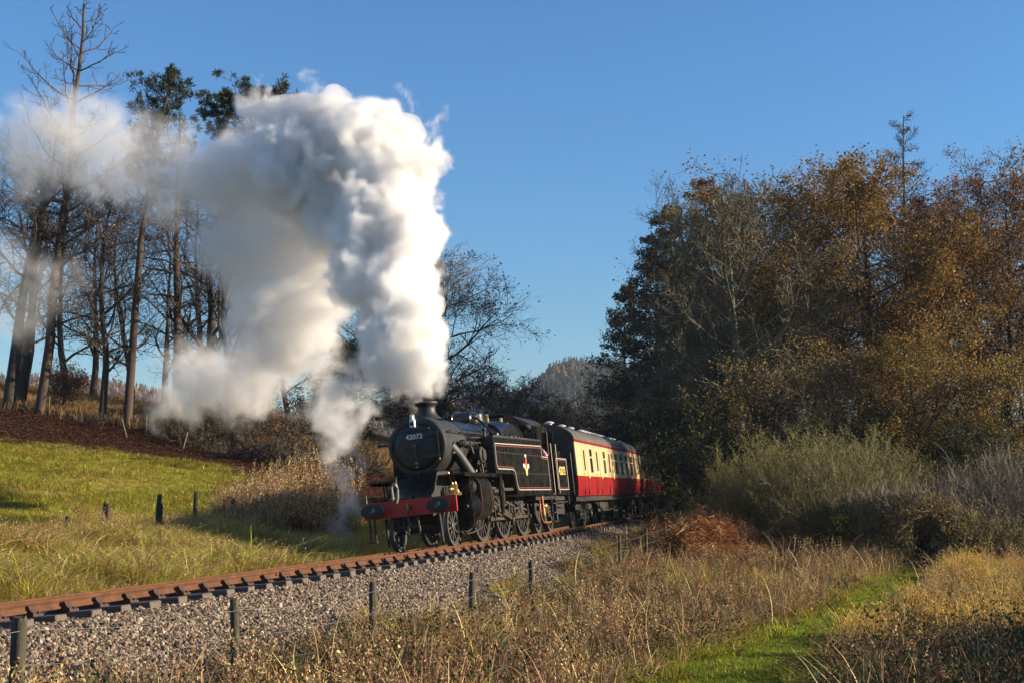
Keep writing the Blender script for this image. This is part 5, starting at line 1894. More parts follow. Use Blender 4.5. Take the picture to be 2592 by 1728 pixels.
trunk_px('oak_tree', [(534, 1085), (530, 900), (540, 770), (525, 690), (560, 600)], 63, 'twisted bare oak forking behind the drifting steam', 8, group=LW, r0=.34, bark='bark_dark', frm=.25, n1=12, a1=52, l1=.42, n2=8, l2=.5, n3=7, l3=.45, n4=4, up=.06, wob=.24)
trunk_px('oak_tree', [(588, 1085), (576, 900), (560, 800), (590, 700), (600, 600)], 62, 'bare oak with crossing pale limbs left of the main plume', 9, group=LW, r0=.30, bark='bark_grey', frm=.25, n1=12, a1=50, l1=.45, n2=8, l2=.5, n3=7, l3=.45, n4=4, up=.06, wob=.22)
bare = [tree_meshes(15.5, np.random.default_rng(40 + k), r0=.26, bark=['bark_dark', 'bark_grey', 'bark_dark'][k], n1=15, a1=50, l1=.36, n2=9, l2=.48, n3=8, l3=.46, n4=4, up=.05, wob=.2, leaf=BROWN, nleaf=900, lsize=.12) for k in range(3)]
for i, (px, Y_, sc, rz, lab) in enumerate([(-60, 72, .98, 0, 'bare twiggy tree at the left edge behind the leaning trunks'), (40, 76, 1.02, 2, 'bare twiggy tree behind the two leftmost leaning trunks'), (170, 74, .98, 4, 'bare twiggy tree just right of the dead larch'), (235, 79, .95, 1, 'bare tree far back between the dead larch and the slim dark trunk'), (330, 75, .92, 5, 'bare twiggy tree behind the leaning pine'), (415, 73, .88, 3, 'bare twiggy tree just left of the broken trunk'), (505, 76, 1.04, .7, 'bare twiggy tree just right of the broken trunk'), (580, 74, .88, 2.7, 'bare twiggy tree under the spreading pine'), (730, 80, .80, 3.9, 'bare twiggy tree hidden deep behind the main plume')]):
    x, y = at_px(px, Y_)
    place_tree('bare_tree', bare[i % 3], x, y, lab, group=LW, rz=rz, sc=sc)
tree_px('brown_bush', 160, 64, 905, 'round bush with withered brown leaves behind the dead larch trunk', 60, 'bush', r0=.1, frm=.05, n1=16, a1=45, l1=.6, n2=7, l2=.5, n3=6, l3=.5, n4=0, leaf=BROWN, nleaf=6000, lsize=.13, bark='bark_dark')
tree_px('brown_bush', 652, 60, 935, 'rusty leaved bush at the foot of the main plume', 61, 'bush', r0=.1, frm=.05, n1=16, a1=50, l1=.6, n2=7, l2=.5, n3=6, l3=.5, n4=0, leaf=RUST, nleaf=2500, lsize=.13, bark='bark_dark')
tree_px('holly_tree', 905, 70, 862, 'dark evergreen tree just left of the chimney', 62, r0=.18, frm=.08, n1=26, a1=60, l1=.27, n2=7, l2=.5, n3=5, l3=.5, n4=0, leaf=DKGREEN, leafmat='leafdark', nleaf=9000, lsize=.17, bark='bark_dark', shape=SH_OAK)
tree_px('holly_tree', 800, 66, 985, 'low ivy-dark evergreen bush left of the smokebox', 63, 'bush', r0=.14, frm=.05, n1=22, a1=65, l1=.5, n2=7, l2=.5, n3=5, l3=.5, n4=0, leaf=DKGREEN + OLIVE[:1], leafmat='leafdark', nleaf=7000, lsize=.16, bark='bark_dark')
# --- behind the engine
tree_px('oak_tree', 1112, 75, 592, 'large bare oak right of the plume with a few dark withered leaves', 64, r0=.42, bark='bark_dark', frm=.16, n1=26, a1=64, l1=.40, n2=11, l2=.46, n3=9, l3=.44, n4=6, up=.035, wob=.16, leaf=[(1, .05, .03, .02), (1, .09, .05, .03)], nleaf=6500, lsize=.16)
for px, Y_, top, pal, lab, nl in [(1060, 84, 955, [(3, .28, .16, .07), (2, .2, .11, .05)], 'brown leaved thicket directly above the engine boiler', 9000), (1190, 82, 900, BROWN, 'dense bare twiggy bush behind the engine cab', 2500), (1285, 92, 935, BROWN, 'bare bush with brown tints behind the first coach end', 2500), (1345, 96, 985, [(3, .42, .20, .04), (2, .34, .16, .04)], 'bright orange bush above the front of the first coach', 9000), (1420, 104, 1010, [(3, .30, .15, .06), (2, .22, .11, .05)], 'rusty bush above the middle of the first coach', 8000), (1485, 110, 955, None, 'pale grey bare tree above the rear of the first coach', 500), (1545, 116, 985, BROWN, 'small brown tree at the dark edge of the wood', 3000)]:
    tree_px('autumn_bush', px, Y_, top, lab, px, 'bush', 'bushes behind the train', r0=.16, frm=.06, n1=18, a1=52, l1=.55, n2=8, l2=.5, n3=8, l3=.5, n4=4, leaf=pal or BROWN, nleaf=nl, lsize=.17, bark='bark_grey' if pal is None else 'bark_dark', twig=.014)
# --- wood on the right, beside the curve
conif = dict(frm=.05, n1=120, a1=84, l1=.27, n2=12, l2=.34, n3=4, l3=.5, n4=0, up=.03, droop=.05, wob=.10, shape=SH_CONE, flat=.55, jit=.10)
tree_px('larch_tree', 1598, 108, 722, 'small dark larch standing out lowest on the left slope of the wood', 70, group=RW, r0=.2, bark='bark_dark', leaf=LARCH + DKGREEN, nleaf=16000, lsize=.20, **conif)
tree_px('larch_tree', 1672, 102, 592, 'pointed larch second from the left end of the wood', 71, group=RW, r0=.24, bark='bark_dark', leaf=LARCH + DKGREEN, nleaf=24000, lsize=.20, **conif)
tree_px('larch_tree', 1738, 97, 520, 'larch with drooping greenish boughs third from the left end of the wood', 72, group=RW, r0=.26, bark='bark_dark', leaf=LARCH, nleaf=24000, lsize=.19, **conif)
tree_px('larch_tree', 1812, 92, 452, 'brown topped larch rising behind the grey twiggy tree', 73, group=RW, r0=.28, bark='bark_dark', leaf=LARCH + RUST[:1], nleaf=24000, lsize=.18, **conif)
tree_px('larch_tree', 2300, 84, 285, 'tallest larch, thin and almost bare, rising above the orange oak', 74, group=RW, r0=.28, bark='bark_dark', leaf=LARCH, nleaf=5200, lsize=.10, **{**conif, 'n1': 90, 'l1': .22, 'up': .07, 'droop': 0.0, 'n2': 12})
ash = dict(r0=.36, bark='bark_olive', frm=.12, n1=26, a1=52, l1=.27, n2=10, l2=.46, n3=10, l3=.46, n4=6, up=.085, wob=.13, twig=.013, leaf=OLIVE[1:] + BROWN, nleaf=5000, lsize=.11)
tree_px('ash_tree', 1880, 67, 455, 'big grey bare tree with dense upswept olive twigs at the front of the wood', 75, group=RW, **ash)
tree_px('ash_tree', 1745, 74, 620, 'grey twiggy bare tree leaning over the second coach', 76, group=RW, **{**ash, 'n1': 22, 'a1': 50, 'frm': .08, 'l1': .17})
tree_px('ash_tree', 1985, 80, 412, 'bare tree with fine upright twigs against the sky left of the orange oak', 77, group=RW, **{**ash, 'bark': 'bark_grey', 'l1': .3})
tree_px('oak_tree', 2245, 70, 398, 'large orange and gold oak in the middle of the wood', 78, group=RW, r0=.45, bark='bark_dark', frm=.10, n1=26, a1=62, l1=.36, n2=9, l2=.46, n3=8, l3=.45, n4=4, leaf=ORANGE, nleaf=88000, lsize=.17, jit=.25)
tree_px('oak_tree', 2335, 59, 800, 'low spreading oak with yellow and orange leaves above the willow bush', 79, group=RW, r0=.24, bark='bark_dark', frm=.10, n1=18, a1=62, l1=.48, n2=8, l2=.48, n3=7, l3=.46, n4=3, leaf=ORANGE + YGREEN, nleaf=30000, lsize=.14, jit=.2)
tree_px('beech_tree', 2372, 79, 445, 'rust brown beech right of the tallest larch', 80, group=RW, r0=.4, bark='bark_dark', frm=.12, n1=20, a1=55, l1=.30, n2=9, l2=.46, n3=8, l3=.46, n4=4, leaf=RUST, nleaf=34000, lsize=.16, jit=.2)
tree_px('oak_tree', 2535, 72, 368, 'tall half-bare oak with small brown leaves at the right edge', 81, group=RW, r0=.42, bark='bark_dark', frm=.14, n1=20, a1=50, l1=.36, n2=9, l2=.46, n3=9, l3=.46, n4=5, up=.06, leaf=BROWN + RUST, nleaf=20000, lsize=.14, jit=.15)
tree_px('oak_tree', 2560, 61, 830, 'yellow-green oak low at the right edge', 82, group=RW, r0=.26, bark='bark_dark', frm=.08, n1=18, a1=62, l1=.5, n2=8, l2=.48, n3=7, l3=.46, n4=3, leaf=YGREEN + ORANGE, nleaf=26000, lsize=.14, jit=.2)
tree_px('young_oak', 2135, 58, 868, 'young tree with pale pinkish twigs and thin brown leaves in front of the oak', 83, group=RW, r0=.12, bark='bark_olive', frm=.08, n1=20, a1=46, l1=.42, n2=8, l2=.5, n3=7, l3=.5, n4=4, up=.07, leaf=BROWN, nleaf=3500, lsize=.12)
tree_px('oak_tree', 1960, 62, 905, 'half-bare oak with scattered yellow leaves deep under the grey tree', 84, group=RW, r0=.22, bark='bark_dark', frm=.1, n1=18, a1=58, l1=.45, n2=8, l2=.48, n3=7, l3=.46, n4=3, leaf=YGREEN + ORANGE[:1] + DKGREEN, nleaf=7000, lsize=.13)
tree_px('holly_tree', 1772, 68, 1010, 'dark holly overhanging the second coach', 85, group=RW, r0=.16, frm=.04, n1=26, a1=66, l1=.42, n2=7, l2=.5, n3=6, l3=.5, n4=0, leaf=DKGREEN + YGREEN[1:2], leafmat='leafdark', nleaf=11000, lsize=.16, bark='bark_dark')
tree_px('holly_tree', 1821, 73, 985, 'dark evergreen tree standing beside the second coach', 185, group=RW, r0=.16, frm=.04, n1=26, a1=66, l1=.4, n2=7, l2=.5, n3=6, l3=.5, n4=0, leaf=DKGREEN, leafmat='leafdark', nleaf=10000, lsize=.17, bark='bark_dark')
tree_px('holly_tree', 1850, 60, 1055, 'dark evergreen undergrowth left of the willow bush', 86, 'bush', RW, r0=.16, frm=.04, n1=26, a1=70, l1=.5, n2=7, l2=.5, n3=6, l3=.5, n4=0, leaf=DKGREEN, leafmat='leafdark', nleaf=14000, lsize=.14, bark='bark_dark')
tree_px('holly_tree', 2460, 56, 1010, 'dark evergreen bush between the willow bush and the yellow-green oak', 87, 'bush', RW, r0=.16, frm=.04, n1=26, a1=70, l1=.5, n2=7, l2=.5, n3=6, l3=.5, n4=0, leaf=DKGREEN + YGREEN[1:2], leafmat='leafdark', nleaf=14000, lsize=.14, bark='bark_dark')
tree_px('holly_tree', 2180, 60, 1000, 'dark evergreen thicket right behind the willow bush', 88, 'bush', RW, r0=.16, frm=.04, n1=26, a1=70, l1=.6, n2=7, l2=.5, n3=6, l3=.5, n4=0, leaf=DKGREEN, leafmat='leafdark', nleaf=14000, lsize=.14, bark='bark_dark')
# trees of the same wood further back and to the right, which shade what stands in view
back = [tree_meshes(17, np.random.default_rng(90 + k), r0=.36, bark='bark_dark', frm=.08, n1=20, a1=58, l1=.38, n2=8, l2=.48, n3=7, l3=.46, n4=3, leaf=[BROWN + RUST, ORANGE + BROWN][k], nleaf=15000, lsize=.17, jit=.25) for k in range(2)]
for i, (x, y, sc, rz, lab) in enumerate([(17.5, 84, .95, 0, 'brown leaved tree deep in the wood behind the grey tree'), (23, 90, 1.25, 2, 'brown leaved tree at the back of the wood behind the oak'), (33, 76, .9, 1, 'brown leaved tree beyond the right edge of the view'), (36, 66, .85, 4, 'outermost brown leaved tree beyond the right edge'), (14.5, 75, .62, 3, 'brown leaved tree beside the second coach'), (29, 88, 1.3, 5, 'brown leaved tree behind the half-bare oak at the right'), (19.5, 98, 1.05, 2.2, 'brown leaved tree far back behind the larches'), (22, 101, 1.45, .4, 'brown leaved tree far back behind the grey tree'), (28, 103, 1.6, 4.6, 'brown leaved tree far back behind the orange oak'), (35, 100, 1.6, 3.4, 'brown leaved tree far back at the right edge'), (40, 92, 1.2, 1.2, 'brown leaved tree far back beyond the right edge'), (14.0, 106, .75, 5.3, 'brown leaved tree far back behind the second larch')]):
    place_tree('autumn_tree', back[i % 2], x, y, lab, group=RW, rz=rz, sc=sc)


# ------------------------------------------------------------------ bushes of many stems
def shrub_mesh(rad, H, rng, stems=60, n2=14, n3=8, bark='bark_olive', leaf=OLIVE, nleaf=4000, lsize=.07, spread=1.0, up=.12, twig=.007):
    a = rng.uniform(0, 2 * math.pi, stems); r = rad * .55 * np.sqrt(rng.random(stems))
    st = np.stack([r * np.cos(a), r * np.sin(a), np.full(stems, -.1)], -1)
    k = (r / (rad * .55))[:, None]
    dr = np.concatenate([st[:, :2] / max(rad * .55, .1) * spread + rng.normal(0, .22, (stems, 2)), np.ones((stems, 1))], 1)
    ln = H * (1.08 - .30 * k[:, 0]) * rng.uniform(.75, 1.1, stems)
    P1, D1, R1 = grow(st, dr, ln, np.full(stems, .028), 6, .12, up * .3, rng, .3)
    V, F = tubes(P1, R1, 4)
    t_ = [(V, F, 0, None)]
    s2 = spawn(P1, D1, R1, ln, n2, .12, .98, 38, 12, .36, rng, .6)
    P2, D2, R2 = grow(*s2, 4, .12, up, rng, .4)
    R2 = np.maximum(R2, twig)
    V, F = tubes(P2, R2, 1, rng)
    c_ = [(V, F, 0, None)]
    s3 = spawn(P2, D2, R2, s2[2], n3, .1, .98, 34, 10, .5, rng, .7)
    P3, D3, R3 = grow(*s3, 2, .12, up, rng, .5)
    R3 = np.maximum(R3, twig * .7)
    V, F = tubes(P3, R3, 1, rng); c_.append((V, F, 0, None))
    if nleaf:
        i = rng.integers(0, len(P3), nleaf); j = rng.integers(0, 3, nleaf)
        hz = P3[i, j, 2]
        keep = rng.random(nleaf) < (.25 + .75 * np.clip(hz / H, 0, 1))
        V, F = leaf_quads((P3[i, j] + rng.normal(0, .05, (nleaf, 3)))[keep], lsize, rng, asp=.4)
        c_.append((V, F, 1, palette(int(keep.sum()), leaf, rng)))
    return join_mesh('stems', t_, [M[bark]]), join_mesh('crown', c_, [M[bark], M['leaf']])


def place_shrub(name, ms, x, y, label, cat='bush', group=None, rz=0, sc=(1, 1, 1)):
    root = empty(name, (x, y, float(gz(x, y))), rz, label, cat, group)
    root.scale = sc
    link(bpy.data.objects.new('stem', ms[0]), root)
    link(bpy.data.objects.new('crown', ms[1]), root)
    return root


WB = 'willow bushes around the opening'
sh = [shrub_mesh(3.0, 4.9, np.random.default_rng(120 + k), 70, 13, 7, bark='bark_willow', nleaf=[42000, 16000][k], lsize=.075) for k in range(2)]
shb = shrub_mesh(2.6, 3.9, np.random.default_rng(125), 80, 14, 8, bark='bark_brush', nleaf=5000, lsize=.07, leaf=BROWN + OLIVE[:1])
for k, (px, Y_, sc, rz, mi, lab) in enumerate([(1925, 48.5, .68, 0, 0, 'olive willow bush at the left end of the clump'), (2045, 47.5, .90, 1.5, 0, 'tallest olive willow bush in the middle of the clump'), (2165, 49, .82, 3.2, 0, 'olive willow bush right of the tallest one'), (2150, 44.5, .60, 4.4, 1, 'low willow bush nearest the dark opening'), (2120, 45.5, .78, 2.2, 1, 'low brownish willow bush in front of the tallest one')]):
    x, y = at_px(px, Y_)
    place_shrub('willow_bush', sh[mi], x, y, lab, group=WB, rz=rz, sc=(sc, sc, sc))
for k, (px, Y_, sc, rz, lab) in enumerate([(2565, 45.0, .92, .4, 'grey twiggy bush just right of the dark opening'), (2640, 46.5, .95, 2.0, 'grey twiggy bush at the right edge of the view'), (2500, 50.0, 1.05, 5.1, 'tall grey twiggy bush at the back near the right edge')]):
    x, y = at_px(px, Y_)
    place_shrub('grey_bush', shb, x, y, lab, group=WB, rz=rz, sc=(sc, sc, sc))
skirt = shrub_mesh(1.15, 1.7, np.random.default_rng(133), 60, 12, 7, bark='bark_willow', leaf=OLIVE[:2] + BROWN[:1], nleaf=12000, lsize=.075, spread=1.0, up=.04)
for k, (px, Y_, sc, rz, lab) in enumerate([(2474, 41.8, 1.1, 2, 'low dense bush just behind the waymark post')]):
    x, y = at_px(px, Y_)
    place_shrub('hedge_bush', skirt, x, y, lab, group=WB, rz=rz, sc=(sc, sc, sc))


def hedge_block(rng):
    """a thick hawthorn hedge grown round the lane: an arched hollow runs into it and bends out of sight"""
    ax = unit(np.array([-.06, 1.0, 0.0])); sd = np.array([ax[1], -ax[0], 0])
    n = 100000
    u = rng.uniform(-1.9, 2.1, n); v = rng.uniform(0, 5.2, n); z = rng.uniform(-.1, 3.0, n)
    bump = .5 * fbm(u * 2 + 40, z * 2 + v, 1.4, 5) + .25 * fbm(v * 2, z * 3 + u, .7, 8)
    top = 2.35 + .5 * bump - .16 * u ** 2
    face = .15 + .8 * bump + .12 * u ** 2 + .10 * np.clip(z - 1.6, 0, 2) ** 2
    bend = .32 * v + .03 * v ** 2
    uu = np.abs(u - bend)
    arch = (uu < .44 + .10 * bump) & (z < 1.72 + .25 * bump - 1.0 * uu ** 2) & (v < 3.9)
    shell = (v < face + .8) | (uu < .9) | (z > top - .5) | (rng.random(n) < .3)
    k = (z < top) & (v > face) & ~arch & shell
    C = (sd[None] * u[:, None] + ax[None] * v[:, None] + np.array([0, 0, 1.0]) * z[:, None])[k]
    V1, F1 = leaf_quads(C, .085, rng, .2, .6)
    c1 = palette(len(C), OLIVE[:2] + BROWN[:2] + [(3, .24, .17, .075)], rng)
    i = rng.choice(len(C), 6000, replace=False)
    P, D, Rr = grow(C[i], rng.normal(0, .5, (6000, 3)) + np.array([0, 0, .8]), rng.uniform(.25, .6, 6000), np.full(6000, .008), 2, .15, .1, rng, .5)
    V2, F2 = tubes(P, Rr, 1, rng)
    st = np.stack([rng.choice([-1, 1], 40) * rng.uniform(.7, 1.7, 40), rng.uniform(1.2, 4.6, 40), np.full(40, -.2)], -1)
    S = sd[None] * st[:, :1] + ax[None] * st[:, 1:2] + np.array([0, 0, 1.0]) * st[:, 2:]
    P3, D3, R3 = grow(S, np.tile([0, 0, 1.0], (40, 1)) + rng.normal(0, .15, (40, 3)), np.full(40, 2.0), np.full(40, .035), 5, .12, .05, rng, .4)
    V3, F3 = tubes(P3, R3, 5)
    return join_mesh('stems', [(V3, F3, 0, None)], [M['bark_dark']]), join_mesh('crown', [(V1, F1, 1, c1), (V2, F2, 0, None)], [M['bark_brush'], M['leaf']])


x, y = at_px(2338, 40.6)
place_shrub('hawthorn_hedge', hedge_block(np.random.default_rng(135)), x, y, 'thick hedge with a dark arched opening where the lane runs into it', 'hedge')
# scrub on the leaf-strewn bank
hz_ = shrub_mesh(1.9, 1.7, np.random.default_rng(140), 30, 11, 6, bark='bark_grey', leaf=BROWN + DKGREEN[:1], nleaf=3500, lsize=.10, spread=1.9, up=.0, twig=.012)
for k, (px, Y_, sc, rz, lab) in enumerate([(505, 59, .8, 0, 'straggling pale twigs of a low bush left of the dark trunk on the bank'), (560, 60.5, 1.0, 2, 'low brown bush on the bank under the drifting steam'), (700, 58.5, 1.05, 1, 'pale branched bush on the bank left of the smokebox'), (790, 57.5, 1.0, 3, 'low bush on the bank nearest the engine front'), (850, 60, 1.0, 4, 'brown bush on the bank half hidden by the engine'), (640, 61.5, 1.1, 5, 'brown bush on the bank behind the pale branched one'), (390, 60.5, .55, 2.6, 'small tangle of pale dead twigs below the leaning pine'), (250, 59.8, .5, 4.4, 'pale dead branch lying below the slim dark trunk'), (735, 62.5, 1.2, .8, 'dark bush on top of the bank under the steam'), (455, 62, .9, 1.9, 'dark low bush behind the straggling pale twigs'), (600, 57.5, .8, 5.5, 'low bush at the front of the bank below the twisted oak'), (905, 58.5, .8, 2.2, 'low bush behind the smokebox'), (330, 62.5, .7, 3.3, 'dark low bush behind the leaning pine')]):
    x, y = at_px(px, Y_)
    place_shrub('hazel_bush', hz_, x, y, lab, group='scrub on the wooded bank', rz=rz, sc=(sc, sc, sc))
# yellow leaved sapling before the willows
tree_px('sapling', 2092, 42.5, 1287, 'slim sapling with bright yellow leaves in front of the dark hollow', 150, 'sapling', r0=.02, frm=.15, n1=10, a1=38, l1=.4, n2=4, l2=.5, n3=0, n4=0, leaf=[(2, .55, .42, .05), (1, .42, .36, .05)], nleaf=190, lsize=.12, bark='bark_dark', jit=.06)
# thorn hedge out of the frame on the right that shades the near corner
thorn = shrub_mesh(1.7, 2.5, np.random.default_rng(160), 60, 14, 8, bark='bark_dark', leaf=DKGREEN + BROWN[:1], nleaf=24000, lsize=.10)
for k, (x, y, sc, lab) in enumerate([(9.2, 14.2, 1.0, 'thorn bush standing nearest the lane beyond the right edge'), (11.2, 16.6, 1.1, 'thorn bush in the middle of the hedge beyond the right edge'), (9.2, 11.2, 1.0, 'thorn bush at the near end of the hedge beyond the right edge'), (11.8, 19.2, .9, 'thorn bush at the far end of the hedge beyond the right edge')]):
    place_shrub('thorn_bush', thorn, x, y, lab, group='thorn hedge beside the lane', rz=k * 2.0, sc=(sc, sc, sc))
# ------------------------------------------------------------------ grasses, weeds, brambles, bracken, reeds, fallen leaves
def blades(n, h, spread, bend, w, cols, rng, seg=3, lean=.25, hv=.35, head=None):
    """one tuft: n tapering blades with a curve, optional seed heads"""
    a = rng.uniform(0, 2 * math.pi, n); r = spread * np.sqrt(rng.random(n))
    base = np.stack([r * np.cos(a), r * np.sin(a), np.full(n, -.03)], -1)
    out_ = np.stack([np.cos(a), np.sin(a), np.zeros(n)], -1) * .6 + rng.normal(0, .5, (n, 3)) * np.array([1, 1, 0])
    H = h * rng.uniform(1 - hv, 1 + hv, n)
    t = np.linspace(0, 1, seg + 1)
    ln = (lean * rng.uniform(.2, 1.3, n))[:, None, None] * out_[:, None, :]
    P = base[:, None] + np.array([0, 0, 1.0]) * (H[:, None] * (t - .18 * bend * t ** 3)[None])[..., None] + ln * (H[:, None] * (t ** (1 + bend))[None])[..., None]
    side = unit(np.cross(out_ + 1e-3, np.array([0, 0, 1.0])) + rng.normal(0, .3, (n, 3)))
    wd = (w * rng.uniform(.7, 1.3, n))[:, None] * (1 - .85 * t ** 1.5)[None]
    V = np.stack([P - side[:, None] * wd[..., None], P + side[:, None] * wd[..., None]], 2)
    idx = np.arange(n * (seg + 1) * 2).reshape(n, seg + 1, 2)
    F = np.stack([idx[:, :-1, 0], idx[:, :-1, 1], idx[:, 1:, 1], idx[:, 1:, 0]], -1).reshape(-1, 4)
    C = palette(n, cols, rng)
    Cv = np.repeat(C, (seg + 1) * 2, 0)
    Vs, Fs, Cs = [V.reshape(-1, 3)], [F], [Cv]
    if head:
        m, hs, hc, part = head
        k = rng.random(n) < part
        tip = np.repeat(P[k, -1], m, 0) + rng.normal(0, 1, (k.sum() * m, 3)) * np.array([.02, .02, .09]) * hs / .05
        V2, F2 = leaf_quads(tip, hs, rng, 1.2, .45)
        Fs.append(F2 + len(Vs[0])); Vs.append(V2); Cs.append(np.repeat(palette(len(tip), hc, rng), 4, 0))
    return np.concatenate(Vs), np.concatenate(Fs), np.concatenate(Cs)


def kind(name, parts, mat):
    V, F, C, o = [], [], [], 0
    for v, f, c in parts:
        V.append(v); F.append(f + o); C.append(c); o += len(v)
    return mesh_np(name, np.concatenate(V), np.concatenate(F), M[mat], False, np.concatenate(C))


def branchy(n, h, rng, cols, leafcols=None, nl=0, ls=.03, spread=.12, r=.004, lean=.35):
    """a dead branching weed: stems with side shoots and a few crisp leaves"""
    a = rng.uniform(0, 6.28, n)
    st = np.stack([spread * np.cos(a), spread * np.sin(a), np.full(n, -.03)], -1) * rng.random((n, 1))
    dr = np.stack([np.cos(a) * lean, np.sin(a) * lean, np.ones(n)], -1) + rng.normal(0, .18, (n, 3))
    L_ = h * rng.uniform(.6, 1.2, n)
    P1, D1, R1 = grow(st, dr, L_, np.full(n, r), 4, .10, .02, rng, .5)
    V1, F1 = tubes(P1, R1, 1, rng)
    s2 = spawn(P1, D1, R1, L_, 6, .3, 1.0, 38, 12, .32, rng, .8)
    P2, D2, R2 = grow(*s2, 2, .15, .05, rng, .5)
    V2, F2 = tubes(P2, R2, 1, rng)
    out_ = [(V1, F1, np.repeat(palette(n, cols, rng), len(V1) // n, 0)), (V2, F2, np.repeat(palette(len(P2), cols, rng), len(V2) // len(P2), 0))]
    if nl:
        i = rng.integers(0, len(P2), nl); k = rng.integers(0, 3, nl)
        V3, F3 = leaf_quads(P2[i, k] + rng.normal(0, .02, (nl, 3)), ls, rng)
        out_.append((V3, F3, np.repeat(palette(nl, leafcols, rng), 4, 0)))
    return out_


G = np.random.default_rng(77)
C_GREEN = [(3, .16, .195, .020), (2, .23, .24, .026), (1, .09, .125, .016)]
C_YEL = [(3, .46, .37, .045), (2, .34, .32, .035), (2, .50, .39, .085), (1, .18, .21, .022)]
C_STRAW = [(3, .48, .35, .155), (2, .39, .265, .11), (1, .56, .44, .23), (1, .26, .165, .07)]
C_BROWN = [(3, .29, .155, .075), (2, .38, .22, .11), (2, .16, .08, .04), (1, .46, .31, .17)]
C_REDBR = [(3, .17, .064, .036), (2, .23, .095, .05), (1, .09, .04, .026)]
C_GOLD = [(3, .56, .35, .06), (2, .64, .43, .10), (1, .38, .24, .05)]
C_MOSS = [(2, .14, .15, .015), (1, .10, .12, .015), (1, .19, .17, .02)]
C_BRAM = [(3, .038, .060, .018), (2, .062, .09, .026), (1, .10, .065, .03), (1, .14, .065, .03)]
C_FERN = [(3, .26, .105, .04), (2, .36, .17, .065), (2, .15, .06, .028), (1, .42, .25, .11)]

lawn = [kind('short_grass', [blades(46, .07, .16, 1.2, .007, [(3, .21, .26, .022), (2, .30, .30, .03), (1, .12, .17, .018)], G, 2, .7)], 'blade') for _ in range(3)]
field = [kind('field_grass', [blades(44, .13, .20, 1.2, .007, [C_GREEN + C_YEL[:2], C_YEL, C_GREEN + C_YEL, C_YEL + C_STRAW[:1]][k], G, 2, .8)], 'blade') for k in range(4)]
verge = [kind('verge_grass', [blades(60, [.36, .44, .50, .36][k], .2, 1.5, .008, [C_YEL + C_GREEN[:2], C_YEL, C_YEL + C_STRAW[:2], C_GREEN + C_YEL[:1]][k], G, 3, [.75, 1.0, 1.1, .8][k], .5)], 'blade') for k in range(4)]
straw = [kind('dry_grass', [blades(44, [.62, .78, .52][k], .2, 1.6, .0075, C_STRAW + C_BROWN[:2] + C_YEL[:1], G, 4, [.7, .9, 1.1][k], .5, head=(4, .035, C_STRAW, .15))], 'stem') for k in range(3)]
gold = [kind('golden_grass', [blades(55, [.7, .85][k], .2, 1.3, .008, C_GOLD + C_STRAW[:1], G, 3, .45, head=(4, .04, C_GOLD, .3))], 'stem') for k in range(2)]
weed = [kind('dead_weed', branchy(9, [.80, .66, .95, .6][k], G, (C_REDBR + C_BROWN[:1] if k % 2 else C_BROWN + C_REDBR[:2]), C_BROWN + C_GREEN[:1], 16, .034, r=.0075, spread=.18, lean=.75) + [blades(22, .5, .2, 1.5, .008, C_STRAW[:2] + C_BROWN + C_REDBR, G, 3, 1.2), blades(14, .25, .2, 1.3, .008, C_GREEN + C_YEL, G, 2, .9)], 'stem') for k in range(4)]
seedy = [kind('seeding_weed', [blades(14, [.95, 1.1][k], .14, .7, .0055, C_BROWN + C_STRAW[:1], G, 3, .2, head=(12, .055, C_STRAW + C_BROWN, .9))], 'stem') for k in range(2)]
reed = [kind('reed', [blades(16, [1.65, 2.0, 1.3][k], .3, .7, .013, C_REDBR + C_BROWN[:1], G, 4, .2, .4, head=(16, .085, C_STRAW[:3] + [(1, .42, .33, .25), (3, .16, .08, .05)], .55)), blades(18, .9, .22, 1.0, .012, C_REDBR, G, 3, .4)], 'stem') for k in range(3)]


def bramble(rng, n=16, h=.55):
    a = rng.uniform(0, 6.28, n)
    st = np.stack([np.cos(a), np.sin(a), np.zeros(n)], -1) * .12
    dr = np.stack([np.cos(a) * .8, np.sin(a) * .8, np.ones(n)], -1)
    P, D, Rr = grow(st, dr, np.full(n, h * 1.8) * rng.uniform(.6, 1.2, n), np.full(n, .005), 6, .2, -.22, rng, .5)
    V, F = tubes(P, Rr, 1, rng)
    nl = n * 36
    i = rng.integers(0, n, nl); k = rng.integers(1, 7, nl)
    V2, F2 = leaf_quads(P[i, k] + rng.normal(0, .07, (nl, 3)), .036, rng, .3, .7)
    return [(V, F, np.tile([.09, .04, .03], (len(V), 1))), (V2, F2, np.repeat(palette(nl, C_BRAM, rng), 4, 0))]


bram = [kind('bramble', bramble(G), 'leafdark') for _ in range(3)]


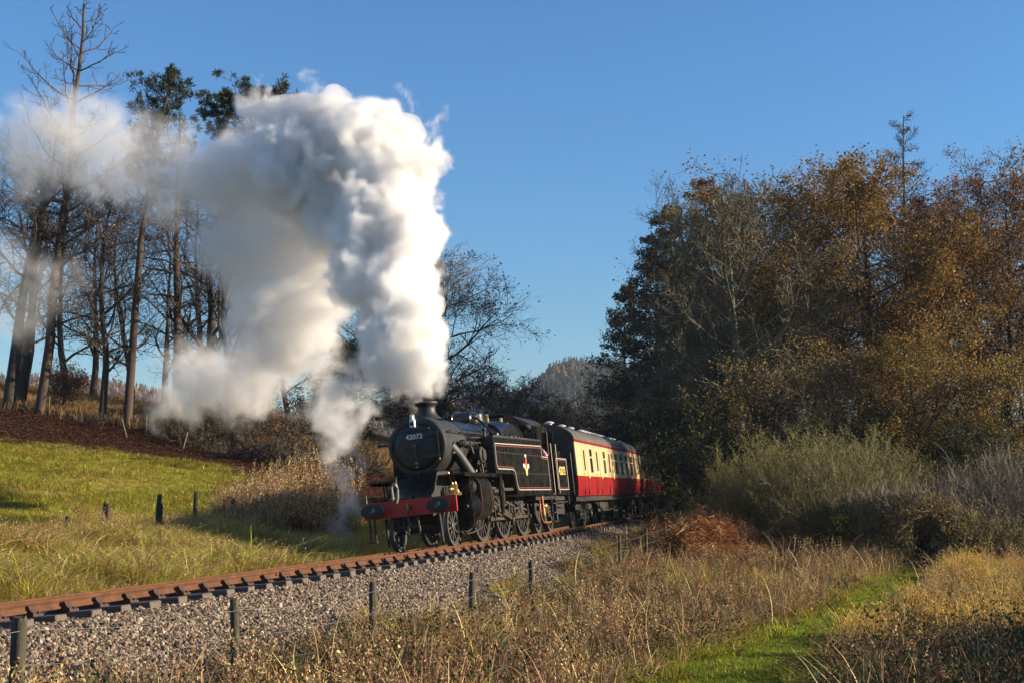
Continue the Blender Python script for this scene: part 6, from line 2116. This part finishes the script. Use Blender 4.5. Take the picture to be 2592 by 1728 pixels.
def fern(rng, n=7, h=.95, cols=C_FERN):
    """bracken: arching fronds with paired leaflets that shorten to the tip"""
    out_ = []
    a = rng.uniform(0, 6.28, n)
    dr = np.stack([np.cos(a) * .5, np.sin(a) * .5, np.ones(n)], -1)
    P, D, Rr = grow(np.zeros((n, 3)), dr, np.full(n, h * 1.25) * rng.uniform(.7, 1.2, n), np.full(n, .006), 9, .10, -.075, rng, .4)
    V, F = tubes(P, Rr, 1, rng)
    out_.append((V, F, np.repeat(palette(n, cols, rng), len(V) // n, 0)))
    Vs, cc = [], []
    for i in range(n):
        for k in range(2, 10):
            f = (1 - (k - 2) / 8.5)
            p = P[i, k]; d = D[i, k]
            s_ = unit(np.cross(d, np.array([0, 0, 1.0])) + rng.normal(0, .15, 3))
            for q in (-1, 1):
                e = s_ * q + d * .35 + np.array([0, 0, -.25]) + rng.normal(0, .15, 3)
                L_ = h * .42 * f
                for j in range(3):
                    b0 = p + e * L_ * (j / 3); b1 = p + e * L_ * ((j + 1) / 3)
                    wv = d * h * .06 * f * (1 - j * .28)
                    Vs += [b0 - wv, b0 + wv, b1 + wv * .6, b1 - wv * .6]
                cc.append(palette(1, cols, rng)[0])
    Vs = np.array(Vs)
    out_.append((Vs, np.arange(len(Vs)).reshape(-1, 4), np.repeat(np.array(cc), 12, 0)))
    return out_


brak = [kind('bracken', fern(G), 'leaf') for _ in range(3)]
fall = [kind('fallen_leaves_patch', [(lambda q: (q[0] * np.array([1, 1, .25]) + np.array([0, 0, .03]), q[1], np.repeat(palette(40, [(3, .12, .048, .026), (2, .08, .034, .02), (1, .22, .11, .055)], G), 4, 0)))(leaf_quads(np.concatenate([G.normal(0, .22, (40, 2)), np.zeros((40, 1))], 1), .10, G, 0, .8))], 'leaf') for _ in range(3)]


def in_view(x, y, m=1.0):
    """within the view plus a margin on each side"""
    return (np.abs(x) < .42 * y + 2.0 * m)


def area(n, x0, x1, y0, y1):
    x = G.uniform(x0, x1, n)
    # denser towards the camera
    q = G.random(n)
    y = y0 * (y1 / y0) ** (q ** .85)
    k = in_view(x, y)
    return x[k], y[k]


def lay(name, x, y, kinds, s0, s1, label, tilt=.12, dz=0.0, idx=None, clump=0.0):
    n = len(x)
    z = gz(x, y) + dz
    t, s = track_co(x, y)
    nb = (t > -3.2) & (t < 4.6) & (s < 60)
    if nb.any():
        bz = bed_z(s[nb], t[nb])[:, 2]
        z[nb] = np.maximum(z[nb], bz)
    rot = np.stack([G.normal(0, tilt, n), G.normal(0, tilt, n), G.uniform(0, 6.28, n)], -1)
    sc = G.uniform(s0, s1, n)
    if clump:
        sc = sc * (1 - clump + 2 * clump * sst(.25, .75, fbm(x, y, 1.7, 101, 3)))
    return scatter(name, np.stack([x, y, z], -1), rot, sc, G.integers(0, len(kinds), n) if idx is None else idx, kinds, label)


# ---- seen side: between fence and lane
x, y = area(60000, -9, 30, 9.5, 56)
t, s = track_co(x, y)
pd, pw = path_d(x, y), path_w(y)
n1, n2, n3 = fbm(x, y, 3.4, 31, 3), fbm(x, y, 5.5, 37), fbm(x, y, 1.6, 41)
foot = np.interp(s, [-30, -12, 0, 20], [4.1, 3.6, 3.0, 2.7]) + (n3 - .5) * 1.6
land = (t > foot)
offp = pd > pw * (1.35 + .5 * n3)
right = (pd < 20) & (x > np.interp(y, PATH[:, 1], PATH[:, 0]))
bare = (fbm(x, y, .95, 117, 2) < np.interp(y, [10, 45], [.40, .34])) & (pd > pw + .3)
grow_ok = land & offp & ~bare
rnd = G.random(len(x))
shadowy = right & (y < 21) & (n2 < .62)
corner = ((np.interp(y, [9, 16, 19, 23], [2.5, 4.6, 6.2, 12]) < x) & (y < 24))
# brambles fill the near right corner and patches elsewhere
kb = grow_ok & (pd > pw + .75) & ((corner & (rnd < .55)) | ((n1 > .52) & (rnd < .30) & (y > 11)) | ((n3 > .66) & (rnd < .3)))
lay('brambles', x[kb], y[kb], bram, .5, 1.0, 'dark leafy brambles among the weeds beside the lane', clump=.45)
goldz = right & (y > 19) & (y < 39) & (n2 > .28)
kg = grow_ok & goldz & (rnd < .6)
lay('golden_grass', x[kg], y[kg], gold, .4, .85, 'tall golden dry grass right of the lane', clump=.45)
greenz = (n1 < .50) | (t < foot + .7 + n3) | (pd < pw + .5 + 1.4 * n3) | ((y < 15) & (n1 < .6))
ks = grow_ok & ~goldz & ~corner & (rnd < np.where(greenz, .18, .34))
lay('dry_grass', x[ks], y[ks], straw, .32, .68, 'pale dry grass between the fence and the lane', clump=.45)
kv = grow_ok & ~corner & (rnd > .5) & (rnd < np.where(greenz, .80, .58))
lay('verge_grass', x[kv], y[kv], verge, .35, .80, 'yellow-green tussocks between the fence and the lane', clump=.45)
kw = grow_ok & ~goldz & (rnd > .62) & (rnd < np.where(greenz, .72, .96)) & (t > foot + .5)
lay('dead_weeds', x[kw], y[kw], weed, .42, .88, 'brown dead weed stalks between the fence and the lane', clump=.45)
kse = grow_ok & (rnd > .965) & (t > foot + 1)
lay('seeding_weeds', x[kse], y[kse], seedy, .5, .8, 'tall withered weeds with pale seed heads between the fence and the lane')
stalk = [kind('bent_stalk', [blades(5, [.75, .95][k], .15, .9, .011, C_STRAW + C_BROWN[:2] + [(2, .42, .26, .18)], G, 5, [1.1, .7][k], .4)], 'stem') for k in range(2)]
kst = grow_ok & (G.random(len(x)) < .16)
lay('bent_stalks', x[kst], y[kst], stalk, .5, 1.0, 'long pale bent stalks among the weeds beside the lane', tilt=.25)
lush = [kind('lush_grass', [blades(56, [.26, .34, .22][k], .18, 1.5, .008, [C_GREEN, C_GREEN + C_YEL[:1], C_GREEN + C_MOSS[:1]][k], G, 3, .9, .5)], 'blade') for k in range(3)]
klu = land & (pd > pw * 1.05) & (pd < pw + .35 + 2.4 * sst(.35, .7, n1)) & (G.random(len(x)) < .55) & ~corner
lay('lush_grass', x[klu], y[klu], lush, .4, .85, 'fresh green tussocks along the edges of the lane', clump=.35)
# lane turf
xp, yp = area(90000, -2, 20, 9.5, 50)
kp = path_d(xp, yp) < path_w(yp) * (.9 + .9 * fbm(xp, yp, 1.1, 131))
lay('lane_turf', xp[kp], yp[kp], lawn, .7, 1.3, 'short green turf of the lane leading to the opening')
# moss and small green stuff on the foot of the ballast
xm, ym = area(30000, -9, 6, 9.5, 40)
tm, sm = track_co(xm, ym)
nm = fbm(xm, ym, 1.3, 51)
km = (tm > 2.9) & (tm < 4.9) & (nm > np.interp(tm, [2.9, 4.9], [.66, .42]))
lay('moss', xm[km], ym[km], [kind('moss', [blades(60, .06, .18, 1.0, .010, C_MOSS, G, 2, .8)], 'blade') for _ in range(2)], .6, 1.2, 'yellow-green moss creeping onto the foot of the ballast')
# bracken: a rusty mound before the dark hollow and along the foot of the willows
xb, yb = area(14000, 2, 17, 36, 50)
nb_ = fbm(xb, yb, 1.5, 61)
px_ = CXP + FPX * xb / yb
edge_y = np.interp(px_, [1650, 1730, 1780, 1850, 1950, 2050, 2150, 2290], [46, 43, 42, 41, 42, 43, 43, 41.5])
kbr = (px_ > 1640) & (px_ < 2300) & (np.abs(yb - edge_y - .4) < np.where(px_ < 1900, 3.2, 1.1)) & (G.random(len(xb)) < .55) & (path_d(xb, yb) > 1.0)
lay('bracken', xb[kbr], yb[kbr], brak, .5, np.where((px_[kbr] > 1700) & (px_[kbr] < 1850), np.minimum(.8 + .45 * (1 - np.abs(px_[kbr] - 1765) / 85).clip(0, 1), 1.3), .8), 'rust red dead bracken in front of the dark hollow and the willows', tilt=.15, clump=.35)
# ---- far side
x, y = area(70000, -30, 2, 11, 62)
t, s = track_co(x, y)
d = -t
n1, n2 = fbm(x, y, 2.5, 71), fbm(x, y, 5, 75)
rnd = G.random(len(x))
px_ = CXP + FPX * x / y
reedz = (px_ > 545) & (px_ < 905) & (d > np.interp(px_, [545, 700, 905], [7.0, 5.2, 4.2])) & (d < np.interp(px_, [545, 620, 700, 905], [8.6, 10.5, 11, 9.5])) & (y > 38) & (y < 53)
kr = reedz & (rnd < .50 * sst(.30, .55, fbm(x, y, 1.4, 95)))
lay('reeds', x[kr], y[kr], reed, .30, (.36 + .62 * fbm(x[kr], y[kr], 1.1, 91)) * np.interp(px_[kr], [545, 640, 760, 905], [.7, .95, 1.15, 1.1]), 'tall dead reeds with pale plumes and dark red stems beside the engine', tilt=.05)
kv = (d > 1.75) & (d < 6.2 + n1 * 1.5) & ~reedz & (rnd < .75)
lay('far_verge_grass', x[kv], y[kv], [verge[1], verge[2], straw[2], verge[0], verge[2]], .5, np.where(True, 1.0, 1), 'tall yellow-green grass on the verge beyond the rails', clump=.45)
kd = (d > 4.6 + n1 * 1.6) & (d < 8.3 + n2 * 1.2) & ~reedz & (rnd > .25) & (y < 40)
lay('far_dry_grass', x[kd], y[kd], straw + straw + seedy[:1] + weed[:2], .30, .56, 'beige dead grass and weed stalks along the field edge', clump=.45)
x, y = area(60000, -30, 2, 24, 62)
t, s = track_co(x, y); d = -t
n1 = fbm(x, y, 2.2, 5)
edge = 54.5 - (d - 20) * .10 + (n1 - .5) * 2
edge = np.where(d < 21, edge - np.clip(21 - d, 0, 12) * .25, edge)
kf = (d > 7.0) & (y < edge + 1.2)
fi = np.clip((fbm(x, y, 3.2, 9) * 4.6 + .1 + G.normal(0, .5, len(x))).astype(int), 0, 3)
lay('field_grass', x[kf], y[kf], field, .6, 1.45, 'short green and yellow grass of the sloping field', idx=fi[kf], clump=.4)
kl = (d > 6) & (y > edge - 1.2) & (y < 66) & (G.random(len(x)) < np.where(y > edge, .8, .25))
lay('fallen_leaves', x[kl], y[kl], fall, .7, 1.3, 'red-brown fallen leaves covering the bank under the trees', tilt=.15)
# rough dead grass and scrub on top of the bank and in the meadow beyond
x = G.uniform(-34, -2, 9000); y = G.uniform(60, 82, 9000)
t, s = track_co(x, y)
k = (t < -8) & in_view(x, y)
lay('meadow_grass', x[k], y[k], [kind('meadow_grass', [blades(50, .5, .3, 1.1, .012, [(3, .26, .15, .055), (2, .34, .21, .08), (1, .16, .10, .045)], G, 2, .5)], 'stem')], .7, 1.3, 'orange-brown rough grass of the meadow beyond the bank')
# woodland floor on the right
x = G.uniform(5, 34, 9000); y = G.uniform(50, 80, 9000)
t, s = track_co(x, y)
k = (t > 3.0) & in_view(x, y, 2)
lay('leaf_litter', x[k], y[k], fall + bram[:1], .7, 1.4, 'dark brambles and fallen leaves on the floor of the wood')
# ------------------------------------------------------------------ steam
def steam_mat(name, dens, aniso=.2, color=(.93, .925, .915)):
    m = bpy.data.materials.new(name)
    m.use_nodes = True
    N, L = m.node_tree.nodes, m.node_tree.links
    N.remove(N['Principled BSDF'])
    v = N.new('ShaderNodeVolumePrincipled')
    v.inputs['Color'].default_value = (*color, 1)
    v.inputs['Density'].default_value = dens
    v.inputs['Anisotropy'].default_value = aniso
    L.new(v.outputs[0], N['Material Output'].inputs['Volume'])
    m.cycles.homogeneous_volume = True if hasattr(m.cycles, 'homogeneous_volume') else None
    return m


def steam(name, label, puffs, voxel, dens, amp=1.0, seed=0, billow=1.0, sub=3):
    """a closed billowing hull round a set of puffs (px, py, depth, radius in metres), filled with even steam"""
    bm = bmesh.new()
    rg = random.Random(seed)
    for px, py, Y_, r in puffs:
        c = WP(px, py, Y_)
        bmesh.ops.create_icosphere(bm, subdivisions=sub, radius=r, matrix=Matrix.Translation(c) @ Matrix.Rotation(rg.uniform(0, 3), 4, (rg.random(), rg.random(), 1)) @ Matrix.Diagonal((rg.uniform(.85, 1.15), rg.uniform(.85, 1.15), rg.uniform(.85, 1.15), 1)))
    me = bpy.data.meshes.new('steam')
    bm.to_mesh(me); bm.free()
    o = bpy.data.objects.new('steam', me)
    COL.objects.link(o)
    md = o.modifiers.new('remesh', 'REMESH')
    md.mode = 'VOXEL'; md.voxel_size = voxel
    sm = o.modifiers.new('smooth', 'SMOOTH'); sm.iterations = 4; sm.factor = .5
    dg = bpy.context.evaluated_depsgraph_get()
    me2 = bpy.data.meshes.new_from_object(o.evaluated_get(dg))
    bpy.data.objects.remove(o)
    n = len(me2.vertices)
    co = np.empty(n * 3, np.float32); me2.vertices.foreach_get('co', co)
    no = np.empty(n * 3, np.float32); me2.vertices.foreach_get('normal', no)
    co, no = co.reshape(-1, 3), no.reshape(-1, 3)
    off = Vector((seed * 3.7, seed * 1.3, 0))
    d = np.empty(n)
    for i in range(n):
        p = Vector(co[i])
        a = 1 - mnoise.voronoi(p * .62 + off)[0][0] * 1.15
        b_ = 1 - mnoise.voronoi(p * 1.5 + off * 2)[0][0] * 1.15
        c = 1 - mnoise.voronoi(p * 3.4 + off * 3)[0][0] * 1.15
        d[i] = (a * .62 + b_ * .30 + c * .13) * billow + mnoise.fractal(p * .8 + off, .7, 2.1, 4) * .22 - .35
    co = co + no * (d * amp)[:, None]
    me2.vertices.foreach_set('co', co.astype(np.float32).ravel())
    me2.materials.clear()
    me2.materials.append(steam_mat(name, dens))
    me2.update()
    o = link(bpy.data.objects.new(name, me2))
    return tag(o, label, kind='stuff')


rgs = random.Random(3)


def steam_grid(name, label, puffs, voxel, dens, seed=0, edge=.9, amp=2.2, nscale=.42, rough=.62, lo=.0, bil=0.0, color=(.93, .925, .915)):
    """loose steam: a density grid that thins outwards from a hull of puffs and is torn by turbulence"""
    bm = bmesh.new()
    cs = []
    for px, py, Y_, r in puffs:
        c = WP(px, py, Y_)
        cs.append((c, r))
        bmesh.ops.create_icosphere(bm, subdivisions=2, radius=r, matrix=Matrix.Translation(c))
    me = bpy.data.meshes.new(name)
    bm.to_mesh(me); bm.free()
    t = bpy.data.objects.new('t', me); COL.objects.link(t)
    md = t.modifiers.new('remesh', 'REMESH'); md.mode = 'VOXEL'; md.voxel_size = .3
    sm = t.modifiers.new('smooth', 'SMOOTH'); sm.iterations = 3; sm.factor = .5
    me2 = bpy.data.meshes.new_from_object(t.evaluated_get(bpy.context.evaluated_depsgraph_get()))
    bpy.data.objects.remove(t)
    me2.name = name
    o = link(bpy.data.objects.new(name, me2))
    pad = amp * .55
    mn = [min(c[i] - r for c, r in cs) - pad for i in range(3)]
    mx = [max(c[i] + r for c, r in cs) + pad for i in range(3)]
    g = bpy.data.node_groups.new(name, 'GeometryNodeTree')
    g.interface.new_socket('Geometry', in_out='INPUT', socket_type='NodeSocketGeometry')
    g.interface.new_socket('Geometry', in_out='OUTPUT', socket_type='NodeSocketGeometry')
    N, L = g.nodes, g.links
    gi, go = N.new('NodeGroupInput'), N.new('NodeGroupOutput')
    pos = N.new('GeometryNodeInputPosition')

    def vm(op, a, b_=None):
        n = N.new('ShaderNodeVectorMath'); n.operation = op
        for k, v in enumerate((a, b_)):
            if v is None:
                continue
            if isinstance(v, (tuple, float, int)):
                n.inputs[k].default_value = v if isinstance(v, tuple) else (v, v, v)
            else:
                L.new(v, n.inputs[k])
        return n

    def mt(op, a, b_=None, clamp=False):
        n = N.new('ShaderNodeMath'); n.operation = op; n.use_clamp = clamp
        for k, v in enumerate((a, b_)):
            if v is None:
                continue
            if isinstance(v, (float, int)):
                n.inputs[k].default_value = v
            else:
                L.new(v, n.inputs[k])
        return n.outputs[0]

    def noise(sc, det, w, vec=None):
        n = N.new('ShaderNodeTexNoise')
        n.inputs['Scale'].default_value = sc; n.inputs['Detail'].default_value = det; n.inputs['Roughness'].default_value = rough
        o_ = vm('ADD', vec or pos.outputs[0], (w * 7.3, w * 3.1, w * 1.7))
        L.new(o_.outputs[0], n.inputs['Vector'])
        return n
    w1 = noise(nscale * .8, 3, seed + 1)
    wp = vm('ADD', pos.outputs[0], vm('MULTIPLY', vm('SUBTRACT', w1.outputs['Color'], .5).outputs[0], 2.2).outputs[0]).outputs[0]
    px_ = N.new('GeometryNodeProximity'); px_.target_element = 'FACES'
    L.new(gi.outputs[0], px_.inputs[0])
    L.new(wp, px_.inputs['Source Position'] if 'Source Position' in px_.inputs else px_.inputs['Sample Position'])
    ns = N.new('GeometryNodeSampleNearestSurface'); ns.data_type = 'FLOAT_VECTOR'
    L.new(gi.outputs[0], ns.inputs['Mesh'])
    L.new(N.new('GeometryNodeInputNormal').outputs[0], ns.inputs['Value'])
    L.new(wp, ns.inputs['Sample Position'])
    dt = vm('DOT_PRODUCT', vm('SUBTRACT', wp, px_.outputs['Position']).outputs[0], ns.outputs['Value'])
    sg = mt('MULTIPLY', mt('SIGN', dt.outputs['Value']), -1.0)
    depth = mt('MULTIPLY', sg, px_.outputs['Distance'])
    f1 = noise(nscale, 7, seed + 4, wp)
    d = mt('ADD', depth, mt('MULTIPLY', mt('SUBTRACT', f1.outputs['Fac'], .52), amp * 2))
    if bil:
        for sc_, wt in ((.5, 1.15), (1.15, .5), (2.9, .16)):
            vo = N.new('ShaderNodeTexVoronoi'); vo.feature = 'F1'
            vo.inputs['Scale'].default_value = sc_
            L.new(wp, vo.inputs['Vector'])
            d = mt('ADD', d, mt('MULTIPLY', mt('SUBTRACT', .52, vo.outputs['Distance']), wt * bil))
    body = mt('DIVIDE', d, edge, True)
    body = mt('POWER', body, 1.4)
    f2 = noise(nscale * 1.9, 6, seed + 9, wp)
    tx = mt('MULTIPLY', mt('SUBTRACT', f2.outputs['Fac'], .34 + lo), 4.0, True)
    den = mt('MULTIPLY', body, tx)
    vc = N.new('GeometryNodeVolumeCube')
    vc.inputs['Min'].default_value = mn; vc.inputs['Max'].default_value = mx
    for k, ax in enumerate('XYZ'):
        vc.inputs['Resolution ' + ax].default_value = max(8, int((mx[k] - mn[k]) / voxel))
    L.new(den, vc.inputs['Density'])
    m = steam_mat(name, dens, color=color)
    sm_ = N.new('GeometryNodeSetMaterial'); sm_.inputs['Material'].default_value = m
    L.new(vc.outputs[0], sm_.inputs[0]); L.new(sm_.outputs[0], go.inputs[0])
    me2.materials.clear(); me2.materials.append(m)
    md = o.modifiers.new('density', 'NODES'); md.node_group = g
    return tag(o, label, kind='stuff')


def chain(pts, per=3, jit=.25):
    """puffs strung along a measured line: (px, py, depth, radius)"""
    out_ = []
    for (a, b_) in zip(pts[:-1], pts[1:]):
        for k in range(per):
            q = (k + rgs.random() * .6) / per
            p = [a[i] * (1 - q) + b_[i] * q for i in range(4)]
            rpx = p[3] * FPX / p[2]
            out_.append((p[0] + rgs.uniform(-jit, jit) * rpx, p[1] + rgs.uniform(-jit, jit) * rpx, p[2] + rgs.uniform(-jit, jit) * p[3], p[3] * rgs.uniform(.8, 1.15)))
    return out_


S_ON = True
if S_ON:
    main = [(1075, 985, 34.8, .26), (1060, 950, 35, .45), (1040, 905, 35.2, .78), (1035, 850, 35.5, .92), (1030, 790, 36, .95), (1020, 730, 36.5, 1.05), (1010, 670, 37, 1.15), (985, 600, 37.5, 1.3), (960, 540, 38, 1.4), (985, 480, 38.3, 1.25), (975, 400, 38.8, 1.35), (930, 340, 39.2, 1.4), (860, 310, 39.6, 1.2), (980, 340, 39, 1.1)]
    puffs = chain(main[:8], 3, .22) + main
    puffs += [(1075, 700, 36.5, .55), (1085, 780, 36, .45), (1095, 860, 35.6, .35), (1070, 620, 37, .55), (965, 850, 35.6, .75), (960, 770, 36, .75), (985, 910, 35.4, .7), (1000, 950, 35.2, .5), (1085, 920, 35.2, .45), (1020, 975, 35, .4), (900, 700, 37.2, .85), (870, 745, 37.2, .55), (880, 650, 37.4, .9), (1040, 540, 38, .8), (1060, 470, 38.4, .7), (1050, 400, 38.8, .75), (1030, 330, 39, .8), (985, 290, 39.2, .65), (930, 275, 39.4, .6), (840, 245, 39.8, .7)]
    puffs += [(800, 290, 40, 1.25), (735, 300, 40.2, 1.15), (680, 265, 40.2, .55), (770, 370, 40, 1.4), (840, 440, 39.6, 1.5), (720, 420, 40.6, 1.3), (690, 360, 40.6, 1.0), (760, 500, 40.2, 1.4), (860, 540, 39.4, 1.4), (800, 245, 40, .6)]
    puffs = [(a, b_ + 14 * (b_ < 500), c, r * (.93 if b_ < 400 else 1)) for a, b_, c, r in puffs]
    core = [(a, b_, c, r * .68) for a, b_, c, r in puffs]
    steam('steam_plume', 'dense white steam billowing up from the chimney', core, .12, 1.6, .8, 1)
    steam_grid('steam_billows', 'crisp torn billows on the outside of the dense plume', puffs, .08, 5.5, 11, edge=.4, amp=.6, nscale=1.0, bil=1.15, lo=-.22, rough=.66, color=(.98, .977, .97))
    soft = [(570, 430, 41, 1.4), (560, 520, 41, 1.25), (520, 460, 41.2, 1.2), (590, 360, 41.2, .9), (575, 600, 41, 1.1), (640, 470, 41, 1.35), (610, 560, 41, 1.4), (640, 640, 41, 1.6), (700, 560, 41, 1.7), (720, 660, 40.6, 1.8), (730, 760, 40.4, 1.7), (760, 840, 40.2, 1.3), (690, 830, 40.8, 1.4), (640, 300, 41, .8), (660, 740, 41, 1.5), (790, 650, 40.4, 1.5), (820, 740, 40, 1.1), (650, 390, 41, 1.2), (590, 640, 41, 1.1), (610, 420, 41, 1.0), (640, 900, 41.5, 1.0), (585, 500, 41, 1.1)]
    steam_grid('steam_cloud', 'soft steam, tinted grey for shade, behind and left of the main plume', [(a, b_ + 12, c, r * 1.06) for a, b_, c, r in soft], .12, 2.6, 7, lo=-.16, edge=.8, amp=1.7, nscale=.6, rough=.68, color=(.966, .961, .953))  # plume's shading is partly put into this slightly greyer volume colour
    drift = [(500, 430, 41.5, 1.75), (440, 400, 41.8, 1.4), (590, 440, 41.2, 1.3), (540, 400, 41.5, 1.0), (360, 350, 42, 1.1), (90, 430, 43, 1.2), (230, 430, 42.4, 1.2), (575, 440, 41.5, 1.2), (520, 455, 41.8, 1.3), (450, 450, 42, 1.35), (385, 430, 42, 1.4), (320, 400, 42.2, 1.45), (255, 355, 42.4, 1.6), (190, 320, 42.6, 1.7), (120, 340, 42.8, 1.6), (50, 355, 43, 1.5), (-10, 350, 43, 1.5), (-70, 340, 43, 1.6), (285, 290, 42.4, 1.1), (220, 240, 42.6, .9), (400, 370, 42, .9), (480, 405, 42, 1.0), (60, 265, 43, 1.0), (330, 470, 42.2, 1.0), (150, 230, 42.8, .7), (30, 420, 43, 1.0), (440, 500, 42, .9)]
    steam_grid('drifting_steam', 'drifting band of pale steam in front of the dead larch and pines', [(a, b_ + 22, c, r * 1.06) for a, b_, c, r in drift], .12, 1.15, 20, lo=.02, edge=.8, amp=2.0, nscale=.62, rough=.7, color=(.93, .92, .905))  # greyer volume colour carries some smoke and stands in for the plume's shade
    low = [(800, 905, 40, 1.0), (740, 900, 41, 1.2), (670, 920, 42, 1.3), (600, 950, 43, 1.4), (530, 980, 44, 1.35), (470, 960, 44.5, 1.25), (430, 1010, 45, 1.1), (500, 1040, 44.5, .9), (580, 1020, 43.5, 1.0), (640, 980, 42.6, 1.0), (520, 905, 44, .8), (420, 920, 45, .9)]
    steam_grid('low_steam', 'low bank of grey steam lying across the wooded bank', low, .12, 2.2, 16, lo=-.03, edge=.8, amp=1.9, nscale=.7, rough=.7, color=(.94, .93, .92))
    veil = [(0, 640, 49, 1.6), (60, 700, 48.5, 1.4), (110, 760, 48, 1.3), (60, 820, 48, 1.2), (0, 780, 48.5, 1.5), (180, 680, 48, 1.1), (-60, 700, 49, 1.6), (60, 620, 49, 1.0)]
    steam_grid('steam_veil', 'thin veil of steam hanging before the leftmost trunks', veil, 0.18, .42, 9, lo=.0, edge=.9, amp=2.0, nscale=.6, rough=.7, color=(.93, .92, .905))
    wisp = [(870, 1110, 37, .55), (850, 1160, 37, .55), (880, 1190, 36.6, .5), (860, 1230, 36.4, .5), (890, 1270, 36, .45), (870, 1310, 35.6, .45), (820, 1090, 37.6, .55), (800, 1030, 38, .6), (900, 960, 36.5, .7), (860, 990, 36.8, .7), (950, 1000, 35.4, .45), (840, 1060, 37, .6), (900, 1060, 35.8, .55), (930, 990, 36, .45), (905, 1030, 36, .5), (880, 1080, 35.5, .5), (930, 1090, 36, .4), (860, 1020, 37, .5), (890, 1140, 35, .45), (845, 1100, 36, .4), (905, 1190, 35, .35), (830, 1150, 35.5, .35), (820, 960, 38, .55), (870, 960, 37, .5)]
    steam_grid('steam_wisps', 'thin ragged steam curling down the far side of the smokebox', wisp, .07, 2.4, 20, edge=.35, amp=.5, nscale=1.6)
    cock = [(850, 1330, 34.6, .4), (895, 1325, 34.2, .4), (820, 1350, 34.6, .32), (905, 1340, 33.2, .26), (880, 1365, 33, .24), (935, 1360, 33.2, .2), (860, 1340, 33.5, .22)]
    steam_grid('drain_cock_steam', 'small puff of steam low beside the leading wheels', cock, 0.05, 1.6, 6, edge=.35, amp=.5, nscale=1.6)
    pale = [(1150, 640, 40, .8), (1185, 690, 40, .7), (1200, 740, 40, .5), (1120, 610, 40, .6), (1160, 700, 40, .5)]
    steam_grid('steam_shred', 'faint shred of steam before the bare oak right of the plume', pale, 0.12, 0.35, 20)
    side = [(1232, 1195, 36, .16), (1245, 1230, 36, .2), (1238, 1275, 36, .2), (1225, 1170, 36, .12), (1420, 1325, 45.3, .22), (1432, 1300, 45.3, .18)]
    steam_grid('leaking_steam', 'wisps of steam leaking beside the cylinder and under the bunker', side, 0.04, 2.0, 13, edge=.35, amp=.5, nscale=1.6)

# ------------------------------------------------------------------ the air
HAZE = True
if HAZE:
    f = MB()
    f.box(-2680, 2680, -2680, 2680, float(V_GROUND_MIN) - 1.0, 125.0)
    m = bpy.data.materials.new('clear_autumn_air')
    m.use_nodes = True
    N, L = m.node_tree.nodes, m.node_tree.links
    N.remove(N['Principled BSDF'])
    v = N.new('ShaderNodeVolumePrincipled')
    v.inputs['Color'].default_value = (.72, .84, 1.0, 1)
    v.inputs['Density'].default_value = .00013
    L.new(v.outputs[0], N['Material Output'].inputs['Volume'])
    o = f.build('haze', m)
    tag(o, 'thin bluish air between the railway and the far hills', kind='stuff')
